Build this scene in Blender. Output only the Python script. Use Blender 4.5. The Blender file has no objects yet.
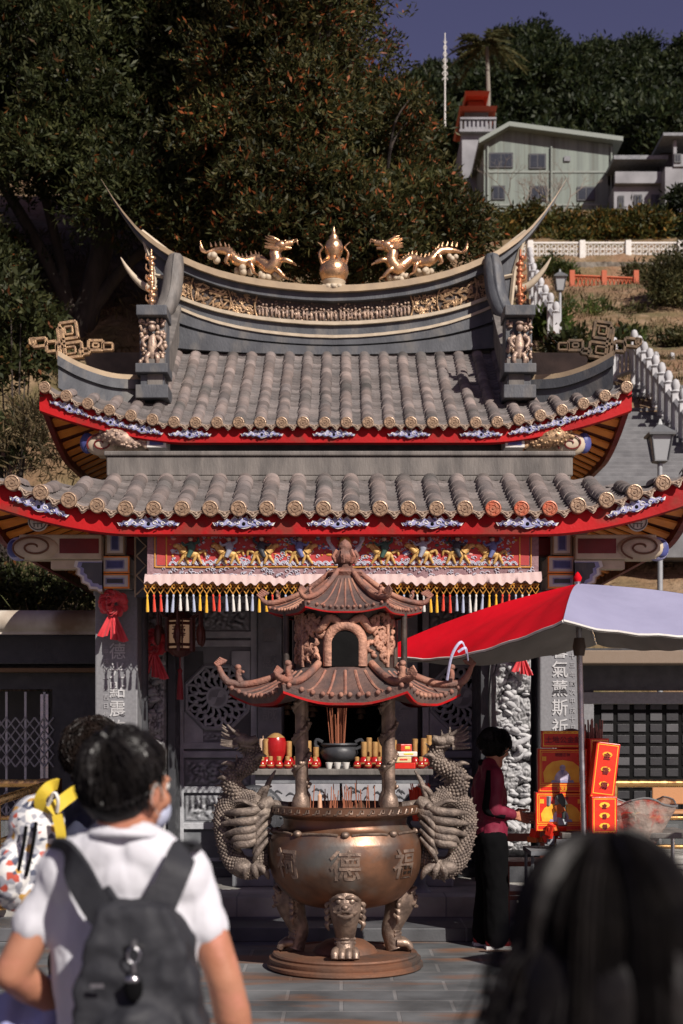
import bpy, math, random
import numpy as np
from mathutils import Vector, Matrix, noise as mnoise
random.seed(7); RNG = np.random.default_rng(7)
PI = math.pi
SC = bpy.context.scene; COL = SC.collection
# ---- measured camera: level 50 mm lens at 1.55 m, rise of the lens board puts the horizon low in the frame
F, EYE, CX, HY = 1422.2, 1.55, 341.5, 727.0
def at(px, py, Y):                       # where a measured image point lies at depth Y (metres)
    return Vector(((px - CX) * Y / F, Y, EYE - (py - HY) * Y / F))
def sc_(Y): return F / Y
V = Vector

def tag(o, label=None, cat=None, group=None, kind=None):
    if label: o['label'] = label
    if cat: o['category'] = cat
    if group: o['group'] = group
    if kind: o['kind'] = kind
    return o
def empty(name, loc, label, cat, group=None, rz=0.0):
    o = bpy.data.objects.new(name, None); COL.objects.link(o)
    o.location = loc; o.rotation_euler = (0, 0, rz); o.empty_display_size = .1
    return tag(o, label, cat, group)
def copy_tree(o, parent=None):
    c = o.copy(); COL.objects.link(c)
    if parent is not None: c.parent = parent
    for ch in list(o.children): copy_tree(ch, c)
    return c

class MB:
    def __init__(s): s.v = []; s.f = []; s.m = []; s.cm = 0
    def mat(s, i): s.cm = i; return s
    def raw(s, vs, fs):
        b = len(s.v); s.v.extend([tuple(x) for x in vs])
        for f in fs: s.f.append(tuple(b + i for i in f)); s.m.append(s.cm)
        return s
    def box(s, c, d, R=None):
        x, y, z = d[0] / 2, d[1] / 2, d[2] / 2
        vs = [V((i * x, j * y, k * z)) for i in (-1, 1) for j in (-1, 1) for k in (-1, 1)]
        if R is not None: vs = [R @ v for v in vs]
        c = V(c)
        return s.raw([v + c for v in vs], [(0, 1, 3, 2), (4, 6, 7, 5), (0, 4, 5, 1), (2, 3, 7, 6), (0, 2, 6, 4), (1, 5, 7, 3)])
    def bx(s, x0, x1, y0, y1, z0, z1): return s.box(((x0 + x1) / 2, (y0 + y1) / 2, (z0 + z1) / 2), (abs(x1 - x0), abs(y1 - y0), abs(z1 - z0)))
    def tube(s, pts, r, n=8, sq=1.0, up=None, caps=True):
        pts = [V(p) for p in pts]; m = len(pts)
        if not hasattr(r, '__len__'): r = [r] * m
        T = []
        for i in range(m):
            t = pts[min(i + 1, m - 1)] - pts[max(i - 1, 0)]
            T.append(t.normalized() if t.length > 1e-9 else V((0, 0, 1)))
        a = up or (V((0, 0, 1)) if abs(T[0].z) < .9 else V((0, 1, 0)))
        nrm = (a - T[0] * a.dot(T[0])).normalized(); vs = []
        for i in range(m):
            nrm = nrm - T[i] * nrm.dot(T[i])
            nrm = nrm.normalized() if nrm.length > 1e-6 else T[i].orthogonal().normalized()
            bi = T[i].cross(nrm)
            for k in range(n):
                an = 2 * PI * k / n
                vs.append(pts[i] + nrm * (math.cos(an) * r[i]) + bi * (math.sin(an) * r[i] * sq))
        fs = []
        for i in range(m - 1):
            for k in range(n):
                fs.append((i * n + k, i * n + (k + 1) % n, (i + 1) * n + (k + 1) % n, (i + 1) * n + k))
        if caps: fs.append(tuple(range(n - 1, -1, -1))); fs.append(tuple((m - 1) * n + k for k in range(n)))
        return s.raw(vs, fs)
    def lathe(s, prof, c=(0, 0, 0), n=24, a0=0.0, a1=2 * PI, sx=1, sy=1, R=None):
        c = V(c); full = abs(a1 - a0 - 2 * PI) < 1e-6; k = n if full else n + 1; vs = []
        for r, z in prof:
            for i in range(k):
                a = a0 + (a1 - a0) * i / n
                p = V((math.cos(a) * r * sx, math.sin(a) * r * sy, z))
                vs.append((R @ p if R is not None else p) + c)
        fs = []
        for j in range(len(prof) - 1):
            for i in range(n):
                i2 = (i + 1) % k
                fs.append((j * k + i, j * k + i2, (j + 1) * k + i2, (j + 1) * k + i))
        if full:
            fs.append(tuple(range(k - 1, -1, -1))); fs.append(tuple((len(prof) - 1) * k + i for i in range(k)))
        return s.raw(vs, fs)
    def ball(s, c, r, n=12, m=8, R=None):
        if not hasattr(r, '__len__'): r = (r, r, r)
        c = V(c); vs = [V((0, 0, -r[2]))]
        for j in range(1, m):
            t = -PI / 2 + PI * j / m
            for i in range(n):
                a = 2 * PI * i / n
                vs.append(V((math.cos(t) * math.cos(a) * r[0], math.cos(t) * math.sin(a) * r[1], math.sin(t) * r[2])))
        vs.append(V((0, 0, r[2])))
        fs = [(0, 1 + (i + 1) % n, 1 + i) for i in range(n)]
        for j in range(m - 2):
            for i in range(n):
                a = 1 + j * n + i; b = 1 + j * n + (i + 1) % n
                fs.append((a, b, b + n, a + n))
        top = len(vs) - 1; o = 1 + (m - 2) * n
        fs += [(o + i, o + (i + 1) % n, top) for i in range(n)]
        if R is not None: vs = [R @ v for v in vs]
        return s.raw([v + c for v in vs], fs)
    def cap(s, a, b, ra, rb, n=14):            # tapered capsule
        a = V(a); b = V(b); s.tube([a, a.lerp(b, .5), b], [ra, (ra + rb) / 2, rb], n); s.ball(a, ra, n, 8); s.ball(b, rb, n, 8); return s
    def prism(s, poly, y0, y1, fn=None):       # polygon in x,z pushed along y
        n = len(poly); fn = fn or (lambda x, y, z: (x, y, z))
        vs = [fn(x, y0, z) for x, z in poly] + [fn(x, y1, z) for x, z in poly]
        fs = [tuple(range(n)), tuple(range(2 * n - 1, n - 1, -1))]
        for i in range(n):
            j = (i + 1) % n; fs.append((i, i + n, j + n, j))
        return s.raw(vs, fs)
    def grid(s, fn, nu, nv):
        vs = [fn(i / nu, j / nv) for j in range(nv + 1) for i in range(nu + 1)]; w = nu + 1
        return s.raw(vs, [(j * w + i, j * w + i + 1, (j + 1) * w + i + 1, (j + 1) * w + i) for j in range(nv) for i in range(nu)])
    def loft(s, secs, closed=True):            # list of equal-length point loops
        n = len(secs[0]); vs = [p for q in secs for p in q]; fs = []
        for j in range(len(secs) - 1):
            for i in range(n if closed else n - 1):
                k = (i + 1) % n; fs.append((j * n + i, j * n + k, (j + 1) * n + k, (j + 1) * n + i))
        if closed: fs.append(tuple(range(n - 1, -1, -1))); fs.append(tuple((len(secs) - 1) * n + i for i in range(n)))
        return s.raw(vs, fs)
    def add(s, o, M=None):
        b = len(s.v); s.v.extend([tuple(M @ V(x)) if M is not None else x for x in o.v])
        for f, m in zip(o.f, o.m): s.f.append(tuple(b + i for i in f)); s.m.append(m)
        return s
    def mirror_x(s, c=0.0):
        o = MB(); o.v = [(2 * c - x, y, z) for x, y, z in s.v]; o.f = [tuple(reversed(f)) for f in s.f]; o.m = list(s.m); return o
    def mesh(s, name, off=V((0, 0, 0)), smooth=None):
        me = bpy.data.meshes.new(name)
        me.from_pydata([(x - off[0], y - off[1], z - off[2]) for x, y, z in s.v], [], s.f)
        if any(s.m): me.polygons.foreach_set('material_index', s.m)
        if smooth:
            me.polygons.foreach_set('use_smooth', [True] * len(me.polygons))
            if smooth < 170: me.set_sharp_from_angle(angle=math.radians(smooth))
        me.update(); return me
    def build(s, name, mats, parent=None, smooth=None, local=False, bevel=0, label=None):
        off = V((0, 0, 0))
        if parent is not None and not local:
            p = parent
            while p is not None: off = off + p.location; p = p.parent
        me = s.mesh(name, off, smooth)
        for m in (mats if isinstance(mats, (list, tuple)) else [mats]): me.materials.append(m)
        o = bpy.data.objects.new(name, me); COL.objects.link(o)
        if parent is not None: o.parent = parent
        if bevel:
            b = o.modifiers.new('b', 'BEVEL'); b.width = bevel; b.segments = 2; b.limit_method = 'ANGLE'; b.angle_limit = .6
        if label: o['label'] = label
        return o
def top(mb, name, mats, label, cat, loc=None, group=None, kind=None, smooth=None, bevel=0):   # a thing that is one mesh, origin at loc
    loc = V(loc) if loc is not None else V((0, 0, 0))
    me = mb.mesh(name, loc, smooth)
    for m in (mats if isinstance(mats, (list, tuple)) else [mats]): me.materials.append(m)
    o = bpy.data.objects.new(name, me); COL.objects.link(o); o.location = loc
    if bevel:
        b = o.modifiers.new('b', 'BEVEL'); b.width = bevel; b.segments = 2; b.limit_method = 'ANGLE'; b.angle_limit = .6
    return tag(o, label, cat, group, kind)
def inst(me, name, parent, loc, rot=(0, 0, 0), scl=(1, 1, 1)):       # a part that shares mesh data
    o = bpy.data.objects.new(name, me); COL.objects.link(o); o.parent = parent
    o.location = V(loc); o.rotation_euler = rot; o.scale = scl; return o
def cr(pts, k=6):                         # Catmull-Rom through points
    P = [V(p) for p in pts]; out = []
    for i in range(len(P) - 1):
        a, b, c, d = P[max(i - 1, 0)], P[i], P[i + 1], P[min(i + 2, len(P) - 1)]
        for j in range(k):
            t = j / k
            out.append(.5 * ((2 * b) + (c - a) * t + (2 * a - 5 * b + 4 * c - d) * t * t + (3 * b - a - 3 * c + d) * t ** 3))
    out.append(P[-1]); return out
def rr(a, n): return [float(x) for x in np.interp(np.linspace(0, 1, n), np.linspace(0, 1, len(a)), a)]
def itp(x, xs, ys): return float(np.interp(x, xs, ys))
def fbm(p, o=4): return mnoise.fractal(V(p), 1.0, 2.0, o)
def RX(a): return Matrix.Rotation(a, 3, 'X')
def RY(a): return Matrix.Rotation(a, 3, 'Y')
def RZ(a): return Matrix.Rotation(a, 3, 'Z')

# ---------------------------------------------------------------- materials
def M(name, col, rough=.7, metal=0, col2=None, scale=6, lo=.35, hi=.65, bump=.15, bscale=60, dist=.01, island=0, point=0, spec=.4, sheen=0, col3=None, s3=2.0, emit=None, stretch=None, alpha=1, detail=6):
    m = bpy.data.materials.new(name); m.use_nodes = True; nt = m.node_tree; N = nt.nodes; L = nt.links
    b = N['Principled BSDF']; b.inputs['Roughness'].default_value = rough; b.inputs['Metallic'].default_value = metal
    b.inputs['Specular IOR Level'].default_value = spec
    if sheen: b.inputs['Sheen Weight'].default_value = sheen
    tc = N.new('ShaderNodeTexCoord'); src = tc.outputs['Object']
    if stretch:
        mp = N.new('ShaderNodeMapping'); mp.inputs['Scale'].default_value = stretch; L.new(src, mp.inputs[0]); src = mp.outputs[0]
    c4 = lambda c: (c[0], c[1], c[2], 1)
    def noise(sc, det=detail):
        n = N.new('ShaderNodeTexNoise'); n.inputs['Scale'].default_value = sc; n.inputs['Detail'].default_value = det; L.new(src, n.inputs['Vector']); return n.outputs['Fac']
    def mix(f, a, bb, blend='MIX'):
        x = N.new('ShaderNodeMix'); x.data_type = 'RGBA'; x.blend_type = blend
        if hasattr(f, 'links') or not isinstance(f, float): L.new(f, x.inputs[0])
        else: x.inputs[0].default_value = f
        for i, c in ((6, a), (7, bb)):
            if isinstance(c, tuple): x.inputs[i].default_value = c4(c)
            else: L.new(c, x.inputs[i])
        return x.outputs[2]
    def ramp(f, a, bb):
        r = N.new('ShaderNodeMapRange'); r.inputs[1].default_value = a; r.inputs[2].default_value = bb; L.new(f, r.inputs[0]); return r.outputs[0]
    cur = tuple(col)
    if col2 is not None: cur = mix(ramp(noise(scale), lo, hi), tuple(col), tuple(col2))
    if col3 is not None: cur = mix(ramp(noise(s3, 8), .52, .68), cur, tuple(col3))
    if island:
        g = N.new('ShaderNodeNewGeometry'); r = ramp(g.outputs['Random Per Island'], 0, 1); r.node.inputs[3].default_value = 1 - island; r.node.inputs[4].default_value = 1 + island
        cmb = N.new('ShaderNodeCombineColor')
        for i in range(3): L.new(r, cmb.inputs[i])
        cur = mix(1.0, cur, cmb.outputs[0], 'MULTIPLY')
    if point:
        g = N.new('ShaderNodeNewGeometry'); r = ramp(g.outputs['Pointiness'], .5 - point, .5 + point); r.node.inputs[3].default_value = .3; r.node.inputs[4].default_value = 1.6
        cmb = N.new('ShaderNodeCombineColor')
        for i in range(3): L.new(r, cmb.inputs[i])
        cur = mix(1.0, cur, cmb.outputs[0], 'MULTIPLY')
    if isinstance(cur, tuple): b.inputs['Base Color'].default_value = c4(cur)
    else: L.new(cur, b.inputs['Base Color'])
    rv = N.new('ShaderNodeMapRange'); L.new(noise(scale * 2.3), rv.inputs[0]); rv.inputs[1].default_value = .3; rv.inputs[2].default_value = .7
    rv.inputs[3].default_value = max(.03, rough - .12); rv.inputs[4].default_value = min(1, rough + .12); L.new(rv.outputs[0], b.inputs['Roughness'])
    if bump:
        bp = N.new('ShaderNodeBump'); bp.inputs['Strength'].default_value = bump; bp.inputs['Distance'].default_value = dist
        L.new(noise(bscale), bp.inputs['Height']); L.new(bp.outputs[0], b.inputs['Normal'])
    if emit: b.inputs['Emission Color'].default_value = c4(emit[:3]); b.inputs['Emission Strength'].default_value = emit[3]
    if alpha < 1: b.inputs['Alpha'].default_value = alpha
    return m
def leaf_mat(name, cols, red=None, redp=.1, trans=.35, rough=.55):
    m = bpy.data.materials.new(name); m.use_nodes = True; nt = m.node_tree; N = nt.nodes; L = nt.links
    b = N['Principled BSDF']; b.inputs['Roughness'].default_value = rough; b.inputs['Specular IOR Level'].default_value = .22
    g = N.new('ShaderNodeNewGeometry'); r = N.new('ShaderNodeValToRGB'); L.new(g.outputs['Random Per Island'], r.inputs[0])
    e = r.color_ramp.elements; n = len(cols); pos = np.linspace(0, 1 - (redp if red else 0), n)
    e[0].position = 0; e[0].color = (*cols[0], 1); e[1].position = float(pos[-1]); e[1].color = (*cols[-1], 1)
    for p, c in zip(pos[1:-1], cols[1:-1]): x = e.new(float(p)); x.color = (*c, 1)
    if red:
        x = e.new(min(.995, 1 - redp + .02)); x.color = (*red, 1)
    tc = N.new('ShaderNodeTexCoord'); no = N.new('ShaderNodeTexNoise'); no.inputs['Scale'].default_value = .6; no.inputs['Detail'].default_value = 4; L.new(tc.outputs['Object'], no.inputs['Vector'])
    mr = N.new('ShaderNodeMapRange'); L.new(no.outputs['Fac'], mr.inputs[0]); mr.inputs[1].default_value = .3; mr.inputs[2].default_value = .7; mr.inputs[3].default_value = .45; mr.inputs[4].default_value = 1.5
    cm = N.new('ShaderNodeCombineColor')
    for i in range(3): L.new(mr.outputs[0], cm.inputs[i])
    mx = N.new('ShaderNodeMix'); mx.data_type = 'RGBA'; mx.blend_type = 'MULTIPLY'; mx.inputs[0].default_value = 1; L.new(r.outputs[0], mx.inputs[6]); L.new(cm.outputs[0], mx.inputs[7])
    L.new(mx.outputs[2], b.inputs['Base Color'])
    tr = N.new('ShaderNodeBsdfTranslucent'); L.new(mx.outputs[2], tr.inputs[0]); ad = N.new('ShaderNodeMixShader'); ad.inputs[0].default_value = trans
    L.new(b.outputs[0], ad.inputs[1]); L.new(tr.outputs[0], ad.inputs[2]); L.new(ad.outputs[0], N['Material Output'].inputs[0])
    return m

tile_m = M('tile_clay', (.132, .115, .11), .7, col2=(.215, .172, .155), scale=3.5, island=.32, bump=.6, bscale=38, col3=(.085, .08, .075), s3=1.6, spec=.25)
pan_m = M('tile_pan', (.128, .117, .113), .75, col2=(.19, .165, .155), scale=4, island=.3, bump=.5, bscale=40, spec=.25)
capg_m = M('tile_cap_glaze', (.42, .29, .19), .38, .35, col2=(.22, .15, .1), scale=14, bump=.5, bscale=70, dist=.006)
capr_m = M('tile_cap_red', (.5, .12, .06), .4, .2, col2=(.34, .14, .08), scale=14, bump=.5, bscale=70, dist=.006)
drip_m = M('drip_tile_glaze', (.46, .36, .27), .45, .15, col2=(.24, .17, .13), scale=30, bump=.9, bscale=55, dist=.012)
stone_m = M('ridge_stone', (.05, .054, .062), .6, col2=(.085, .09, .1), scale=3, bump=.35, bscale=30, col3=(.12, .115, .11), s3=3.5, stretch=(1.6, 1.6, .8))
tan_m = M('tan_coping', (.40, .30, .19), .6, col2=(.3, .225, .15), scale=5, bump=.2, bscale=25)
cream_m = M('cream_trim', (.5, .42, .31), .6, col2=(.4, .33, .24), scale=10, bump=.1)
tgrey_m = M('warm_grey_stone', (.175, .158, .142), .65, col2=(.1, .092, .085), scale=3.5, bump=.35, bscale=30, col3=(.085, .078, .072), s3=2.2, stretch=(2.5, 2.5, .6))
gold_m = M('gilded_metal', (.74, .46, .26), .3, .9, col2=(.6, .36, .2), scale=18, bump=.35, bscale=60, dist=.006)
gold2_m = M('weathered_gilding', (.5, .33, .18), .45, .5, col2=(.25, .16, .1), scale=25, bump=.5, bscale=80, dist=.008)
pinkgold_m = M('pale_gilding', (.52, .38, .28), .5, .3, col2=(.2, .14, .12), scale=22, bump=.5, bscale=80, dist=.008)
red_m = M('red_lacquer', (.42, .007, .009), .6, col2=(.27, .006, .007), scale=2.5, bump=.3, bscale=30, col3=(.2, .03, .02), s3=5, spec=.2)
dred_m = M('dark_red_lacquer', (.16, .012, .012), .5, col2=(.1, .01, .01), scale=5)
blue_m = M('blue_paint', (.075, .085, .27), .5, col2=(.05, .06, .17), scale=14)
lblue_m = M('pale_blue_paint', (.36, .36, .52), .5, col2=(.22, .23, .42), scale=14)
white_m = M('white_paint', (.68, .66, .62), .55, col2=(.56, .54, .5), scale=10)
orange_m = M('orange_paint', (1.0, .36, .06), .55, col2=(.8, .24, .045), scale=6, bump=.2)
black_m = M('black_paint_and_shade', (.006, .006, .006), .8, spec=.1)  # black paint, also the painted shade in drum arch, doorway and fretwork
dark_m = M('dark_granite', (.032, .034, .039), .45, col2=(.055, .057, .062), scale=8, bump=.15, bscale=60)
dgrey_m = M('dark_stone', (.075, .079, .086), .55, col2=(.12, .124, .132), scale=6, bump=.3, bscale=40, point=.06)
pill_m = M('pillar_granite', (.17, .172, .18), .5, col2=(.21, .212, .222), scale=40, bump=.1, bscale=90)
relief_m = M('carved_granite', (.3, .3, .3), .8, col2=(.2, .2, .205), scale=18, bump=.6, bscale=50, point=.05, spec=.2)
chr_m = M('white_lettering', (.5, .5, .5), .7, col2=(.4, .4, .4), scale=30)
chs_m = M('small_lettering', (.33, .33, .34), .7)
rail_b = M('brass', (.7, .43, .17), .28, 1, col2=(.55, .33, .14), scale=9, bump=.05)
steel_m = M('steel', (.55, .55, .57), .3, 1, col2=(.42, .42, .44), scale=9, bump=.05)
# ---------------------------------------------------------------- camera, sun, sky
cam = bpy.data.cameras.new('camera'); co = bpy.data.objects.new('camera', cam); COL.objects.link(co); SC.camera = co
co.location = (0, 0, EYE); co.rotation_euler = (PI / 2, 0, 0); cam.lens = F / 1024 * 36; cam.sensor_width = 36; cam.sensor_fit = 'AUTO'
cam.shift_y = (HY - 512) / 1024; cam.clip_start = .05; cam.clip_end = 1500
cam.dof.use_dof = True; cam.dof.focus_distance = 9.6; cam.dof.aperture_fstop = 3.6; cam.dof.aperture_blades = 9
SUND = V((-.7, 1, -.97)).normalized()
sl = bpy.data.lights.new('sun', 'SUN'); sl.energy = 6.1; sl.angle = math.radians(.5); sl.color = (1, .93, .85)
so = bpy.data.objects.new('sun', sl); COL.objects.link(so); so.rotation_euler = SUND.to_track_quat('-Z', 'Y').to_euler()
w = bpy.data.worlds.new('World'); SC.world = w; w.use_nodes = True; nt = w.node_tree
sky = nt.nodes.new('ShaderNodeTexSky'); sky.sky_type = 'NISHITA'; sky.sun_disc = False
sky.sun_elevation = math.asin(-SUND.z); sky.sun_rotation = math.atan2(-SUND.x, -SUND.y)
hs = nt.nodes.new('ShaderNodeMix'); hs.data_type = 'RGBA'; hs.blend_type = 'MULTIPLY'; hs.inputs[0].default_value = 1
hs.inputs[7].default_value = (1.14, .74, .94, 1); nt.links.new(sky.outputs[0], hs.inputs[6])
nt.links.new(hs.outputs[2], nt.nodes['Background'].inputs[0]); nt.nodes['Background'].inputs[1].default_value = .05
SC.view_settings.view_transform = 'Standard'; SC.view_settings.look = 'None'; SC.view_settings.exposure = 0
SC.cycles.use_denoising = True; SC.cycles.max_bounces = 6; SC.cycles.transparent_max_bounces = 12

# ---------------------------------------------------------------- ground
def paving(name, c1, c2, bw, bh, mortar=.012, rust=True, rough=.6):
    m = bpy.data.materials.new(name); m.use_nodes = True; N = m.node_tree.nodes; L = m.node_tree.links; b = N['Principled BSDF']
    tc = N.new('ShaderNodeTexCoord'); br = N.new('ShaderNodeTexBrick'); L.new(tc.outputs['Object'], br.inputs['Vector'])
    br.inputs['Scale'].default_value = 1; br.inputs['Brick Width'].default_value = bw; br.inputs['Row Height'].default_value = bh
    br.inputs['Mortar Size'].default_value = mortar; br.inputs['Mortar Smooth'].default_value = .3
    br.inputs['Color1'].default_value = (*c1, 1); br.inputs['Color2'].default_value = (*c2, 1); br.inputs['Mortar'].default_value = (.16, .16, .16, 1)
    n = N.new('ShaderNodeTexNoise'); n.inputs['Scale'].default_value = 2.2; n.inputs['Detail'].default_value = 8; L.new(tc.outputs['Object'], n.inputs['Vector'])
    r = N.new('ShaderNodeMapRange'); L.new(n.outputs['Fac'], r.inputs[0]); r.inputs[1].default_value = .3; r.inputs[2].default_value = .7; r.inputs[3].default_value = .45; r.inputs[4].default_value = 1.5
    cm = N.new('ShaderNodeCombineColor'); [L.new(r.outputs[0], cm.inputs[i]) for i in range(3)]
    mx = N.new('ShaderNodeMix'); mx.data_type = 'RGBA'; mx.blend_type = 'MULTIPLY'; mx.inputs[0].default_value = 1; L.new(br.outputs['Color'], mx.inputs[6]); L.new(cm.outputs[0], mx.inputs[7])
    out = mx.outputs[2]
    if rust:
        mp = N.new('ShaderNodeMapping'); mp.inputs['Scale'].default_value = (.9, 3.0, 1); L.new(tc.outputs['Object'], mp.inputs[0])
        n2 = N.new('ShaderNodeTexNoise'); n2.inputs['Scale'].default_value = 1.1; n2.inputs['Detail'].default_value = 9; L.new(mp.outputs[0], n2.inputs['Vector'])
        r2 = N.new('ShaderNodeMapRange'); L.new(n2.outputs['Fac'], r2.inputs[0]); r2.inputs[1].default_value = .53; r2.inputs[2].default_value = .66; r2.inputs[4].default_value = .75
        mx2 = N.new('ShaderNodeMix'); mx2.data_type = 'RGBA'; L.new(r2.outputs[0], mx2.inputs[0]); L.new(out, mx2.inputs[6]); mx2.inputs[7].default_value = (.2, .085, .035, 1); out = mx2.outputs[2]
    L.new(out, b.inputs['Base Color'])
    bp = N.new('ShaderNodeBump'); bp.inputs['Strength'].default_value = .5; bp.inputs['Distance'].default_value = .006; L.new(br.outputs['Fac'], bp.inputs['Height']); bp.invert = True
    n3 = N.new('ShaderNodeTexNoise'); n3.inputs['Scale'].default_value = 60; L.new(tc.outputs['Object'], n3.inputs['Vector'])
    bp2 = N.new('ShaderNodeBump'); bp2.inputs['Strength'].default_value = .25; bp2.inputs['Distance'].default_value = .006; L.new(n3.outputs['Fac'], bp2.inputs['Height']); L.new(bp.outputs[0], bp2.inputs['Normal']); L.new(bp2.outputs[0], b.inputs['Normal'])
    b.inputs['Roughness'].default_value = rough; return m
pav_m = paving('slate_paving', (.085, .092, .098), (.115, .12, .122), .62, .31)
step_m = paving('step_stone', (.06, .062, .068), (.085, .087, .092), .9, .6, .008, False)
plat_m = paving('platform_stone', (.24, .232, .215), (.3, .29, .265), .8, .8, .008, False)
g = MB(); g.bx(-90, 90, -90, 20, -.3, 0); top(g, 'court_paving', pav_m, kind='structure', label='grey slate paved temple forecourt with rusty stains', cat='paving')
g = MB(); g.bx(-9, 9, 10.25, 10.9, .0, .10); top(g, 'entrance_step', step_m, kind='structure', label='low dark stone step in front of the hall', cat='step', bevel=.008)
g = MB(); g.bx(-12, 12, 10.87, 19.3, .0, .25); top(g, 'temple_platform', plat_m, kind='structure', label='pale stone platform the temple hall stands on', cat='platform', bevel=.008)
TY = [-100, 19.6, 21.2, 24, 30, 40, 55, 62, 68, 69.5, 82, 88, 92, 104, 130, 160, 200, 280]
TZ = [-.4, -.3, 3.2, 5.0, 8.4, 11.9, 18.4, 20.5, 21.6, 24.6, 30.5, 33.4, 34.1, 37, 51, 68, 88, 98]
def terr(x, y):
    z = itp(y, TY, TZ); s = 1 / (1 + math.exp(min(50, (x + 1.5) * .8)))
    if y > 20: z *= 1 + .42 * s * max(0, min(1, (y - 21) / 6)) * max(0, min(1, (75 - y) / 30))
    if y > 20: z += .5 * fbm((x * .12, y * .12, 3)) * min(1, (y - 20) / 8) + .12 * fbm((x * .9, y * .9, 5), 3)
    return z
hill_m = M('hill_earth', (.2, .115, .065), .95, col2=(.1, .085, .035), scale=.5, bump=1, bscale=5, dist=.15, col3=(.24, .165, .1), s3=1.6, detail=9)
g = MB()
ys = np.concatenate([np.linspace(19.4, 60, 130), np.linspace(60.6, 110, 70), np.linspace(112, 280, 50)])
g.grid(lambda u, v: (lambda y: ((u - .5) * (40 + y * 1.1), y, terr((u - .5) * (40 + y * 1.1), y)))(float(np.interp(v, np.linspace(0, 1, len(ys)), ys))), 160, 249)
top(g, 'hillside', hill_m, kind='structure', label='steep brown earth hillside rising behind the temple', cat='hillside', smooth=180)

# ---------------------------------------------------------------- the temple hall
XL, XU, XR = -.03, -.06, -.09
T = empty('temple_hall', (-.03, 12, .25), 'grey temple hall with two tiers of tiled roof and an upswept swallowtail ridge', 'temple')
def rise(d, R, Lc, p=1.7): return R * (1 - d / Lc) ** p if d < Lc else 0.0
class Roof: pass
def mk(xc, XE, XW, ye, yt, z0, zt, R, Lc, yb):
    r = Roof(); r.__dict__.update(xc=xc, XE=XE, XW=XW, ye=ye, yt=yt, z0=z0, zt=zt, R=R, Lc=Lc, yb=yb)
    def P(x, t): return V((xc + x, ye + (yt - ye) * t, z0 + (zt - z0) * (.82 * t + .18 * t * t) + rise(XE - abs(x), R, Lc) * max(0, 1 - t) ** 1.5))
    def S(s, x, y):          # side slope, underside height at |x|, y
        u = max(0, min(1, (XE - abs(x)) / (XE - XW)))
        return z0 + (zt - z0) * u * (.9 if ye < 12 else .4) + rise(y - ye, R, Lc) * (1 - u) ** 1.5
    r.P, r.S = P, S; return r
lo = mk(XL, 2.86, 1.93, 11.05, 11.93, 3.235, 3.63, .34, 1.25, 17.0)
up = mk(XU, 3.03, 1.9, 14.5, 16.72, 4.64, 5.95, .39, 1.5, 19.1)
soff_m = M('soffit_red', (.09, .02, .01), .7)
def tiles(r, n, pitch, rad, tmaxf, hip, name):
    rp = empty_part(name, T); ca = []; tb = MB(); pb = MB()
    xs = [(i - (n - 1) / 2) * pitch for i in range(n)]
    for x in xs:
        tm = tmaxf(x)
        if tm <= .04: continue
        Ls = (r.P(x, tm) - r.P(x, 0)).length; ns = max(1, round(Ls / .135))
        for k in range(ns):
            t0, t1 = tm * k / ns, tm * (k + 1.12) / ns; a, b = r.P(x, t0), r.P(x, min(1.02, t1)); j = random.uniform(-.004, .004)
            ring = []
            for p, rd in ((a, rad * 1.035), (b, rad * .965)):
                for q in range(9):
                    an = PI * q / 8; ring.append((p.x + j + math.cos(an) * rd, p.y, p.z + math.sin(an) * rd * .95 + .012))
            m9 = [(a.x + j, a.y, a.z)]
            fs = [(q, q + 9, q + 10, q + 1) for q in range(8)] + [(q, q + 1, 18) for q in range(8)]
            tb.raw(ring + m9, fs)
    for i in range(n - 1):
        x = (xs[i] + xs[i + 1]) / 2; tm = max(tmaxf(xs[i]), tmaxf(xs[i + 1]))
        if tm <= .04: continue
        Ls = (r.P(x, tm) - r.P(x, 0)).length; ns = max(1, round(Ls / .09)); hw = pitch / 2 + .01
        for k in range(ns):
            t0, t1 = tm * k / ns, tm * (k + 1) / ns
            q = [];
            for dx, sg in ((-hw, .02), (0, -.004), (hw, .02)):
                a, b = r.P(x + dx, t0), r.P(x + dx, t1)
                q += [(a.x, a.y, a.z + .014 + sg), (b.x, b.y, b.z - .004 + sg), (a.x, a.y, a.z - .02 + sg)]
            pb.raw(q, [(0, 3, 4, 1), (3, 6, 7, 4), (0, 2, 5, 3), (3, 5, 8, 6)])
    tb.build('barrel_tiles', tile_m, rp, smooth=50); pb.build('pan_tiles', pan_m, rp)
    return rp, xs
def empty_part(name, parent):
    o = bpy.data.objects.new(name, None); COL.objects.link(o); o.parent = parent; o.empty_display_size = .1; return o
# round tile ends and pointed drip tiles, shared meshes
c = MB(); c.lathe([(.066, -.05), (.066, .012), (.063, .02), (.056, .022), (.052, .014), (.036, .014), (.032, .02), (.026, .02), (.022, .014), (.012, .014), (.008, .022), (.001, .022)], n=22, R=RX(PI / 2))
for k in range(6):
    a = k * PI / 3; c.box((math.cos(a) * .042, -.016, math.sin(a) * .042), (.012, .008, .012), RY(-a))
cap_me = c.mesh('tile_cap', smooth=40); cap_me.materials.append(capg_m)
capred_me = c.mesh('tile_cap_r', smooth=40); capred_me.materials.append(capr_m)
d = MB(); d.prism([(-.075, .03), (-.06, -.012), (-.035, -.02), (-.018, -.048), (0, -.062), (.018, -.048), (.035, -.02), (.06, -.012), (.075, .03), (.04, .012), (0, .004), (-.04, .012)], -.006, .008)
d.tube(cr([(-.05, -.01, .0), (-.03, -.012, -.012), (0, -.014, -.042), (.03, -.012, -.012), (.05, -.01, 0)], 4), .006, 5); d.ball((0, -.01, -.014), (.012, .008, .012), 8, 6)
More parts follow.
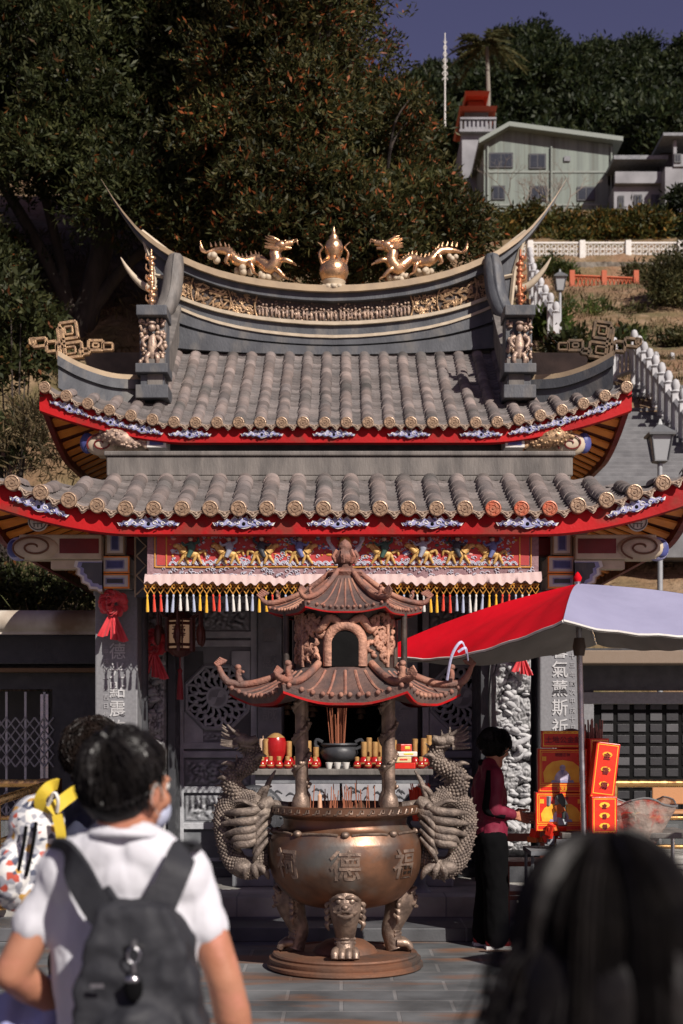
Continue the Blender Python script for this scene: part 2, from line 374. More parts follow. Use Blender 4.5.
for s in (-1, 1): d.tube(cr([(s * .012, -.01, -.006), (s * .03, -.012, .002), (s * .045, -.01, .012)], 3), .005, 5)
drip_me = d.mesh('drip_tile', smooth=40); drip_me.materials.append(drip_m)
def lo_t(x): return 1 if abs(x) <= 1.93 else max(0, (2.86 - abs(x)) / (.93)) * .98
def up_t(x): return 1 if abs(x) <= 1.97 else max(0, (3.03 - abs(x)) / 1.06) * .42
lr, lxs = tiles(lo, 26, .2195, .066, lo_t, True, 'lower_roof')
ur, uxs = tiles(up, 28, .2195, .062, up_t, True, 'upper_roof')
for r, rp, xs, sc in ((lo, lr, lxs, 1.0), (up, ur, uxs, .98)):
    off = T.location
    for i, x in enumerate(xs):
        p = r.P(x, 0); sl_ = (r.P(x + .05, 0).z - r.P(x - .05, 0).z) / .1
        redcap = r is lo and 18 <= i <= 20
        inst(capred_me if redcap else cap_me, 'tile_cap', rp, p + V((0, -.012, .01)) - off, (0, -math.atan(sl_) * .5 + random.uniform(-.3, .3), 0), (sc * random.uniform(.9, .96),) * 3)
    for i in range(len(xs) - 1):
        x = (xs[i] + xs[i + 1]) / 2; p = r.P(x, 0); sl_ = (r.P(x + .05, 0).z - r.P(x - .05, 0).z) / .1
        inst(drip_me, 'drip_tile', rp, p + V((0, -.005, -.015)) - off, (0, -math.atan(sl_), 0), (sc * 1.03, sc, sc * .9))
    # fascia
    f = MB(); secs = []
    for q in range(81):
        x = -r.XE + 2 * r.XE * q / 80; p = r.P(x, 0)
        secs.append([(p.x, r.ye + .05, p.z - .02), (p.x, r.ye + .05, p.z - .18 - .06 * rise(r.XE - abs(x), 1, r.Lc)), (p.x, r.ye + .12, p.z - .19 - .06 * rise(r.XE - abs(x), 1, r.Lc)), (p.x, r.ye + .12, p.z)])
    f.loft(secs); f.build('fascia', red_m, rp, smooth=30)
    for s in (-1, 1):        # side fascia and side slope
        f = MB(); secs = []
        for q in range(41):
            y = r.ye + .12 + (r.yb - r.ye) * q / 40; z = r.S(s, r.XE, y)
            secs.append([(r.xc + s * r.XE, y, z + .03), (r.xc + s * r.XE, y, z - .15), (r.xc + s * (r.XE - .06), y, z - .16), (r.xc + s * (r.XE - .06), y, z + .03)])
        f.loft(secs); f.build('side_fascia', dred_m, rp)
        f = MB()
        def sf(u, v, s=s, r=r):
            y = r.ye + (r.yb - r.ye) * v; t = min(1, (y - r.ye) / (r.yt - r.ye)) if r is lo else min(1, (y - r.ye) / .93)
            xin = r.XE - (r.XE - r.XW) * t; x = r.XE + (xin - r.XE) * u
            return (r.xc + s * x, y, r.S(s, x, y) + .02)
        f.grid(sf, 10, 60); f.build('side_slope', tile_m, rp, smooth=60)
        # soffit board and rafters, seen from below at the corners
        f = MB()
        def sf2(u, v, s=s, r=r):
            x, y, z = sf(u, v); return (x, y, z - .1)
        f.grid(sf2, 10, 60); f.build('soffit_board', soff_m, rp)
        f = MB(); n = int((r.yb - r.ye) / .27)
        for k in range(n):
            y = r.ye + .14 + k * .27; t = min(1, (y - r.ye) / ((r.yt - r.ye) if r is lo else .93)); xin = r.XE - (r.XE - r.XW) * t
            secs = []
            for x in np.linspace(xin + .02, r.XE - .05, 7):
                za, zb = r.S(s, x, y) - .092, r.S(s, x, y + .14) - .092; X = r.xc + s * x; secs.append([(X, y, za), (X, y + .14, zb), (X, y + .14, zb - .02), (X, y, za - .02)])
            f.loft(secs)
        f.build('rafters', orange_m, rp)
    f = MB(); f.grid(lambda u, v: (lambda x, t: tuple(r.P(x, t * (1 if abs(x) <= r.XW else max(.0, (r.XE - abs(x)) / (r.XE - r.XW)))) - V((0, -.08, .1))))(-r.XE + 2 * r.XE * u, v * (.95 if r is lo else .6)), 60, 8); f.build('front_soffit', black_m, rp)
    f = MB()
    for q in range(int(2 * r.XE / .15)):
        x = -r.XE + .1 + q * .15; tm = (.9 if r is lo else .5) * (1 if abs(x) <= r.XW else max(.02, (r.XE - abs(x)) / (r.XE - r.XW)))
        f.tube([r.P(x, t) - V((0, -.1, .125)) for t in np.linspace(0, tm, 4)], .04, 4)
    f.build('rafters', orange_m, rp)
# pale blue cloud motifs on the fascias
half = [(0, .6), (.1, 1.0), (.17, .62), (.3, .95), (.42, .55), (.56, .75), (.66, .42), (.8, .5), (.88, .2), (1, .3), (.93, -.05), (.78, .1), (.68, -.12), (.55, .05), (.42, -.2), (.28, -.02), (.14, -.25), (0, -.35)]
poly = half + [(-x, z) for x, z in reversed(half[1:-1])]
def motif(wd, ht):
    m = MB(); m.prism([(x * wd / 2, z * ht * .7) for x, z in poly], -.012, .012); m.mat(1)
    m.prism([(x * wd * .47, (z * .74 + .05) * ht * .7) for x, z in poly], -.018, 0); m.mat(3)
    for q in range(16): m.tube([(wd * .43 * math.sin(q * 2.4), -.019, ht * (.2 + .3 * math.cos(q * 1.7)) * (1 - abs(math.sin(q * 2.4)) * .7)), (wd * .43 * math.sin(q * 2.4 + .12), -.019, ht * (.05 + .3 * math.cos(q * 1.7)) * (1 - abs(math.sin(q * 2.4)) * .7))], .006, 4)
    m.mat(0)
    for s in (-1, 1):
        for (x, z, a) in ((.2, .3, .1), (.45, .2, .08), (.7, .15, .06)):
            pts = [(s * (x + a * .9 * math.cos(q) * (1 - q / 9)) * wd / 2, -.02, (z + a * 3.2 * math.sin(q) * (1 - q / 9)) * ht * .55) for q in np.linspace(0, 6, 10)]
            m.tube(pts, .005, 4)
    m.mat(2).ball((0, -.016, .1 * ht), (.016, .01, .016), 8, 6)
    me = m.mesh('cloud_motif', smooth=35)
    for k in (white_m, lblue_m, black_m, blue_m): me.materials.append(k)
    return me
mo_l, mo_u = motif(.49, .11), motif(.44, .1)
for r, rp, me, xs in ((lo, lr, mo_l, [(px - 341.5) / 1422 * 11.1 - XL for px in (149, 244, 338, 432, 527)] + [-2.33, 2.33]), (up, ur, mo_u, [(px - 341.5) / 1422 * 14.55 - XU for px in (190, 262, 334, 409, 481)] + [-1.98, 1.98, -2.72, 2.72, -2.3, 2.3])):
    for x in xs:
        p = r.P(x, 0); sl_ = (r.P(x + .1, 0).z - r.P(x - .1, 0).z) / .2
        inst(me, 'cloud_motif', rp, V((p.x, r.ye + .036, p.z - .115)) - T.location, (0, -math.atan(sl_), 0))
# lower ridge bar, roof deck, upper wall
g = MB(); g.bx(-1.96, 1.93, 11.86, 12.12, 3.645, 3.808); g.bx(-1.98, 1.95, 11.84, 12.15, 3.81, 3.85); g.bx(-1.94, 1.91, 11.85, 12.1, 3.6, 3.643)
g.build('ridge_bar', tgrey_m, lr, bevel=.01)
g = MB(); g.bx(-1.9, 1.85, 12.12, 15, 3.55, 3.64); g.build('roof_deck', dark_m, lr)
g = MB(); g.bx(-2.0, 1.9, 14.95, 18.6, .25, 4.62); g.build('upper_wall', dark_m, T)
# back slope and gable ends of the upper roof
g = MB(); g.grid(lambda u, v: (XU - 3.0 + 6.0 * u, 16.9 + 2.2 * v, 6.0 - 1.36 * (1.18 * v - .18 * v * v)), 24, 10); g.build('back_slope', tile_m, ur)
for s in (-1, 1):
    g = MB(); g.bx(XU + s * 1.95 - .04, XU + s * 1.95 + .04, 15.5, 18.2, 4.9, 5.3); g.bx(XU + s * 1.95 - .04, XU + s * 1.95 + .04, 16, 17.6, 5.302, 5.7); g.build('gable_wall', dark_m, ur)
# ---- main ridge, swept up at both ends
CXS = [0, .3, .58, .85, 1.11, 1.35, 1.58, 1.75, 1.88, 2.02, 2.17, 2.32, 2.47, 2.6, 2.75]
CZS = [0, .01, .035, .07, .118, .18, .26, .335, .40, .485, .59, .73, .91, 1.09, 1.33]
def cz(x): return itp(abs(x), CXS, CZS)
rid = empty_part('main_ridge', T)
def layer(name, mat, z0, z1, k0, k1, y0, y1, hx=1.9, par=rid, n=80):
    g = MB(); secs = []
    for q in range(n + 1):
        x = -hx + 2 * hx * q / n; a, b = z0 + k0 * cz(x), z1 + k1 * cz(x)
        secs.append([(XR + x, y0, a), (XR + x, y1, a), (XR + x, y1, b), (XR + x, y0, b)])
    return g.loft(secs).build(name, mat, par, smooth=30)
def horn(name, mat, dz0, dz1, y0, y1, tip):
    g = MB(); secs = []
    for q in range(121):
        x = -2.75 + 5.5 * q / 120; f = 1 - max(0, (abs(x) - 1.75) / 1.0) ** 1.2 * (1 - tip); yc = 16.8; c0 = 6.695 + cz(x)
        h0, h1 = dz0 * f, dz1 * f; yy0 = yc + (y0 - yc) * f; yy1 = yc + (y1 - yc) * f
        secs.append([(XR + x, yy0, c0 + h0), (XR + x, yy1, c0 + h0), (XR + x, yy1, c0 + h1), (XR + x, yy0, c0 + h1)])
    return g.loft(secs).build(name, mat, rid, smooth=30)
horn('coping', tan_m, -.075, 0, 16.56, 17.04, .06); horn('ridge_band', stone_m, -.165, -.076, 16.62, 16.98, .05)
layer('frieze_ground', M('frieze_brown', (.05, .04, .036), .7, col2=(.1, .075, .06), scale=25, bump=.8, bscale=60, dist=.015), 6.285, 6.545, .84, 1, 16.72, 16.95)
layer('moulding', cream_m, 6.250, 6.290, .84, .84, 16.62, 16.9); layer('ridge_course', stone_m, 6.130, 6.248, .92, .84, 16.66, 16.9)
layer('moulding', cream_m, 6.095, 6.128, .92, .92, 16.61, 16.9); layer('ridge_course', stone_m, 6.020, 6.093, .7, .92, 16.63, 16.9)
layer('ridge_course', dark_m, 5.995, 6.018, .65, .7, 16.68, 16.9); layer('ridge_course', stone_m, 5.9, 5.993, .2, .65, 16.6, 16.9)
fr = MB()
for s in (-1, 1):
    fr.mat(0)
    for x0, x1 in ((.93, 1.2), (1.68, 1.86)):
        for k in range(60):
            x = s * random.uniform(x0, x1); t = random.uniform(.06, .94); z = 6.295 + .24 * t + (.84 + .16 * t) * cz(x); r_ = random.uniform(.012, .028)
            a = random.uniform(0, 6.28); fr.tube([(XR + x + math.cos(a + q) * r_, 16.71, z + math.sin(a + q) * r_) for q in (0, .9, 1.8, 2.7, 3.6)], .008, 5)
    for k in range(46):
        x = s * random.uniform(1.25, 1.64); t = random.uniform(.1, .9); z = 6.295 + .24 * t + (.84 + .16 * t) * cz(x); a = random.uniform(0, 6.28)
        fr.tube(cr([(XR + x + math.cos(a) * .05 * q, 16.705, z + math.sin(a) * .03 * q + .02 * math.sin(q * 2)) for q in (-1, 0, 1)], 4), rr([.006, .017, .006], 9), 5)
    for x in (.9, 1.24, 1.65):
        pts = [(XR + s * (x + (.03 if x != 1.24 else -.03) * math.sin(PI * t)), 16.7, 6.295 + .24 * t + (.84 + .16 * t) * cz(x)) for t in np.linspace(0, 1, 9)]; fr.tube(pts, .012, 6)
fr.mat(1)
for k in range(38):
    x = (k - 18.5) * .0475 + random.uniform(-.01, .01); z = 6.315 + .86 * cz(x) + random.uniform(0, .03); h = random.uniform(.1, .16)
    fr.ball((XR + x, 16.71, z + h * .4), (.018, .02, h * .42), 7, 6); fr.ball((XR + x + random.uniform(-.006, .006), 16.7, z + h * .95), .0155, 7, 6)
    for s in (-1, 1): fr.tube([(XR + x, 16.7, z + h * .7), (XR + x + s * .025, 16.69, z + h * random.uniform(.3, .9))], .007, 5)
for k in range(130):
    x = random.uniform(-.88, .88); t = random.uniform(.05, .95); fr.ball((XR + x, 16.715, 6.295 + .24 * t + (.84 + .16 * t) * cz(x)), random.uniform(.007, .015), 6, 5)
fr.build('frieze_pattern', [gold2_m, pinkgold_m], rid, smooth=60)
def side_of(s):
    X0 = XR + s * 1.87
    # descending ridge with its curled head
    g = MB(); path = cr([(XU + s * 1.9, 16.5, 6.02), (XU + s * 1.9, 16.2, 5.78), (XU + s * 1.9, 15.7, 5.42), (XU + s * 1.9, 15.2, 5.12), (XU + s * 1.9, 14.95, 5.0)], 6)
    secs = [[(p.x - .08, p.y, p.z), (p.x + .08, p.y, p.z), (p.x + .08, p.y, p.z + .33), (p.x + .1, p.y, p.z + .35), (p.x + .1, p.y, p.z + .42), (p.x - .1, p.y, p.z + .42), (p.x - .1, p.y, p.z + .35), (p.x - .08, p.y, p.z + .33)] for p in path]
    dr = g.loft(secs).build('descending_ridge', tgrey_m, T, smooth=30)
    g = MB(); pts = cr([(X0 + s * -.03, 16.55, 7.02), (X0 - s * .02, 16.47, 6.85), (X0 + s * .0, 16.42, 6.6), (X0 + s * .04, 16.36, 6.42), (X0 + s * .1, 16.3, 6.3), (X0 + s * .16, 16.3, 6.36)], 5)
    g.tube(pts, rr([.07, .095, .1, .1, .09, .04], len(pts)), 8, sq=1.25)
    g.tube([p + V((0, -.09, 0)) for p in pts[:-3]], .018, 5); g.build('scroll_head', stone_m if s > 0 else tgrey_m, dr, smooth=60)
    # panel under the horn
    g = MB(); q = [(1.9, 7.1), (2.26, 7.38), (2.12, 6.9), (2.08, 6.5), (1.92, 6.5)]
    g.prism([(XR + s * a, b) for a, b in q], 16.74, 16.9); pn = g.build('horn_panel', stone_m, rid)
    g = MB(); L2 = [(XR + s * a, 16.72, b) for a, b in q]
    for a, b in zip(L2, L2[1:] + L2[:1]): g.tube([a, b], .026, 4)
    g.tube([(XR + s * 1.9, 16.72, 6.82), (XR + s * 2.1, 16.72, 6.86)], .022, 4); g.build('panel_frame', cream_m, pn)
    # small second horn and its gilded finial staff
    g = MB(); pts = cr([(XU + s * 1.93, 15.3, 6.26), (XU + s * 2.05, 15.28, 6.28), (XU + s * 2.15, 15.25, 6.36), (XU + s * 2.24, 15.22, 6.47), (XU + s * 2.3, 15.2, 6.57)], 5)
    g.tube(pts, rr([.04, .042, .034, .022, .004], len(pts)), 8, sq=.8); g.build('small_horn', cream_m, dr, smooth=60)
    g = MB(); x = XU + s * 1.96; y = 15.1
    g.tube([(x, y, 5.95), (x - s * .01, y, 6.3), (x, y, 6.62)], [.025, .03, .012], 6)
    for k in range(9):
        z = 6.0 + k * .066; g.ball((x + random.uniform(-.02, .02), y, z), (random.uniform(.03, .055), .035, .03), 8, 6)
    for k in range(5):
        z = 6.05 + k * .11; g.tube(cr([(x, y, z), (x + s * .05, y - .02, z + .03), (x + s * .05, y - .02, z + .08)], 3), rr([.014, .01, .004], 7), 5)
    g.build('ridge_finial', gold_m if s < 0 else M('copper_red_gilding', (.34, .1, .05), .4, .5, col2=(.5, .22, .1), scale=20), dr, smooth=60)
    # figure block at the foot of the descending ridge
    x = XU + s * 1.93; fb = MB()
    fb.bx(x - .17, x + .17, 14.9, 15.3, 5.0, 5.14); fb.bx(x - .125, x + .125, 14.96, 15.3, 5.142, 5.26); fb.bx(x - .17, x + .17, 14.88, 15.3, 5.262, 5.36); fb.bx(x - .14, x + .14, 15.0, 15.3, 5.362, 5.86); fb.bx(x - .16, x + .16, 14.88, 15.3, 5.862, 5.97)
    blk = fb.build('ridge_block', stone_m, T, bevel=.008)
    g = MB(); g.ball((x, 14.98, 5.55), (.055, .05, .15), 10, 8); g.ball((x, 14.93, 5.74), .04, 9, 7); g.ball((x, 14.93, 5.79), (.045, .04, .02), 8, 5)
    for q in (-1, 1):
        g.tube(cr([(x + q * .05, 14.97, 5.66), (x + q * .1, 14.93, 5.6), (x + q * .06, 14.9, 5.53)], 4), rr([.025, .02, .015], 9), 6)
        g.tube(cr([(x + q * .03, 14.97, 5.48), (x + q * .06, 14.94, 5.43), (x + q * .05, 14.95, 5.37)], 4), rr([.032, .025, .02], 9), 6)
    for k in range(60):
        g.ball((x + random.choice((-1, 1)) * random.uniform(.05, .13), 14.99, random.uniform(5.38, 5.84)), (random.uniform(.012, .03), .03, random.uniform(.012, .035)), 6, 5)
    g.build('carved_figure', pinkgold_m, blk, smooth=60)
    # hip ridge running out to the corner, with fretwork ornament
    hp = cr([(XU + s * 2.02, 15.25, 5.04), (XU + s * 2.35, 15.08, 5.02), (XU + s * 2.65, 14.9, 5.08), (XU + s * 2.86, 14.76, 5.17)], 7)
    def band(a, b, h0, h1): return [[(p.x, p.y - a, p.z + h0), (p.x, p.y - a, p.z + h1), (p.x, p.y + b, p.z + h1), (p.x, p.y + b, p.z + h0)] for p in hp]
    g = MB(); g.loft(band(.1, .14, -.12, .1)); g.loft(band(.14, .16, .102, .2)); hr = g.build('hip_ridge', stone_m, T, smooth=30)
    g = MB(); g.loft(band(.1, .12, .202, .26)); g.build('hip_coping', tan_m, hr, smooth=30)
    fo = MB()
    def frame(px, py, a, b, w_, t_=.03, Y=14.85):
        p = at(px, py, Y) if s < 0 else at(671 - px, py, Y); R = RY(math.radians(w_) * -s)
        for dx, dz, sx, sz in ((0, b / 2, a, t_), (0, -b / 2, a, t_), (a / 2, 0, t_, b), (-a / 2, 0, t_, b)): fo.box(p + R @ V((dx * -s, 0, dz)), (sx, .07, sz), R)
    frame(69, 331, .17, .17, -8); frame(69, 331, .08, .08, -8, .02); frame(70, 351, .26, .15, -8); frame(70, 351, .12, .07, -8, .02); frame(52, 347, .11, .1, -6); frame(40, 343, .14, .08, -6); frame(33, 342, .06, .06, -6, .02)
    frame(62, 343, .05, .3, -8, .03); frame(96, 346, .15, .1, 0); frame(96, 346, .06, .04, 0, .02); frame(108, 347, .1, .07, 0, .02); frame(85, 352, .1, .05, -4, .025)
    fo.build('fretwork_ornament', gold2_m if s < 0 else M('dark_gilding', (.05, .035, .022), .6, .3, col2=(.14, .09, .05), scale=14), hr, bevel=.004)  # right fretwork has a darker metal colour than the left
side_of(-1); side_of(1)
# ---- ridge dragons and gourd finial
def dragon(s):
    Y = 16.75; g = MB(); k = 16.8 / F
    def q(px, py, dy=0): return V(((px - 333.5) * k * s + XR, Y + dy, EYE - (py + 4 - HY) * k))
    body = cr([q(206, 250), (q(216, 247, .03)), q(228, 249), q(236, 258, -.03), q(245, 260), q(256, 256, .03), q(264, 262), q(270, 267, -.04), q(276, 260, -.06), q(275, 251, -.06), q(280, 246, -.07)], 5)
    g.tube(body, rr([.012, .035, .05, .06, .062, .065, .07, .075, .075, .065, .055], len(body)), 10)
    for i in range(3, len(body) - 4, 2):      # spines
        p = body[i]; g.tube([p + V((0, 0, .05)), p + V((-.015 * s, 0, .105))], [.016, .003], 5)
    h = q(281, 245, -.08)
    g.ball(h, (.075, .06, .055), 10, 8); g.tube(cr([h, h + V((.08 * s, 0, .02)), h + V((.14 * s, 0, .03))], 3), rr([.05, .04, .03], 7), 8, sq=1)
    g.tube([h + V((.03 * s, 0, -.03)), h + V((.12 * s, 0, -.035))], [.03, .015], 6); g.ball(h + V((.14 * s, 0, .05)), .02, 7, 5)
    for d_ in (-1, 1):
        g.tube(cr([h + V((-.02 * s, d_ * .03, .04)), h + V((-.09 * s, d_ * .04, .08)), h + V((-.15 * s, d_ * .04, .1))], 4), rr([.018, .014, .004], 9), 6)
        g.ball(h + V((.05 * s, d_ * .045, .035)), .016, 7, 5)
        g.tube(cr([h + V((.13 * s, d_ * .02, .03)), h + V((.18 * s, d_ * .04, .06)), h + V((.2 * s, d_ * .05, .02))], 4), rr([.008, .006, .003], 9), 5)
    for k2 in range(8):
        a = random.uniform(-.06, .08); g.tube(cr([h + V((-.03 * s, a * .6, a)), h + V((-.12 * s, a * .8, a + .01)), h + V((-.19 * s, a, a * 1.3 + .03))], 3), rr([.02, .014, .003], 7), 5)
    for px, py, fx, fy in ((268, 266, 284, 276), (248, 260, 254, 272), (232, 254, 226, 262), (275, 262, 292, 262)):
        a, b = q(px, py), q(fx, fy, -.08); m_ = a.lerp(b, .5) + V((0, -.05, .03)); g.tube(cr([a, m_, b], 3), rr([.035, .03, .022], 7), 7)
        for t in (-.4, 0, .4): g.tube([b, b + V((.05 * s, t * .06, -.03))], [.014, .004], 5)
    for t in (-.5, 0, .5): g.tube(cr([q(206, 250), q(202, 247) + V((0, t * .05, t * .05)), q(200, 241) + V((0, t * .05, t * .08))], 3), rr([.015, .012, .003], 7), 5)
    o = g.build('ridge_dragon', gold_m, T, smooth=60)
    for cl_ in (((270, 276), (276, 274), (263, 275)), ((240, 268), (246, 269)), ((214, 256),)):
        c = MB()
        for px, py in cl_:
            for j in range(4): c.ball(q(px, py) + V((random.uniform(-.05, .05), random.uniform(-.05, .05), random.uniform(-.03, .04))), random.uniform(.03, .05), 8, 6)
        c.build('cloud_base', cream_m, o, smooth=60)
dragon(1); dragon(-1)
g = MB(); z = 6.69; fc = (XR, 16.75, 0)
g.lathe([(.03, z + .16), (.14, z + .2), (.175, z + .28), (.165, z + .36), (.11, z + .43), (.075, z + .47), (.1, z + .52), (.115, z + .58), (.09, z + .65), (.05, z + .69), (.055, z + .71), (.03, z + .74), (.02, z + .79), (.003, z + .84)], fc, 24)
for s in (-1, 1): g.tube(cr([(XR + s * .12, 16.74, z + .33), (XR + s * .17, 16.72, z + .5), (XR + s * .13, 16.72, z + .58), (XR + s * .19, 16.72, z + .64)], 4), rr([.02, .016, .012, .004], 13), 6)
for a in range(6): g.tube([(XR + math.cos(a) * .1, 16.75 + math.sin(a) * .1, z + .46), (XR + math.cos(a) * .14, 16.75 + math.sin(a) * .14, z + .42)], [.016, .01], 5)
g.v = [(x, y, zz - .08) for x, y, zz in g.v]; go = g.build('gourd_finial', gold_m, T, smooth=60)
g = MB(); g.lathe([(.13, z - .02), (.2, z + .03), (.17, z + .08), (.12, z + .1), (.14, z + .15), (.08, z + .2)], fc, 20)
for k in range(16):
    a = 2 * PI * k / 16; g.ball((XR + math.cos(a) * .17, 16.75 + math.sin(a) * .17, z + .05), (.045, .045, .035), 7, 5)
g.v = [(x, y, zz - .05) for x, y, zz in g.v]; g.build('lotus_base', cream_m, go, smooth=60)

# ---- pillars with inscriptions
def text_mesh(body, size, depth=.004, bold=.008):
    c = bpy.data.curves.new('lettering', 'FONT'); c.body = body; c.size = size; c.extrude = depth; c.align_x = 'CENTER'; c.offset = size * bold
    o = bpy.data.objects.new('lettering', c); COL.objects.link(o); dg = bpy.context.evaluated_depsgraph_get(); dg.update()
    me = bpy.data.meshes.new_from_object(o.evaluated_get(dg)); bpy.data.objects.remove(o); bpy.data.curves.remove(c)
    m = MB(); m.raw([tuple(v.co) for v in me.vertices], [tuple(p.vertices) for p in me.polygons]); bpy.data.meshes.remove(me)
    xs = [v[0] for v in m.v]; zs = [v[1] for v in m.v]; cx, cy = (min(xs) + max(xs)) / 2, (min(zs) + max(zs)) / 2
    m.v = [(x - cx, -zz, y - cy) for x, y, zz in m.v]      # stands in x,z, facing -y
    return m
def column_text(chars, x, y, z_top, size, pitch, sx=1.0):
    m = MB()
    for i, ch in enumerate(chars): m.add(text_mesh(ch, size), Matrix.Translation((x, y, z_top - i * pitch - size / 2)) @ Matrix.Diagonal((sx, 1, 1, 1)))
    return m
TEXTL, TEXTR = '德光點震施恩普照', '馨氣薰斯祈福安康'
for s, x0, x1, chars in ((-1, -2.054, -1.70, TEXTL), (1, 1.652, 2.006, TEXTR)):
    xc = (x0 + x1) / 2; g = MB(); g.bx(x0, x1, 11.85, 12.2, .25, 2.66); g.bx(x0 - .03, x1 + .03, 11.82, 12.23, .252, .42); g.bx(x0 - .012, x1 + .012, 11.838, 12.21, 2.64, 2.69)
    p = g.build('pillar', pill_m, T, bevel=.012)
    if s < 0: t = column_text(chars, xc + .01, 11.846, 2.255, .145, .16, .95); t2 = column_text('甲戌年十月吉日信士李門敬立', xc - .085, 11.847, 2.2, .05, .075)
    else: t = column_text(chars, xc - .01, 11.846, 2.265, .145, .16, .95); t2 = column_text('八十三年歲次甲戌十月吉日敬立', xc + .095, 11.847, 2.24, .05, .075)
    t.build('lettering', chr_m, p); t2.build('small_lettering', chs_m, p)
    # painted bracket blocks above
    for z0, z1, hw in ((2.69, 2.80, .115), (2.815, 2.945, .115), (2.965, 3.15, .075)):
        bx0 = xc + s * -.02; g = MB(); g.bx(bx0 - hw, bx0 + hw, 11.66, 12.05, z0, z1); o = g.build('bracket_block', white_m, T, bevel=.006)
        g = MB(); g.bx(bx0 - hw - .004, bx0 + hw + .004, 11.655, 11.68, z0 - .004, z0 + .01); g.bx(bx0 - hw - .004, bx0 + hw + .004, 11.655, 11.68, z1 - .006, z1 + .004)
        g.bx(bx0 - hw - .003, bx0 - hw + .009, 11.654, 11.68, z0, z1); g.bx(bx0 + hw - .009, bx0 + hw + .003, 11.654, 11.68, z0, z1); g.build('painted_edge', orange_m if hw > .1 else tan_m, o)
        g = MB(); g.bx(bx0 - hw + .05, bx0 + hw - .05, 11.652, 11.7, z0 + .04, z1 - .036); g.build('painted_panel', blue_m if z0 != 2.69 else dark_m, o)
        g = MB(); g.bx(bx0 - hw + .038, bx0 + hw - .038, 11.657, 11.7, z0 + .03, z1 - .026); g.build('painted_border', lblue_m, o)
    # scroll beam running outward
    xo, xi = (-2.62, -1.95) if s < 0 else (2.56, 1.9)
    g = MB(); g.bx(xo + .0 * s, xi, 11.55, 11.75, 2.915, 3.115); bm = g.build('scroll_beam', cream_m, T, bevel=.01)
    g = MB(); g.bx(xo - s * .33, xi + s * .02, 11.545, 11.6, 2.96, 3.08); g.build('beam_panel', dred_m, bm)
    g = MB(); e = V((xo - s * .13, 11.56, 3.005))
    g.ball(e, (.2, .06, .105), 20, 10); g.mat(1); g.tube([e + V((math.cos(a) * (.02 + .012 * a) * 1.25, -.062 + .0 * a, math.sin(a) * (.012 + .0085 * a))) for a in np.linspace(0, 12, 60) if .0085 * a < .09], .0085, 5)
    g.build('scroll_end', [cream_m, M('scroll_line%d' % s, (.12, .05, .025), .6)], bm, smooth=60)
    g = MB(); g.ball((xo + s * .01, 11.59, 3.0), (.1, .04, .1), 14, 8); g.mat(1).ball((xo + s * .035, 11.575, 3.0), (.07, .04, .075), 14, 8); g.build('beam_tip', [lblue_m, blue_m], bm, smooth=60)
    g = MB(); g.bx(xo - s * .25, xi, 11.6, 11.72, 2.84, 2.912); g.build('lower_rail', cream_m, bm)
    # round white medallion
    g = MB(); mc = V((xo - s * .18, 11.45, 3.205)); g.lathe([(.082, 0), (.082, .02), (.001, .021)], mc, 24, R=RX(PI / 2)); g.mat(1)
    for r_ in (.07,): g.tube([mc + V((math.cos(a) * r_, -.024, math.sin(a) * r_)) for a in np.linspace(0, 6.28, 25)], .005, 4)
    for d_ in (-.03, .03, 0):
        g.box(mc + V((d_, -.024, .02)), (.007, .006, .05)); g.box(mc + V((0, -.024, d_ + .01)), (.08, .006, .007)); g.box(mc + V((d_, -.024, -.035)), (.007, .006, .03))
    g.build('medallion', [white_m, tgrey_m], T)
    # cloud wing bracket beside the pillar head
    w_ = [(0, .27), (-.235, .27), (-.25, .22), (-.215, .2), (-.22, .15), (-.18, .125), (-.175, .08), (-.125, .06), (-.11, .025), (-.05, .02), (-.03, .0), (0, 0)]
    def wing(k, dz, y0, y1, mat, nm, par): return MB().prism([(xi - s * -.0 + s * -(x * k), 2.645 + dz + z * k) for x, z in w_], y0, y1).build(nm, mat, par)
    wb = wing(1, 0, 11.6, 11.7, tan_m, 'wing_bracket', T); wing(.93, .01, 11.592, 11.65, white_m, 'painted_border', wb); wing(.82, .03, 11.586, 11.65, lblue_m, 'painted_border', wb); wing(.68, .06, 11.58, 11.65, stone_m, 'painted_panel', wb)
    # upper brackets: scroll end, carp sculpture, small painted block
    x = XU + s * 2.42; g = MB(); g.bx(x - s * .45, x + s * .05, 14.72, 14.9, 4.36, 4.6); ub = g.build('upper_scroll_beam', cream_m, T, bevel=.01)
    g = MB(); e = V((x - s * .0, 14.7, 4.47)); g.ball(e, (.17, .07, .12), 16, 10); g.mat(1); g.tube([e + V((math.cos(a) * (.02 + .011 * a) * 1.1, -.072, math.sin(a) * (.012 + .0095 * a))) for a in np.linspace(0, 10, 50)], .009, 5); g.mat(2).ball(e + V((s * .15, .03, .02)), (.08, .06, .11), 12, 8)
    g.build('scroll_end', [cream_m, dred_m, blue_m], ub, smooth=60)
    g = MB(); x = XU + s * 2.0; fp = cr([(x + s * .27, 14.55, 4.62), (x + s * .12, 14.5, 4.6), (x - s * .05, 14.5, 4.55), (x - s * .18, 14.52, 4.5), (x - s * .28, 14.52, 4.52)], 5)
    g.tube(fp, rr([.07, .125, .115, .07, .03], len(fp)), 10, sq=.7)
    for k in range(70):
        t = random.random(); p = fp[int(t * (len(fp) - 1))]; r_ = itp(t, [0, .25, .5, .75, 1], [.07, .125, .115, .07, .03]); a = random.uniform(-.4, 3.4); g.ball(p + V((0, -math.sin(a) * r_ * .7, math.cos(a) * r_)), (.028, .014, .02), 6, 4)
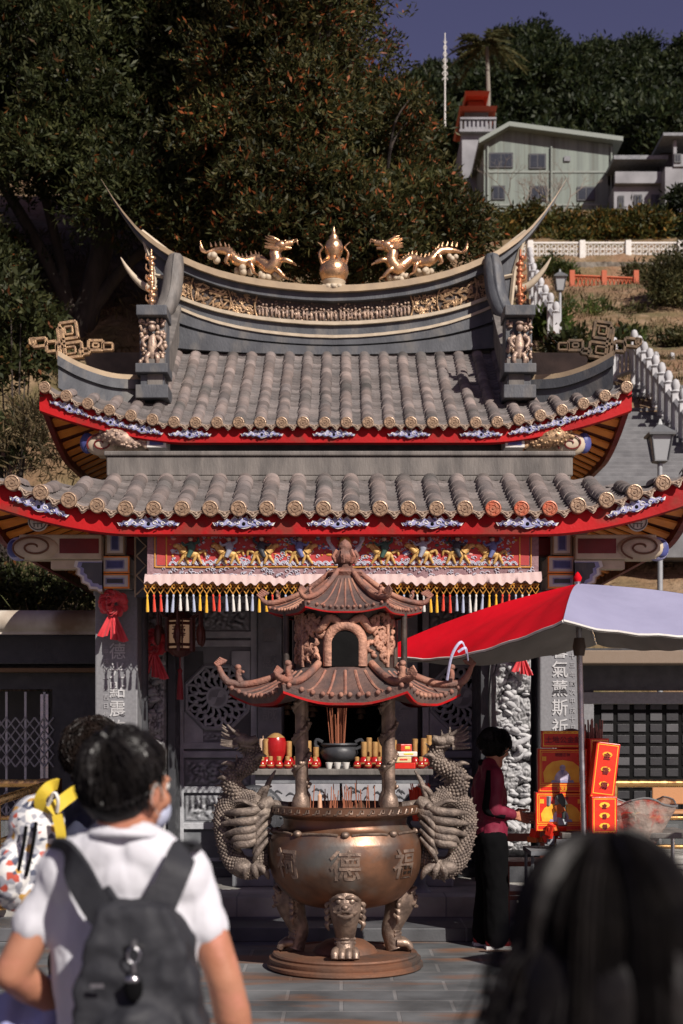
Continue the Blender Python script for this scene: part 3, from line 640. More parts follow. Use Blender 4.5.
    for a in (-1, 1): g.tube(cr([fp[-1], fp[-1] + V((-s * .08, 0, a * .06)), fp[-1] + V((-s * .14, 0, a * .07 + .03))], 3), rr([.03, .04, .008], 7), 6, sq=.4)
    g.ball(fp[0] + V((s * .02, -.05, .05)), .03, 8, 6); g.tube([fp[0], fp[0] + V((s * .08, 0, -.03))], [.06, .04], 8)
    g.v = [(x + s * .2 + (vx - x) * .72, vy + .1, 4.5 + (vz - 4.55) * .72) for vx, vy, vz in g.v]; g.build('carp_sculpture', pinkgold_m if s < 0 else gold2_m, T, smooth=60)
    g = MB(); x = XU + s * 1.84; g.bx(x - .1, x + .1, 14.6, 14.95, 4.42, 4.56); o = g.build('bracket_block', white_m, T, bevel=.005)
    MB().bx(x - .07, x + .07, 14.594, 14.7, 4.445, 4.535).build('painted_panel', blue_m, o)
    # dark posts behind, jamb columns
    g = MB(); g.lathe([(.05, .25), (.05, 3.2)], ((-1.70 if s < 0 else 1.66), 12.15, 0), 18); g.build('rear_column', dark_m, T, smooth=50)
# beams behind the fascia
g = MB(); g.bx(-2.1, 2.05, 11.75, 12.0, 3.16, 3.4); g.build('front_beam', dred_m, T)
g = MB(); g.bx(-2.0, 1.95, 12.0, 12.9, 3.1, 3.16); g.build('porch_ceiling', dark_m, T)
g = MB(); g.bx(-1.98, 1.93, 11.8, 12.0, 2.98, 3.12); g.build('front_beam', dred_m, T, bevel=.006)
zig = MB(); zig.bx(-1.7, -1.6, 11.72, 11.78, 2.62, 3.13); zg = zig.build('zigzag_board', dark_m, T)
g = MB()
for k in range(3): 
    z = 2.64 + k * .16; g.tube([(-1.69, 11.715, z), (-1.61, 11.715, z + .08), (-1.69, 11.715, z + .16)], .007, 4)
g.tube([(-1.7, 11.715, 2.62), (-1.7, 11.715, 3.12)], .008, 4); g.build('painted_edge', cream_m, zg)
# ---- hall front wall at Y = 13: carved door leaves, posts, relief walls, dark interior
YW = 13.0
g = MB(); g.bx(-2.0, -.53, 13.02, 13.2, .25, 3.1); g.bx(.47, 1.95, 13.02, 13.2, .25, 3.1); g.bx(-.53, .47, 13.02, 13.2, 2.66, 3.1)
g.bx(-2.0, -1.85, 13.2, 17, .25, 3.5); g.bx(1.8, 1.95, 13.2, 17, .25, 3.5); g.build('front_wall', dark_m, T)
g = MB(); g.bx(-1.8, 1.8, 14.85, 14.95, .25, 3.1); g.build('inner_shade_wall', black_m, T)  # black sheet across the doorway, the interior's shade put into its colour
for k, (px, py, r_) in enumerate(((312, 706, 11), (361, 708, 9), (383, 704, 12), (287, 704, 9), (300, 738, 8))):
    p = at(px, py, 14.2); g = MB(); sc = 14.2 / F
    for j in range(4): g.lathe([(r_ * sc * (1 - abs(j - 1.5) * .3) * .7, 0), (r_ * sc * (1 - abs(j - 1.5) * .3) * .5, .04), (.01, .05)], p + V((0, 0, (j - 2) * .055)), 10)
    g.tube([p + V((0, 0, .1)), p + V((0, 0, .9))], .006, 4); g.build('hanging_ornament', gold2_m, T, smooth=50)
doorl_m = M('carved_door_stone', (.19, .195, .21), .6, col2=(.26, .265, .28), scale=9, bump=.4, bscale=45, point=.05)
for s, c0 in ((-1, -1.13), (1, 1.10)):
    x0, x1 = c0 - .365, c0 + .365; g = MB()
    g.bx(x0, x1, 12.96, 13.0, .3, 2.72)
    d_ = g.build('door_leaf', dgrey_m, T)
    g = MB()
    for z in (.3, .62, .95, 1.27, 1.35, 2.28, 2.36, 2.68): g.bx(x0, x1, 12.925, 12.958, z, z + .06)
    for x in (x0, x1 - .06): g.bx(x, x + .06, 12.92, 12.9578, .3, 2.74)
    g.build('door_frame', doorl_m, d_, bevel=.006)
    g = MB()      # octagon fretwork
    C = V((c0, 12.935, 1.82)); ro = .305; oc = [C + V((math.cos(a) * ro, 0, math.sin(a) * ro)) for a in [PI / 8 + k * PI / 4 for k in range(9)]]
    for a, b in zip(oc, oc[1:]): g.tube([a, b], .018, 4)
    g.lathe([(.105, 0), (.1, .02), (.085, .022), (.07, .02), (.001, .024)], C, 20, R=RX(PI / 2))
    for k in range(16):
        a = k * PI / 8; e = V((math.cos(a), 0, math.sin(a))); n_ = V((-e.z, 0, e.x))
        g.tube(cr([C + e * .1, C + e * .16 + n_ * .025, C + e * .22 - n_ * .02, C + e * .285], 4), .014, 6)
        g.tube(cr([C + e * .16, C + e * .2 + n_ * .045, C + e * .25 + n_ * .035, C + e * .26], 4), .012, 6); g.ball(C + e * .2 - n_ * .035, (.028, .02, .024), 7, 5)
    # corners filling the square
    for sx in (-1, 1):
        for sz in (-1, 1): g.prism([(c0 + sx * .3, 1.82 + sz * .13), (c0 + sx * .3, 1.82 + sz * .42), (c0 - sx * 0 + sx * .13, 1.82 + sz * .42), (c0 + sx * .13, 1.82 + sz * .3)], 12.935, 12.957)
    g.build('octagon_fretwork', doorl_m, d_, smooth=50)
    g = MB(); g.lathe([(.29, 0), (.29, .004)], (c0, 12.9575, 1.82), 8, R=RX(PI / 2)); g.build('fretwork_shade_backing', black_m, d_)  # black disc, painted shade behind the pierced fretwork
    for z0, z1 in ((.7, .93), (1.02, 1.25), (2.43, 2.66), (1.43, 1.5)):
        g = MB(); hw = .29
        def rel(u, v, z0=z0, z1=z1): 
            x = c0 - hw + 2 * hw * u; z = z0 + (z1 - z0) * v; h = abs(fbm((x * 9 + s * 5, z * 11, 1), 3)); e = min(1, min(u, 1 - u) * 8, min(v, 1 - v) * 5)
            return (x, 12.955 - .05 * h * e, z)
        g.grid(rel, 60, 24 if z1 - z0 > .1 else 8); g.build('relief_panel', doorl_m, d_, smooth=180)
    # inner door posts with inscriptions
    px0, px1 = (-.76, -.54) if s < 0 else (.47, .69); g = MB(); g.bx(px0, px1, 12.86, 13.02, .25, 2.7); po = g.build('door_post', dgrey_m, T, bevel=.01)
    column_text('靈感顯誠慈' if s < 0 else '威靈正氣鐘', (px0 + px1) / 2, 12.856, 2.45 if s < 0 else 2.46, .14, .235).build('lettering', M('post_lettering%d' % s, (.2, .2, .205), .6), po)
    # relief wall beside the pillar, dark pilaster
    rx0, rx1 = (-1.93, -1.535) if s < 0 else (1.27, 1.612); yb = 12.62 if s < 0 else 12.06; g = MB()
    def rw(u, v):
        x = rx0 + (rx1 - rx0) * u; z = .45 + 2.15 * v; p = (x * 3.2 + s * 9, z * 2.6, 2.0)
        h = .5 + .5 * fbm((p[0] * 1.3 + .6 * fbm((p[0] * 2, p[1] * 2, 4)), p[1] * 1.6, 1), 3); sc = abs(math.sin(z * 7.5 + 3 * fbm((x * 3, z * 2.2, 7), 2) + x * 4))
        e = min(1, min(u, 1 - u) * 12, min(v, 1 - v) * 30)
        return (x, yb - .2 * e * (.5 * h + .42 * sc ** .7 + .1 * abs(fbm((x * 16, z * 16, 3), 3))), z)
    g.grid(rw, 90, 300); g.bx(rx0 + .002, rx1 - .002, yb + .01, 12.98, .45, 2.6); rl = g.build('relief_wall', relief_m, T, smooth=180)
    dd = MB()
    for k in range(190):
        x = random.uniform(rx0 + .05, rx1 - .05); z = random.uniform(.55, 2.5); r_ = random.uniform(.012, .042); an = random.uniform(-.6, .6)
        dd.ball((x, yb - .1, z), (r_ * random.uniform(1, 1.9), random.uniform(.03, .07), r_ * .8), 9, 6, RY(an))
    for k in range(9):
        x = random.uniform(rx0 + .06, rx1 - .1); z = random.uniform(.55, 2.4); dd.tube(cr([(x, yb - .12, z), (x + random.uniform(-.06, .06), yb - .17, z + .05), (x + random.uniform(-.1, .1), yb - .15, z + .12), (x + random.uniform(-.1, .1), yb - .1, z + .16)], 4), rr([.012, .028, .024, .008], 13), 7)
    dd.build('carved_dragon', relief_m, rl, smooth=60)
    bx = -1.5 if s < 0 else 1.22; g = MB(); g.bx(bx - .035, bx + .035, min(12.55, yb + .05), 12.98, .25, 3.1); g.bx(rx0, rx1, yb - .04, 12.98, 2.6, 2.75); g.bx(rx0 - .02, rx1 + .02, yb - .17, 12.98, .25, .45); g.build('pilaster', dark_m, T, bevel=.006)
# threshold and inner step
g = MB(); g.bx(-1.95, 1.9, 12.3, 13.0, .25, .33); g.build('threshold', dark_m, T, bevel=.008)
# ---------------------------------------------------------------- embroidered banner under the eave
ban_m = M('banner_silk', (.46, .05, .045), .7, col2=(.35, .036, .036), scale=6, bump=.2, bscale=120, sheen=.2)
bor_m = M('banner_border', (.2, .11, .12), .7, col2=(.28, .17, .18), scale=40, bump=.4, bscale=90)
ruf_m = M('banner_ruffle', (.5, .37, .35), .8, bump=.3, bscale=40)
thr_m = M('gold_thread', (.55, .27, .05), .55, .2, bump=.3)
slv_m = M('silver_thread', (.6, .6, .66), .5, .2, col2=(.42, .42, .5), scale=40, bump=.3)
B = empty('temple_banner', (.02, 11.250, 3.15), 'long red embroidered banner with riders on golden beasts, fringed, hanging under the lower eave', 'banner')
bx0, bx1, bz0, bz1 = -1.535, 1.56, 2.70, 3.13
def bw(x, z): return 11.250 + .018 * math.sin(x * 5.1 + 1) * (1 - (z - bz0) / .46) + .008 * math.sin(x * 17) * (1 - (z - bz0) / .5)
g = MB(); g.grid(lambda u, v: (bx0 + (bx1 - bx0) * u, bw(bx0 + (bx1 - bx0) * u, bz0 + (bz1 - bz0) * v), bz0 + (bz1 - bz0) * v), 160, 12); g.build('silk', bor_m, B, smooth=180)
g = MB(); g.grid(lambda u, v: (bx0 + .075 + (bx1 - bx0 - .15) * u, bw(bx0 + .075 + (bx1 - bx0 - .15) * u, bz0 + .13 + .28 * v) - .004, bz0 + .13 + .28 * v), 150, 8); g.build('red_field', ban_m, B, smooth=180)
g = MB()
for z in (bz0 + .115, bz0 + .415): g.tube([(x, bw(x, z) - .006, z) for x in np.linspace(bx0 + .06, bx1 - .06, 60)], .006, 5)
for x in (bx0 + .06, bx1 - .06, bx0 + .15, bx1 - .15): g.tube([(x, bw(x, z) - .006, z) for z in np.linspace(bz0 + .115, bz0 + .415, 6)], .006, 5)
g.build('gold_edging', thr_m, B)
g = MB()
for k in range(230):      # stitched waves and cloud curls
    x = random.uniform(bx0 + .2, bx1 - .2); z = bz0 + random.choice((random.uniform(.125, .2), random.uniform(.125, .2), random.uniform(.2, .42))); r_ = random.uniform(.008, .022)
    g.tube([(x + math.cos(a) * r_ * (1 - a / 9), bw(x, z) - .008, z + math.sin(a) * r_ * (1 - a / 9)) for a in np.linspace(0, 5.5, 8)], .0045, 4)
for x in np.arange(bx0 + .2, bx1 - .2, .055):
    for r_ in (.03, .02): g.tube([(x + math.cos(a) * r_, bw(x, bz0 + .13) - .008, bz0 + .13 + math.sin(a) * r_) for a in np.linspace(0, PI, 7)], .005, 4)
for k in range(150):
    x = random.uniform(bx0 + .05, bx1 - .05); z = bz0 + random.uniform(.04, .11); r_ = random.uniform(.008, .018); g.tube([(x + math.cos(a) * r_, bw(x, z) - .008, z + math.sin(a) * r_ * .7) for a in np.linspace(0, 4.5, 7)], .004, 4)
g.build('embroidery_pattern', slv_m, B)
g = MB()
for k in range(420):
    x = random.uniform(bx0 + .18, bx1 - .18); z = bz0 + random.uniform(.2, .425); g.mat(random.choice((0, 0, 1, 2, 3, 4))); r_ = random.uniform(.005, .014); g.ball((x, bw(x, z) - .006, z), (r_ * random.uniform(.8, 1.8), .005, r_), 6, 4)
g.build('embroidery_dot_pattern', [thr_m, slv_m, M('thread_pink', (.6, .25, .22), .7), M('thread_teal', (.08, .16, .15), .7), M('thread_blue', (.16, .2, .42), .7)], B, smooth=60)
beast_m = M('gold_embroidery', (.62, .38, .13), .5, .1, col2=(.42, .25, .07), scale=60, bump=.4)
robes = [M('robe_teal', (.04, .09, .07), .6), M('robe_grey', (.3, .32, .38), .6), M('robe_dark', (.035, .04, .05), .6), M('robe_blue', (.12, .14, .3), .6)]
face_m = M('embroidered_face', (.5, .35, .26), .6)
def rider(k, s):
    g = MB(); w_ = random.uniform(-.01, .01)
    g.ball((0, 0, .09), (.07, .022, .034), 10, 7)
    g.tube(cr([(.05 * s, 0, .1), (.085 * s, 0, .14), (.1 * s, -.005, .165)], 3), rr([.03, .024, .02], 7), 7); g.ball((.112 * s, -.006, .163), (.03, .018, .02), 8, 6)
    for x, dx in ((-.055, -.03), (-.04, .025), (.04, -.02), (.055, .045)): g.tube(cr([(x * s, 0, .08), ((x + dx * .4) * s, -.004, .045), ((x + dx) * s, 0, .005)], 3), rr([.018, .013, .01], 7), 6)
    g.tube(cr([(-.065 * s, 0, .1), (-.105 * s, 0, .12), (-.115 * s, 0, .075)], 3), rr([.014, .016, .006], 7), 6)
    for q in range(5): g.ball((.07 * s - q * .008 * s, -.01, .17 - q * .012), .012, 6, 5)
    g.mat(1); g.ball((-.005 * s, -.012, .155), (.034, .02, .05), 9, 7); g.tube([(-.005 * s, -.02, .12), (.02 * s, -.024, .06)], [.024, .016], 7)
    g.tube(cr([(.01 * s, -.015, .18), (.05 * s, -.02, .165), (.07 * s, -.018, .19 + w_)], 3), rr([.014, .012, .008], 7), 6); g.tube(cr([(-.03 * s, -.015, .18), (-.06 * s, -.018, .2), (-.06 * s, -.018, .235)], 3), rr([.014, .012, .008], 7), 6)
    g.mat(2); g.ball((0, -.016, .22), (.02, .018, .022), 8, 6); g.mat(3); g.ball((0, -.016, .238), (.024, .018, .012), 8, 5); g.tube([(0, -.016, .24), (.004, -.016, .262)], [.008, .003], 5)
    me = g.mesh('rider', smooth=60)
    for m_ in (beast_m, robes[k % 4], face_m, robes[2]): me.materials.append(m_)
    return me
for k, (px, s) in enumerate(((191, -1), (229, -1), (262, 1), (300, 1), (384, -1), (422, -1), (457, 1), (492, -1))):
    x = (px - 341.5) / F * 11.250; z = bz0 + .135; inst(rider(k, s), 'embroidered_rider', B, V((x, bw(x, z) - .014, z)) - B.location, (0, 0, 0), (1.0, 1, .9))
g = MB(); cx = .03
for s in (-1, 1):
    for j in range(6): g.tube(cr([(cx + s * .03, 11.220, bz0 + .2), (cx + s * (.08 + j * .012), 11.250, bz0 + .23 + j * .02), (cx + s * (.13 - j * .004), 11.250, bz0 + .28 + j * .03)], 4), rr([.008, .014, .004], 9), 5)
g.mat(1); g.ball((cx, 11.220, bz0 + .28), (.05, .02, .08), 10, 8); g.ball((cx, 11.250, bz0 + .38), (.04, .02, .04), 9, 7); g.tube([(cx - .06, 11.220, bz0 + .2), (cx, 11.250, bz0 + .3), (cx + .06, 11.220, bz0 + .2)], .016, 6)
g.build('centre_emblem', [slv_m, beast_m], B, smooth=60)
g = MB(); secs = []
for q in range(241):
    x = bx0 - .02 + (bx1 - bx0 + .04) * q / 240; p = .03 * math.sin(q * 1.1) + .02 * math.sin(q * .37); lift = .02 * max(0, (x - 1.2) / .4)
    secs.append([(x, 11.210 - .015 + p * .5, bz0 - .02 + lift + p * .5), (x, 11.220, bz0 + .025 + lift + p * .5), (x, 11.245, bz0 + .06 + lift), (x, 11.245, bz0 - .02 + lift)])
g.loft(secs).build('ruffle', ruf_m, B, smooth=60)
g = MB()
xs = np.arange(bx0 + .0, bx1, .052)
for x in xs:
    for s in (-1, 1): g.tube([(x, 11.240, bz0 - .02), (x + s * .026, 11.240, bz0 - .06), (x, 11.240, bz0 - .1)], .0045, 4); g.tube([(x + s * .026, 11.240, bz0 - .02), (x, 11.240, bz0 - .06)], .0045, 4)
g.tube([(bx0, 11.240, bz0 - .02), (bx1, 11.240, bz0 - .02)], .006, 4); g.build('knotted_fringe', thr_m, B)
tm = {}
for nm, c in (('Y', (.75, .4, .02)), ('R', (.6, .04, .015)), ('W', (.62, .6, .55)), ('B', (.36, .4, .52))):
    t = MB(); t.lathe([(.002, 0), (.009, -.008), (.009, -.02), (.006, -.026), (.0095, -.05), (.0115, -.085), (.013, -.12), (.012, -.138), (.001, -.14)], (0, 0, 0), 10); me = t.mesh('tassel', smooth=60); me.materials.append(M('tassel_' + nm, c, .75, bump=.6, bscale=200, sheen=.3, stretch=(1, 1, .05))); tm[nm] = me
seq = 'YRRBBWWBYYRRBWWWBYYRRBBWWBYYRRBWWBYYRRBBWWWYYRRBBWWBYYRRBWWBYYRR'
for i, x in enumerate(xs): inst(tm[seq[i % len(seq)]], 'tassel', B, V((x, 11.240 + random.uniform(-.006, .006), bz0 - .1)) - B.location, (random.uniform(-.05, .05), random.uniform(-.07, .07), 0), (1, 1, random.uniform(.93, 1.08)))
# ---------------------------------------------------------------- red bows
bow_m = M('red_satin', (.5, .02, .03), .4, col2=(.62, .05, .06), scale=9, bump=.3, bscale=30, sheen=.3)
def bow(loc, label, s=1.0):
    e = empty('satin_bow', loc, label, 'bow', 'red satin bows on the temple')
    g = MB()
    for k in range(60):
        a = random.uniform(0, 6.28); b = math.acos(random.uniform(-.2, 1)); d_ = V((math.sin(b) * math.cos(a), -math.cos(b) * .7, math.sin(b) * math.sin(a))); n_ = d_.cross(V((.3, .9, .2))).normalized(); c_ = d_ * .085 * s
        g.tube(cr([c_ * .5, c_ + n_ * .02 * s, c_ * 1.25, c_ - n_ * .02 * s, c_ * .5], 3), rr([.012 * s, .024 * s, .026 * s, .024 * s, .012 * s], 13), 5, sq=.35)
    g.build('rosette', bow_m, e, smooth=60, local=True)
    for dx in (-.07, .02, .075):
        g = MB(); g.grid(lambda u, v: ((dx * v * 1.2 + (u - .5) * (.03 + .06 * v)) * s, -.03 + .015 * math.sin(u * 9 + dx * 40) * v, (-.06 - (.24 + dx * .3) * v + .02 * abs(u - .5) * v) * s), 10, 8); g.build('ribbon_tail', bow_m, e, smooth=180, local=True)
    return e
bow((-1.885, 11.74, 2.57), 'red satin rosette with ribbon tails at the head of the left inscribed pillar')
bow((1.83, 11.78, 2.62), 'red satin rosette at the head of the right pillar, mostly behind the umbrella')
bow((-1.62, 12.3, 2.28), 'dark red satin bow hanging in shade behind the left pillar', 1.0)
bow((1.5, 11.85, 2.2), 'small red bow above the sunlit relief wall beside the right pillar', .7)
# ---------------------------------------------------------------- palace lantern
lw_m = M('lantern_wood', (.07, .018, .014), .4, col2=(.11, .03, .02), scale=9); lp_m = M('lantern_glass', (.4, .24, .15), .4, col2=(.5, .36, .24), scale=12, emit=(1, .6, .35, .12))
Ln = empty('palace_lantern', (-1.385, 12.2, 2.36), 'hexagonal dark wood palace lantern hanging beside the left carved door', 'lantern')
g = MB()
for a in range(6):
    an = a * PI / 3 + PI / 6; x, y = math.cos(an), math.sin(an)
    for z in (-.12, -.085, .06, .09): g.tube([(x * .095, y * .095, z), (math.cos(an + PI / 3) * .095, math.sin(an + PI / 3) * .095, z)], .01, 4)
    g.tube([(x * .095, y * .095, -.13), (x * .095, y * .095, .1)], .016, 5); g.tube([(x * .088 + math.cos(an + PI / 3) * .03, y * .088 + math.sin(an + PI / 3) * .03, -.12), (x * .088 + math.cos(an + PI / 3) * .03, y * .088 + math.sin(an + PI / 3) * .03, .09)], .006, 4); g.tube(cr([(x * .09, y * .09, .1), (x * .14, y * .14, .12), (x * .165, y * .165, .16)], 3), .008, 5); g.tube([(x * .165, y * .165, .15), (x * .165, y * .165, -.02)], [.006, .014], 5); g.ball((x * .165, y * .165, -.02), (.026, .026, .075), 7, 6)
g.lathe([(.1, .1), (.06, .14), (.03, .16), (.02, .22)], (0, 0, 0), 6); g.lathe([(.09, -.125), (.05, -.16), (.01, -.17)], (0, 0, 0), 6); g.tube([(0, 0, .2), (0, 0, .78)], .006, 5)
g.build('lantern_frame', lw_m, Ln, local=True, smooth=30)
g = MB(); g.lathe([(.085, -.115), (.085, .085)], (0, 0, 0), 6, a0=PI / 6, a1=PI / 6 + 2 * PI); g.build('lantern_pane', lp_m, Ln, local=True)
text_mesh('壽', .1).build('pane_motif', lw_m, Ln, local=True).location = (0, -.079, 0); Ln.scale = (1.25,) * 3
g = MB(); g.tube([(0, 0, -.17), (0, 0, -.24)], .004, 4); g.lathe([(.003, -.24), (.018, -.26), (.012, -.28), (.02, -.36), (.024, -.46), (.002, -.462)], (0, 0, 0), 10); g.build('lantern_tassel', M('tassel_dark', (.2, .015, .02), .7), Ln, local=True, smooth=60)
# ---------------------------------------------------------------- altar table and offerings
A = empty('altar_table', (0, 12.05, .33), 'long grey stone altar table with pale carved front panels before the dark doorway', 'table')
az = 1.2
g = MB(); g.bx(-.78, .76, 11.8, 12.35, az - .05, az); g.build('table_top', tgrey_m, A, bevel=.008)
g = MB(); g.bx(-.72, .7, 11.85, 12.3, az - .12, az - .052); g.build('apron', dgrey_m, A, bevel=.005)
g = MB(); g.bx(-.74, .72, 11.86, 12.3, .33, .92); g.build('table_body', dark_m, A)
mar_m = M('white_marble', (.36, .36, .37), .5, col2=(.26, .26, .28), scale=8, bump=.1)
for k in range(4):
    x = -.72 + k * .36; g = MB(); g.bx(x + .005, x + .345, 11.835, 11.858, .9, az - .122); pn = g.build('front_panel', mar_m, A)
    g = MB()
    for j in range(7):
        bx_ = x + random.uniform(.06, .28); zz = .92 + random.uniform(.02, .12); a = random.uniform(0, 6.28); g.tube(cr([(bx_, 11.834, zz), (bx_ + .04 * math.cos(a), 11.832, zz + .025), (bx_ + .08 * math.cos(a), 11.834, zz + .02 * math.sin(a))], 3), rr([.004, .01, .003], 7), 5, sq=.5)
    g.build('ink_painting', dark_m, pn)
g = MB(); g.bx(-.745, .725, 11.83, 11.86, .84, .895); g.build('red_band', red_m, A)
jar_r = M('red_glass', (.36, .012, .014), .22, col2=(.28, .01, .01), scale=9); jar_g = M('gold_paper', (.6, .36, .14), .4, .4, col2=(.45, .26, .1), scale=20)
OFF = T.location
def jar(loc, r, h, label, tall=0, neck=0):
    e = empty('oil_lamp', loc, label, 'oil lamp', 'red oil lamps on the altar table'); g = MB()
    g.lathe([(r * .5, 0), (r * .95, h * .18), (r, h * .45), (r * .8, h * .8), (r * .45, h)], (0, 0, 0), 16); g.build('lamp_body', jar_r, e, local=True, smooth=50)
    g = MB(); g.lathe([(r * .5, h), (r * .55, h + .01), (r * .55, h + .03 + tall), (r * .4, h + .035 + tall), (.002, h + .035 + tall)], (0, 0, 0), 14); g.build('lamp_top', jar_g, e, local=True, smooth=40)
    g = MB(); g.lathe([(r * 1.005, h * .35), (r * 1.01, h * .5)], (0, 0, 0), 14, a0=-PI * .75, a1=-PI * .25); g.build('paper_label', jar_g, e, local=True)
small = [(262, 'front'), (270.5, ''), (279, ''), (287.5, ''), (296, '')]
nm = ['leftmost small round red oil lamp in the front row of the altar', 'second small round red oil lamp from the left on the altar', 'third small round red lamp from the left, below the big red bowl', 'fourth small round red oil lamp from the left on the altar', 'small round red lamp just left of the left censer post']
for (px, _), l in zip(small, nm):
    p = at(px, 768, 11.92); jar((p.x, 11.92, az), .036, .07, l)
for px, l, tl in ((308.5, 'tall gold topped red oil lamp left of the black altar incense pot', .1), (364, 'gold topped red lamp immediately right of the black altar incense pot', .09), (375, 'middle gold topped red lamp right of the incense pot', .09), (386, 'gold topped red lamp beside the right censer post, left of it', .09)):
    p = at(px, 768, 12.02); jar((p.x, 12.02, az), .046, .1, l, tl)
for px, l, tl in ((424, 'red lamp with tall gold top at the right end of the altar', .12), (434, 'rightmost red oil lamp on the altar', .02)):
    p = at(px, 768, 12.1); jar((p.x, 12.1, az), .046, .1, l, tl)
for px, dy, tl, l in ((266, .16, .12, 'gold topped red lamp in the back row at the left end of the altar'), (289, .2, .1, 'gold topped red lamp in the back row right of the big red bowl'), (316, .16, .05, 'squat gold capped red lamp touching the left side of the altar incense pot'),
    (369, .2, .13, 'tall gold topped red lamp behind the lamps right of the incense pot'), (380, .2, .13, 'second tall red lamp in the back row right of the incense pot'), (394, .18, .11, 'red lamp in the back row behind the right censer post'), (415, .2, .12, 'red lamp in the back row behind the snack packets'), (429, .22, .15, 'tallest red lamp in the back row at the right end of the altar'), (440, .04, .03, 'small red lamp past the right edge of the altar lamps row')):
    p = at(px, 768, 11.95 + dy); jar((p.x, 11.95 + dy, az), .045, .095, l, tl)
for px, l in ((357, 'small round red lamp in front row right of the three white cups'), (368, 'second small round red lamp right of the white cups'), (379, 'third small round red lamp right of the white cups'), (421, 'small round red lamp in front row right of the snack packets'), (431, 'small round red lamp in front row at the right end'), (305, 'small round red lamp in front row right of the left censer post'), (315, 'small round red lamp left of the three white cups')):
    p = at(px, 768, 11.9); jar((p.x, 11.9, az), .034, .066, l)
e = empty('offering_bowl', (-.56, 12.15, az), 'large red offering bowl behind the row of small lamps on the altar', 'bowl'); g = MB(); g.lathe([(.05, 0), (.06, .01), (.05, .05), (.085, .13), (.09, .22), (.075, .26), (.002, .262)], (0, 0, 0), 18); g.build('bowl_body', jar_r, e, local=True, smooth=50)
g = MB(); g.lathe([(.076, .26), (.04, .29), (.015, .3)], (0, 0, 0), 14); g.build('bowl_lid', jar_g, e, local=True, smooth=50)
for px, l in ((263, 'thick cream candle at the left end of the altar'), (300, 'cream candle behind the left censer post on the altar')):
    p = at(px, 745, 12.15); g = MB(); g.lathe([(.036, 0), (.036, .24), (.03, .25), (.002, .246)], (p.x, 12.15, az), 16); g.tube([(p.x, 12.15, az + .245), (p.x, 12.15, az + .275)], .003, 4); top(g, 'candle', M('candle_wax%d' % px, (.55, .38, .26), .5), l, 'candle', (p.x, 12.15, az), smooth=50)
p = at(339, 768, 12.15); pot = empty('altar_incense_pot', (p.x, 12.15, az), 'squat black incense pot with sticks in the middle of the altar table', 'incense pot')
g = MB(); g.lathe([(.09, 0), (.1, .02), (.08, .045), (.14, .08), (.165, .13), (.15, .17), (.14, .18), (.16, .2), (.155, .212), (.13, .205), (.002, .19)], (0, 0, 0), 26)
for s in (-1, 1): g.tube(cr([(s * .14, 0, .16), (s * .2, 0, .19), (s * .19, 0, .24), (s * .14, 0, .22)], 3), .016, 6)
g.build('pot_body', dark_m, pot, local=True, smooth=50)
inc_m = M('incense_stick', (.3, .1, .05), .8); st_me = MB().tube([(0, 0, 0), (0, 0, 1)], .0035, 5).mesh('stick'); st_me.materials.append(inc_m)
for k in range(26):
    a = random.uniform(0, 6.28); r_ = random.uniform(0, .08); h = random.uniform(.2, .5); inst(st_me, 'incense_stick', pot, (math.cos(a) * r_, math.sin(a) * r_, .19), (-math.sin(a) * r_ * 1.2, math.cos(a) * r_ * 1.2, 0), (1, 1, h))
for px, l in ((329, 'left white tea cup in front of the black incense pot'), (337.5, 'middle white tea cup in front of the black incense pot'), (346, 'right white tea cup in front of the black incense pot')):
    p = at(px, 770, 11.86); g = MB(); g.lathe([(.018, 0), (.02, .004), (.026, .03), (.032, .055), (.028, .055), (.02, .02), (.002, .015)], (p.x, 11.86, az), 16); top(g, 'tea_cup', white_m, l, 'cup', (p.x, 11.86, az), group='tea cups on the altar', smooth=50)
for i, (px, dz, w_, h, c, l) in enumerate(((404, 0, .2, .05, (.6, .03, .02), 'red snack packet at the bottom of the pile on the altar'), (402, .052, .15, .05, (.66, .55, .3), 'pale yellow snack packet in the middle of the pile on the altar'), (406, .104, .17, .04, (.7, .62, .55), 'white snack packet near the top of the pile on the altar'), (404, .146, .1, .06, (.55, .05, .03), 'small red packet on top of the pile on the altar'))):
    p = at(px, 768, 11.95); g = MB(); g.box((p.x, 11.95, az + dz + h / 2), (w_, .12, h), RZ(.15 * (i - 1))); g.mat(1); g.box((p.x + .01, 11.95, az + dz + h / 2), (w_ * .5, .122, h * .45), RZ(.15 * (i - 1))); top(g, 'snack_packet', [M('packet%d' % i, c, .35), M('packet_mark%d' % i, (.7, .5, .05) if i != 1 else (.6, .05, .03), .4)], l, 'packet', (p.x, 11.95, az + dz), group='snack packets piled on the altar', bevel=.006)
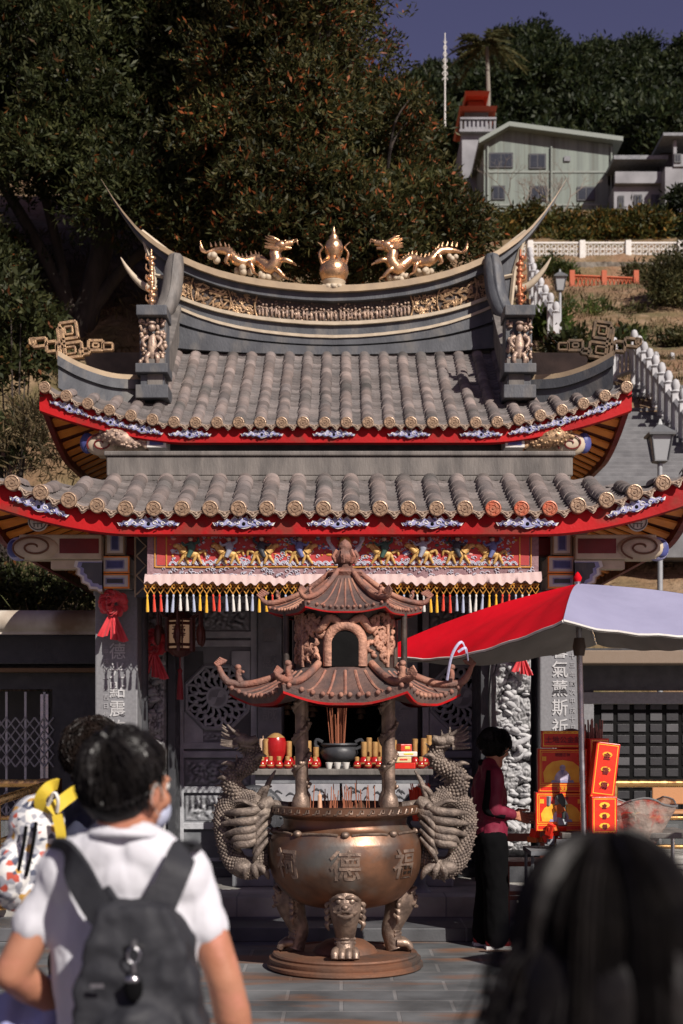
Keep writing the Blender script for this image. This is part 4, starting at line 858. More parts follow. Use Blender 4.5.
# ---------------------------------------------------------------- drum stones beside the altar
for x, l in ((-.72, 'dark carved drum stone at the left end of the altar table'), (.74, 'dark carved drum stone at the right end of the altar table')):
    e = empty('drum_stone', (x, 11.75, .25), l, 'drum stone', 'drum stones flanking the altar')
    g = MB(); g.bx(-.17, .17, -.2, .2, 0, .14); g.bx(-.14, .14, -.17, .17, .142, .24); g.bx(-.16, .16, -.19, .19, .242, .3); g.build('plinth', dgrey_m, e, local=True, bevel=.012)
    g = MB(); g.lathe([(.24, -.1), (.26, -.08), (.26, .08), (.24, .1), (.2, .105), (.19, .12), (.06, .125), (.001, .13)], (0, 0, .56), 30, R=RX(PI / 2))
    for k in range(10):
        a = k * PI / 5; g.tube(cr([(math.cos(a) * .08, -.13, .56 + math.sin(a) * .08), (math.cos(a + .4) * .13, -.14, .56 + math.sin(a + .4) * .13), (math.cos(a + .2) * .18, -.13, .56 + math.sin(a + .2) * .18)], 4), rr([.01, .02, .008], 9), 6)
    for k in range(16):
        a = k * PI / 8; g.ball((math.cos(a) * .225, -.1, .56 + math.sin(a) * .225), .014, 6, 5)
    g.build('drum', M('black_stone%d' % len(bpy.data.materials), (.03, .032, .036), .5, col2=(.055, .057, .063), scale=12, bump=.5, bscale=50), e, local=True, smooth=50)
# incense bundle and candle by the altar front
g = MB(); ib = empty('incense_bundle', (.62, 11.240, .25), 'bundle of bright red incense sticks in a holder right of the altar', 'incense')
g.lathe([(.1, 0), (.08, .02), (.05, .06), (.05, .5), (.075, .54), (.07, .56), (.002, .5)], (0, 0, 0), 16); g.build('holder', dgrey_m, ib, local=True, smooth=50)
str_me = MB().tube([(0, 0, 0), (0, 0, 1)], .005, 5).mesh('stick_r'); str_me.materials.append(M('red_incense', (.7, .06, .02), .6))
for k in range(90):
    a = random.uniform(0, 6.28); r_ = .06 * math.sqrt(random.random()); inst(str_me, 'incense_stick', ib, (math.cos(a) * r_ * .7, math.sin(a) * r_ * .7, .5), (-math.sin(a) * r_ * 2.4, math.cos(a) * r_ * 2.4, 0), (1, 1, random.uniform(.28, .36)))
# ---------------------------------------------------------------- the bronze censer
brz = M('bronze', (.3, .145, .08), .42, .75, col2=(.1, .066, .05), scale=3.2, bump=.25, bscale=25, dist=.006, col3=(.2, .19, .17), s3=2.6)
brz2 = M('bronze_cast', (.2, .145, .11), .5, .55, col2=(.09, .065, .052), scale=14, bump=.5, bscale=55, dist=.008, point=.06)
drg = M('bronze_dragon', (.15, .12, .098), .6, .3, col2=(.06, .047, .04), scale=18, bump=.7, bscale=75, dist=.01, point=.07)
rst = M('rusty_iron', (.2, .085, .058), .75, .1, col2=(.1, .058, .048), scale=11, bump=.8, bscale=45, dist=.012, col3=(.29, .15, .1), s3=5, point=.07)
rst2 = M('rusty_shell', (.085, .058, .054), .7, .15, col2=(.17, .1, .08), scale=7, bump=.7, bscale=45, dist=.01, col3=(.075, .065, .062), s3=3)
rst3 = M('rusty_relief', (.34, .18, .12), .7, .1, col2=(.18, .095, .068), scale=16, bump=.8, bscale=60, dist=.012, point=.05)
drk = M('sooty_iron', (.05, .04, .036), .6, .4, col2=(.1, .075, .06), scale=10, bump=.4, bscale=50)
CN = V((.023, 9.2, 0)); K = empty('incense_burner', CN, 'large round bronze incense burner on three lion legs under its own two tiered roof', 'incense burner')
g = MB(); g.lathe([(.49, 0), (.505, .012), (.505, .03), (.485, .04), (.49, .055), (.49, .068), (.465, .078), (.47, .09), (.462, .1), (.43, .104), (.42, .094), (.21, .1), (.19, .13), (.13, .17), (.05, .188), (.001, .19)], (0, 0, 0), 64)
g.build('base_plate', M('rusty_base', (.17, .1, .07), .6, .5, col2=(.24, .1, .05), scale=3, bump=.35, bscale=30, col3=(.09, .07, .06), s3=3), K, local=True, smooth=40)
prof = [(.05, .385), (.2, .395), (.32, .43), (.41, .5), (.465, .58), (.492, .67), (.5, .76), (.49, .83), (.465, .868), (.462, .88), (.43, .89), (.41, .905), (.398, .93), (.4, .965), (.42, .985), (.47, .99), (.482, 1.0), (.482, 1.045), (.47, 1.052), (.43, 1.05), (.41, 1.02), (.4, .96), (.001, .95)]
g = MB(); g.lathe([tuple(p) for p in np.array([cr([(a, 0, b) for a, b in prof[:8]], 3)]).reshape(-1, 3)[:, [0, 2]]] + prof[8:], (0, 0, 0), 72)
body = g.build('cauldron', brz, K, local=True, smooth=35)
g = MB(); n = 44
for k in range(n):
    a = 2 * PI * k / n
    g.tube([(math.cos(a + d_) * .484, math.sin(a + d_) * .484, 1.022 + z) for d_, z in ((0, -.014), (.03, -.014), (.06, .014), (.09, .014), (.09, -.005), (.06, -.005))], .005, 4)
for k in range(9):
    a = -PI / 2 + 2 * PI * k / 9; x, y = math.cos(a), math.sin(a); g.ball((x * .462, y * .462, .885), (.028, .028, .022), 8, 6)
    g.tube([(math.cos(a + d_) * .466, math.sin(a + d_) * .466, .882 + z) for d_, z in ((.09, .0), (.2, .006), (.35, .006), (.5, .006), (.6, 0))], .007, 5)
g.build('rim_fret', brz2, body, local=True, smooth=60)
def on_body(ch, a0, size, zc):
    t = text_mesh(ch, size, .014, .014); o = MB()
    for x, y, z in t.v:
        zz = zc + z; r_ = itp(zz, [p[1] for p in prof[:9]], [p[0] for p in prof[:9]]) - y - .006; a = -PI / 2 + a0 + x / .5; o.v.append((math.cos(a) * r_, math.sin(a) * r_, zz))
    o.f = t.f; o.m = t.m; return o
for ch, a0 in (('德', 0.0), ('福', .84), ('祠', -.84)):
    on_body(ch, a0, .2, .7).build('raised_character', brz2, body, local=True, smooth=40)
g = MB(); g.lathe([(.405, 1.0), (.3, 1.012), (.001, 1.02)], (0, 0, 0), 40); g.build('ash', M('ash', (.3, .28, .26), .95, col2=(.2, .18, .17), scale=30, bump=.6), body, local=True)
for k in range(46):
    a = random.uniform(0, 6.28); r_ = random.uniform(.02, .34); inst(st_me, 'incense_stick', body, (math.cos(a) * r_, math.sin(a) * r_, 1.0), (random.uniform(-.1, .1), random.uniform(-.1, .1), 0), (.9, .9, random.uniform(.06, .2)))
g = MB(); g.lathe([(.013, 1.0), (.013, 1.12), (.004, 1.13), (.001, 1.15)], (-.16, -.25, 0), 10); g.build('candle_stub', M('wax_stub', (.6, .35, .22), .5), body, local=True)
for k, a in enumerate((-PI / 2, PI * .055, PI * .945)):
    g = MB(); R = RZ(a + PI / 2)
    def L(x, y, z): return R @ V((x, y, z))        # local leg frame: -y is outward
    pts = cr([(0, -.335, .49), (0, -.36, .41), (0, -.33, .31), (0, -.3, .23), (0, -.32, .16), (0, -.335, .12)], 5)
    g.tube([R @ p for p in pts], rr([.105, .1, .075, .06, .062, .07], len(pts)), 14)
    g.ball(L(0, -.385, .45), (.085, .075, .08), 14, 10, R); g.ball(L(0, -.44, .425), (.05, .035, .03), 10, 8, R); g.ball(L(0, -.465, .44), (.024, .02, .018), 8, 6, R)
    for s in (-1, 1):
        g.ball(L(s * .04, -.44, .475), (.022, .02, .02), 8, 6, R); g.tube(cr([L(s * .01, -.44, .495), L(s * .045, -.455, .505), L(s * .08, -.41, .48)], 3), .014, 6); g.ball(L(s * .085, -.36, .5), (.026, .03, .035), 8, 6, R)
        g.tube(cr([L(s * .02, -.455, .415), L(s * .055, -.44, .4), L(s * .07, -.4, .42)], 3), .014, 6)
        for j in range(5): g.tube(cr([L(s * .09, -.35 + j * .01, .5 - j * .04), L(s * .115, -.33, .48 - j * .04), L(s * .1, -.32, .44 - j * .04)], 3), rr([.02, .018, .006], 7), 6)
    g.tube(cr([L(-.045, -.455, .39), L(0, -.475, .38), L(.045, -.455, .39)], 4), .012, 6)
    for q in (-.055, -.018, .018, .055): g.tube(cr([L(q, -.33, .155), L(q * 1.15, -.395, .15), L(q * 1.2, -.42, .115)], 3), rr([.028, .028, .022], 7), 8)
    for z in (.2, .225): g.tube(cr([L(-.06, -.31, z), L(0, -.365, z + .01), L(.06, -.31, z)], 4), .012, 6)
    g.build('lion_leg', brz2, K, local=True, smooth=60)
# handles: coiled dragons
def handle(s):
    g = MB(); Z = lambda px, py, dy=0: V(((px - 345 - max(0, px - 415) * .1) * s / 154.6, dy, EYE - (py - HY) / 154.6))      # measured on the right-hand dragon, mirrored for the left
    p1 = cr([Z(416, 838, .0), Z(426, 858, -.04), Z(442, 868, -.07), Z(458, 862, -.06), Z(466, 846, -.03), Z(471, 824, 0), Z(469, 808, .02), Z(459, 799, .0), Z(446, 798, -.03), Z(435, 803, -.06)], 9)
    R1 = rr([.045, .055, .06, .062, .064, .065, .062, .058, .052, .045], len(p1)); g.tube(p1, R1, 14)
    for i in range(len(p1)):       # scales
        a, r_ = p1[i], R1[i]; t = (p1[min(i + 1, len(p1) - 1)] - p1[max(i - 1, 0)]).normalized(); n_ = t.cross(V((0, 1, 0))).normalized()
        for q in range(13):
            an = q * .485 + (i % 2) * .24; d_ = n_ * math.cos(an) - V((0, 1, 0)) * math.sin(an); g.ball(a + d_ * r_ * .97, .0125, 6, 4)
    for i in range(16, len(p1) - 8, 3):
        t = (p1[i + 1] - p1[i - 1]).normalized(); n_ = t.cross(V((0, 1, 0))) * (-1); n_ = n_ * (1 if n_.x * s > 0 or n_.z > .5 else -1); g.tube([p1[i] + n_ * .05, p1[i] + n_ * .085 + t * .02], [.018, .004], 6)
    h = Z(432, 812, -.09)       # head, biting the rim
    g.ball(h, (.095, .075, .06), 12, 8); g.tube(cr([h, Z(424, 804, -.09), Z(417, 800, -.08)], 4), rr([.06, .048, .034], 9), 9); g.tube(cr([h + V((0, 0, -.03)), Z(425, 818, -.09), Z(419, 820, -.08)], 4), rr([.035, .03, .018], 9), 8)
    for d_ in (-1, 1): g.ball(h + V((-.02 * s, d_ * .06, .045)), .022, 8, 6); g.tube(cr([h + V((.02 * s, d_ * .04, .04)), h + V((.1 * s, d_ * .06, .08)), h + V((.16 * s, d_ * .06, .07))], 4), rr([.02, .016, .005], 9), 6)
    for j, (y0, x1, y1) in enumerate(((806, 470, 812), (814, 473, 823), (822, 470, 834), (828, 462, 842), (833, 452, 850))):   # flowing mane
        g.tube(cr([Z(424 + j * 2, y0, -.12), Z(440, y0 + 4 + j, -.17), Z(456, (y0 + y1) / 2 + 2, -.16), Z(x1, y1, -.09)], 5), rr([.016, .03, .026, .012], 16), 8, sq=.8)
    for j in range(4): g.tube(cr([Z(420, 812 + j * 8, -.12), Z(432, 822 + j * 9, -.16), Z(438, 836 + j * 8, -.14)], 4), rr([.014, .022, .008], 9), 7)
    for q in (-.04, 0, .04): g.tube(cr([Z(440, 862, -.1), Z(436 + q * 260, 868, -.14), Z(434 + q * 320, 877, -.12)], 3), rr([.03, .026, .008], 7), 7)
    g.ball(Z(449, 866, -.1), (.075, .06, .05), 10, 8)
    g.tube([Z(402, 806, -.05), Z(424, 803, -.05)], .03, 8); g.tube([Z(410, 842, 0), Z(424, 846, -.02)], .045, 8)
    up2 = cr([Z(447, 800, .0), Z(459, 792, -.01), Z(464, 780, -.02), Z(455, 770, -.03), Z(442, 764, -.03), Z(438, 753, -.02), Z(446, 743, -.02), Z(458, 738, -.03)], 6)      # rearing neck in the shade of the canopy
    R2 = rr([.06, .062, .06, .056, .05, .045, .04, .035], len(up2)); g.tube(up2, R2, 12)
    for i in range(len(up2)):
        t = (up2[min(i + 1, len(up2) - 1)] - up2[max(i - 1, 0)]).normalized(); n_ = t.cross(V((0, 1, 0))).normalized()
        for q in range(10): an = q * .63 + (i % 2) * .3; g.ball(up2[i] + (n_ * math.cos(an) - V((0, 1, 0)) * math.sin(an)) * R2[i] * .97, .0115, 6, 4)
        if i % 3 == 1: g.tube([up2[i] + n_ * R2[i] * .7, up2[i] + n_ * (R2[i] + .04) + t * .02], [.016, .003], 5)
    hh = Z(452, 740, -.05); g.ball(hh, (.06, .05, .042), 10, 8); g.tube(cr([hh, Z(442, 741, -.07), Z(434, 738, -.07)], 3), rr([.04, .032, .022], 7), 8); g.tube([hh + V((0, -.01, -.03)), Z(437, 747, -.07)], [.024, .01], 7)
    for d_ in (-1, 1): g.tube(cr([hh + V((.01 * s, d_ * .025, .03)), hh + V((.05 * s, d_ * .04, .06)), hh + V((.09 * s, d_ * .04, .1))], 4), rr([.015, .011, .003], 9), 6)
    for k in range(10):
        a = random.uniform(-.05, .06); g.tube(cr([hh + V((.02 * s, a, a)), hh + V((.08 * s, a * 1.2, a - .0)), hh + V((.13 * s, a * 1.5, a * 1.4 + .02))], 3), rr([.016, .012, .003], 7), 5)
    for x0, y0, x1, y1 in ((440, 764, 424, 756), (455, 772, 474, 764), (462, 786, 478, 778), (436, 800, 418, 786), (430, 806, 414, 770)):
        g.tube(cr([Z(x0, y0, -.03), Z((x0 + x1) / 2, (y0 + y1) / 2 - 5, -.07), Z(x1, y1, -.06)], 4), rr([.022, .018, .005], 9), 7)
    g.build('dragon_handle', drg, K, local=True, smooth=60)
handle(1); handle(-1)
for x in (-.28, .28):
    for y in (-.2, .24):
        g = MB(); g.lathe([(.055, 1.03), (.06, 1.06), (.052, 1.1), (.036, 1.13), (.036, 1.15), (.037, 1.75)], (x, y, 0), 14)
        pts = [(x + math.cos(a) * .038, y + math.sin(a) * .038, 1.16 + a * .032) for a in np.linspace(0, 17.5, 90)]; g.tube(pts, rr([.012, .018, .018, .014], 90), 6)
        for k in range(0, 90, 4): p = V(pts[k]); g.ball(p + V(((p.x - x) * .25, (p.y - y) * .25, .012)), .014, 6, 4)
        g.build('dragon_post', brz2, K, local=True, smooth=60)
# roofs of the censer
def hexroof(name, R0, r1, ze, zt, lift, zin, tube, eave):
    e = empty_part(name, K); g = MB(); N_ = 72
    def ring(t):
        out = []
        for k in range(N_):
            a = 2 * PI * k / N_; m_ = abs(((a + PI / 6) % (PI / 3)) - PI / 6) / (PI / 6)      # 0 at a corner
            hexr = math.cos(PI / 6) / math.cos(((a) % (PI / 3)) - PI / 6); rr_ = (r1 + (R0 * (hexr + .06 * max(0, 1 - m_ * 2.5) * 1) - r1) * (1 - t))
            z = ze + (zt - ze) * (.45 * t + .55 * t * t) + lift * max(0, 1 - m_ * 1.35) ** 2 * (1 - t) ** 3
            out.append((math.cos(a) * rr_, math.sin(a) * rr_, z))
        return out
    rings = [ring(t) for t in np.linspace(0, 1, 12)]
    lowr = [(x * .985, y * .985, z - eave) for x, y, z in rings[0]]; inn = [(x * .55, y * .55, zin) for x, y, z in rings[0]]
    g.loft([inn, lowr] + rings); g.build('roof_shell', rst2, e, local=True, smooth=60)
    g = MB(); fr_ = [[(x * .987, y * .987, z - .012) for x, y, z in rings[0]], [(x * .985, y * .985, z - eave * 1.25) for x, y, z in rings[0]], [(x * .93, y * .93, z - eave * 1.3) for x, y, z in rings[0]]]
    g.loft(fr_, closed=True); g.f = g.f[:-2]; g.m = g.m[:-2]; g.build('red_eave', red_m, e, local=True)
    g = MB()
    for k in range(N_):       # tile ends along the eave
        p = V(rings[0][k]); q = V(rings[0][(k + 1) % N_]); g.ball(p.lerp(q, .5) + V((0, 0, .0)), R0 * .024, 7, 5)
        if k % 2 == 0: g.tube([rings[j][k] for j in range(0, 12, 2)], R0 * .014, 5)
    g.build('eave_tiles', rst, e, local=True, smooth=60)
    for c in range(6):
        k = c * 12; g = MB(); pts = [V(rings[j][k]) + V((0, 0, .025)) for j in range(12)]; up_t = (.105 if R0 > .6 else .035) if c in (0, 3) else .02; d0 = V((pts[0].x, pts[0].y, 0)).normalized(); pts = cr([pts[0] + d0 * R0 * .085 + V((0, 0, up_t)), pts[0] + d0 * R0 * .05 + V((0, 0, up_t * .42)), pts[0]], 3) + pts[1:]
        g.tube(pts, rr([tube * .6, tube, tube, tube, tube], len(pts)), 8)
        p = pts[8] + V((0, 0, .02)); d_ = V((p.x, p.y, 0)).normalized()
        hh = .1 if R0 > .6 else .05; tb = hh * .2
        g.ball(p + d_ * .0, (tb * 1.25,) * 3, 8, 6); g.tube(cr([p, p + V((0, 0, hh * .45)) + d_ * .012, p + V((0, 0, hh * .8))], 3), rr([tb * 1.15, tb * .9, tb], 7), 8); g.ball(p + V((0, 0, hh * .9)) + d_ * .012, (tb * 1.1, tb * 1.1, tb), 8, 6)
        for q in range(4): g.ball(p + V((random.uniform(-1, 1) * tb, random.uniform(-1, 1) * tb, hh * (.2 + q * .2))), tb * .55, 6, 4)
        for q in range(5): g.tube([pts[0] + V((0, 0, .006 * q)) - d_ * .012 * q, pts[0] + d_ * (.028 - .008 * q) + V((0, 0, .022 + .008 * q))], [tube * .7, tube * .25], 6)
        g.build('corner_ridge', rst, e, local=True, smooth=60)
    return e
hexroof('lower_canopy', .715, .33, 1.745, 1.925, .07, 1.75, .024, .05)
hexroof('upper_canopy', .475, .09, 2.295, 2.53, .03, 2.31, .018, .03)
g = MB(); g.lathe([(.3, 1.9), (.29, 2.0), (.29, 2.28), (.31, 2.31)], (0, 0, 0), 36); g.v = [(x * 1.08, y * 1.08, zz) for x, y, zz in g.v]; dr = g.build('drum', drk, K, local=True, smooth=40)
g = MB(); RA = lambda a, r_, z: V((math.cos(-PI / 2 + a) * (r_ + .02), math.sin(-PI / 2 + a) * (r_ + .02), z))
arch = [(-.33, 1.93), (-.33, 2.08)] + [(-.33 * math.cos(t), 2.08 + .105 * math.sin(t)) for t in np.linspace(0, PI, 12)][1:] + [(.33, 1.93)]
g.tube([RA(a, .3, z) for a, z in arch], .035, 8); g.tube([RA(a * 1.12, .31, z + .01) for a, z in arch], .014, 6)
for k in range(120):
    a = random.choice((-1, 1)) * random.uniform(.5, 1.3); z = random.uniform(1.97, 2.25); r_ = random.uniform(.012, .032); c0 = random.uniform(0, 6)
    g.tube([RA(a + math.cos(c0 + q) * r_ * 3, .3, z + math.sin(c0 + q) * r_) for q in (0, .9, 1.8, 2.7, 3.6)], rr([.012, .018, .008], 5), 6)
for s in (-1, 1): g.tube(cr([RA(s * .1, .31, 2.2), RA(s * .3, .32, 2.23), RA(s * .5, .31, 2.16), RA(s * .7, .31, 2.22)], 5), rr([.02, .03, .026, .01], 16), 7)
for s in (-1, 1): g.tube([RA(s * .95, .31, 1.93), RA(s * .95, .31, 2.27)], .014, 6)
g.build('arch_relief', rst3, dr, local=True, smooth=60)
g = MB(); g.prism([(-.095, 1.93), (-.095, 2.07)] + [(-.095 * math.cos(t), 2.07 + .1 * math.sin(t)) for t in np.linspace(0, PI, 12)][1:-1] + [(.095, 2.07), (.095, 1.93)], -.33, -.29); g.build('arch_shade_block', black_m, dr, local=True)  # solid black slab, painted as the shade of an opening in the drum
for a in (-.35, PI + .35, .6, PI - .6):
    g = MB(); g.lathe([(.02, 1.9), (.02, 2.3)], (math.cos(a) * .4, math.sin(a) * .4, 0), 8); g.build('canopy_post', drk, K, local=True, smooth=50)
g = MB(); g.lathe([(.1, 2.52), (.115, 2.545), (.09, 2.565), (.05, 2.58), (.045, 2.6), (.07, 2.62), (.075, 2.65), (.06, 2.68), (.038, 2.695), (.045, 2.715), (.03, 2.745), (.001, 2.765)], (0, 0, 0), 18)
for k in range(7): a = k * .9; g.tube([(math.cos(a) * .06, math.sin(a) * .06, 2.61), (math.cos(a) * .085, math.sin(a) * .085, 2.65), (math.cos(a) * .06, math.sin(a) * .06, 2.69)], .014, 5)
g.build('gourd_top', rst, K, local=True, smooth=50)

# ---------------------------------------------------------------- market umbrella
um_r = M('umbrella_red', (.6, .004, .014), .85, col2=(.46, .003, .01), scale=1.5, bump=.35, bscale=5, dist=.03, spec=.1); um_w = M('umbrella_white', (.27, .265, .38), .85, col2=(.23, .226, .33), scale=1.8, bump=.35, bscale=5, dist=.03, spec=.1); um_u = M('umbrella_lining', (.26, .24, .22), .85, col2=(.2, .185, .17), scale=3)
def umbrella(loc, apex, tips, cols, label, strap=True):
    e = empty('market_umbrella', loc, label, 'umbrella'); o = V(loc); apex = V(apex); tips = [V(t) for t in tips]; n = len(tips)
    for i in range(n):
        a, b = tips[i], tips[(i + 1) % n]; g = MB()
        def fn(u, v):
            rim = a.lerp(b, u); sag = -.10 * math.sin(PI * u) ** .8; p = apex.lerp(rim, v); p = p + V((0, 0, .05 * math.sin(PI * v) - .05 * math.sin(PI * u) * math.sin(PI * v))) + V((0, 0, sag * v ** 3)); c = apex.lerp(rim, .9); inw = (apex - rim); inw.z = 0
            return p + inw * (.035 * math.sin(PI * u) * v ** 2) + V((0, 0, .006 * math.sin(u * 37 + i * 2) * v * v * (1 - v * .3) + .008 * math.sin(v * 11 + u * 8 + i) * v * math.sin(PI * u)))
        g.grid(fn, 60, 30); g.mat(1); g.grid(lambda u, v: V(fn(u, v)) - V((0, 0, .012)), 60, 30)
        pn = g.build('canopy_panel', [cols[i], um_u], e, smooth=180)
        MB().tube([fn(u, 1.0) for u in np.linspace(0, 1, 25)], .008, 6).build('white_piping', white_m, pn)
        MB().tube([apex - V((0, 0, .03)), a.lerp(apex, .5) + V((0, 0, .015)), a - V((0, 0, .01))], .009, 6).build('rib', steel_m, e)
    pole0 = V((o.x + .02, o.y, 0)); MB().tube([pole0, apex.lerp(pole0, .5), apex + V((0, 0, .02))], .021, 12).build('pole', steel_m, e, smooth=60)
    g = MB(); m_ = pole0.lerp(apex, .83); g.lathe([(.035, -.06), (.045, 0), (.035, .06)], m_, 12); g.build('slider', M('slider_brown%d' % len(bpy.data.materials), (.09, .06, .045), .5), e, smooth=50)
    MB().lathe([(.02, 0), (.03, .03), (.012, .06), (.001, .07)], apex + V((0, 0, .01)), 12).build('cap', um_r, e, smooth=50)
    MB().lathe([(.26, 0), (.26, .07), (.2, .1), (.05, .12), (.04, .2)], (pole0.x, pole0.y, 0), 24).build('weighted_base', dgrey_m, e, smooth=40)
    return e
up_ = umbrella((1.637, 9.6, 0), (1.597, 9.62, 2.52), [(1.29, 8.28, 2.17), (3.06, 9.4, 2.25), (1.97, 11.0, 2.2), (.2, 10.06, 2.06)], [um_w, um_w, um_r, um_r], 'red and pale lavender market umbrella over the stall right of the incense burner')
g = MB(); pa = at(468, 641, 7.8); pts = cr([at(468, 660, 9.05), at(462, 642, 8.95), at(452, 655, 8.95), at(447, 680, 9)], 6); g.tube(pts, .009, 6, sq=.4); g.tube(cr([at(468, 660, 9.05), at(466, 648, 8.95), at(458, 652, 8.95)], 4), .009, 6, sq=.4); g.build('tie_strap', M('strap_lavender', (.45, .45, .62), .7), up_)
umbrella((3.1, 7.3, 0), (3.1, 7.3, 2.45), [(2.9, 6.1, 2.1), (4.3, 7.2, 2.12), (3.2, 8.4, 2.1), (2.3, 7.4, 2.08)], [um_r, um_r, um_w, um_w], 'second market umbrella, added out of view to shade the lower right forecourt', False)  # added outside the frame to cast the shade at lower right
# ---------------------------------------------------------------- stall
boxr = M('box_red', (.72, .035, .015), .35, col2=(.6, .025, .012), scale=5); boxg = M('box_gold', (.95, .55, .05), .4, col2=(.85, .38, .03), scale=12); boxo = M('box_orange', (.66, .13, .02), .4); deity_m = M('print_lilac', (.62, .56, .7), .5, col2=(.3, .27, .38), scale=25); boxd = M('print_dark', (.2, .01, .02), .5)
ST = empty('folding_table', (1.9, 9.9, 0), 'grey folding table under the red and gold offering boxes', 'table')
zt = .83
g = MB(); g.box((1.95, 9.95, zt - .02), (.9, .55, .04)); g.build('table_top', tgrey_m, ST, bevel=.006)
for x in (1.53, 2.37):
    for y in (9.72, 10.18): MB().tube([(x, y, 0), (x, y, zt - .04)], .014, 8).build('leg', steel_m, ST)
g = MB(); g.bx(1.46, 1.92, 9.655, 9.67, .3, zt - .042); g.build('front_cloth', M('grey_cloth', (.17, .17, .18), .8), ST)
def offering_box(x, y, z, w_, h, d_, rz, label, deity=True, tilt=0, hdr=None):
    e = empty('offering_box', (x, y, z), label, 'box', 'red and gold offering boxes on the stall', rz); e.rotation_euler = (tilt, 0, rz)
    g = MB(); g.bx(-w_ / 2, w_ / 2, -d_ / 2, d_ / 2, 0, h); g.build('carton', boxr, e, local=True, bevel=.004)
    g = MB(); f = -d_ / 2 - .002; y1 = -d_ / 2 + .001
    def fr(x0, x1, z0, z1, t=.005):
        g.bx(x0, x1, f, y1, z0, z0 + t); g.bx(x0, x1, f, y1, z1 - t, z1); g.bx(x0, x0 + t, f, y1, z0 + t, z1 - t); g.bx(x1 - t, x1, f, y1, z0 + t, z1 - t)
    hw = w_ / 2 - .012
    if deity:
        fr(-hw, hw, .05, h - .008); fr(-hw + .012, hw - .012, .062, h - .022, .003); fr(-hw, hw, .006, .043, .004)
        g.prism([(-hw * .8, .068), (-hw * .85, h * .45), (-hw * .7, h * .6), (-hw * .45, h * .7), (0, h * .74), (hw * .45, h * .7), (hw * .7, h * .6), (hw * .85, h * .45), (hw * .8, .068)], f, y1)
        for s in (-1, 1): g.bx(s * hw * .82 - .016, s * hw * .82 + .016, f, y1, h * .72, h * .72 + .03)
    else:
        fr(-hw, hw, .012, h - .012)
        for k in range(3): g.prism([(math.cos(a) * hw * .5, h * (.22 + .28 * k) + math.sin(a) * .02) for a in np.linspace(0, 6.28, 9)[:-1]], f, y1)
    g.build('gold_print', boxg, e, local=True)
    g = MB(); f2 = -d_ / 2 - .004
    if deity:
        g.prism([(-.05, .07), (-.055, .1), (-.042, .13), (-.022, .15), (.022, .15), (.042, .13), (.055, .1), (.05, .07)], f2, f); g.prism([(math.cos(a) * .02, .168 + math.sin(a) * .022) for a in np.linspace(0, 6.28, 13)[:-1]], f2, f); g.build('figure_print', deity_m, e, local=True)
        g = MB(); g.prism([(-.08, .066), (-.07, .085), (-.03, .076), (0, .085), (.03, .076), (.07, .085), (.08, .066)], f2 - .001, f2); g.prism([(-.014, .155), (0, .118), (.014, .155)], f2 - .001, f2); g.build('pale_print', lblue_m, e, local=True)
        t = text_mesh(hdr or '福德正神', .026, .001)
        o = t.build('lettering', boxd if deity else boxg, e, local=True); o.location = (0, f2, h * .86)
        t = text_mesh('平安金', .026, .001); o = t.build('lettering', boxg, e, local=True); o.location = (0, f2 + .001, .025)
    else:
        o = column_text('金香燭', 0, f2, h * .83, h * .14, h * .28).build('lettering', boxd, e, local=True)
    return e
px = lambda p, Y: (p - CX) * Y / F
offering_box(px(563, 9.75), 9.9, zt, .345, .267, .17, -.06, 'lower red offering box with a bearded figure, half in sun, on the stall table')
offering_box(px(565, 9.75), 9.9, zt + .27, .335, .3, .17, -.08, 'upper red offering box with a bearded figure on gold, stacked on the lower one')
g = empty('offering_sign', (px(566, 9.75), 9.9, zt + .574), 'red header box with a line of characters on top of the stacked offering boxes', 'box')
m_ = MB(); m_.box((0, 0, .06), (.3, .15, .12)); m_.build('carton', boxr, g, local=True, bevel=.004); t = text_mesh('土地公金紙', .05, .002); t.build('lettering', boxd, g, local=True).location = (0, -.079, .058)
m_ = MB()
for z in (.012, .1, .11): m_.bx(-.14, .14, -.0775, -.074, z, z + .006)
for x in (-.14, .134): m_.bx(x, x + .006, -.0775, -.074, .018, .1)
for k in range(7): m_.bx(-.13 + k * .037, -.115 + k * .037, -.0775, -.074, .106, .1095)
m_.build('gold_print', boxg, g, local=True); g.rotation_euler = (0, 0, -.08)
offering_box(px(597, 9.9), 9.98, zt, .145, .267, .15, .25, 'narrow red box low between the stacked boxes and the pole', False)
offering_box(px(597, 9.9), 9.98, zt + .27, .145, .37, .15, .25, 'narrow red box with gold medallions above, beside the pole', False)
offering_box(px(603, 9.6), 9.62, zt + .0, .175, .25, .1, .1, 'red and orange box right of the pole, lower one, catching the sun', False)
b = offering_box(px(601.5, 9.6), 9.64, zt + .255, .165, .36, .1, .1, 'tall red banner box leaning right of the umbrella pole', False); b.rotation_euler = (0, .12, .1)
g = MB(); p = at(571, 737, 10.1); g.ball((p.x, 10.1, zt + .62), (.11, .09, .09), 18, 12); g.bx(p.x - .09, p.x + .09, 10.02, 10.18, zt, zt + .58); top(g, 'helmet_stand', M('helmet_grey', (.1, .1, .105), .5), 'round dark grey cover poking up behind the offering boxes', 'cover', (p.x, 10.1, zt), smooth=50)
e = empty('joss_stick_bundle', (px(592, 10.1), 10.12, zt), 'bundle of long red joss sticks standing behind the umbrella pole', 'incense')
jo_me = MB().tube([(0, 0, 0), (0, 0, 1)], .006, 5).mesh('joss'); jo_me.materials.append(M('joss_stick', (.25, .1, .09), .8, col2=(.4, .2, .16), scale=40))
for k in range(40): a = random.uniform(-.05, .05); b_ = random.uniform(-.05, .05); inst(jo_me, 'joss_stick', e, (a, b_, 0), (-b_ * .7, a * .7, 0), (1, 1, random.uniform(.66, .78)))
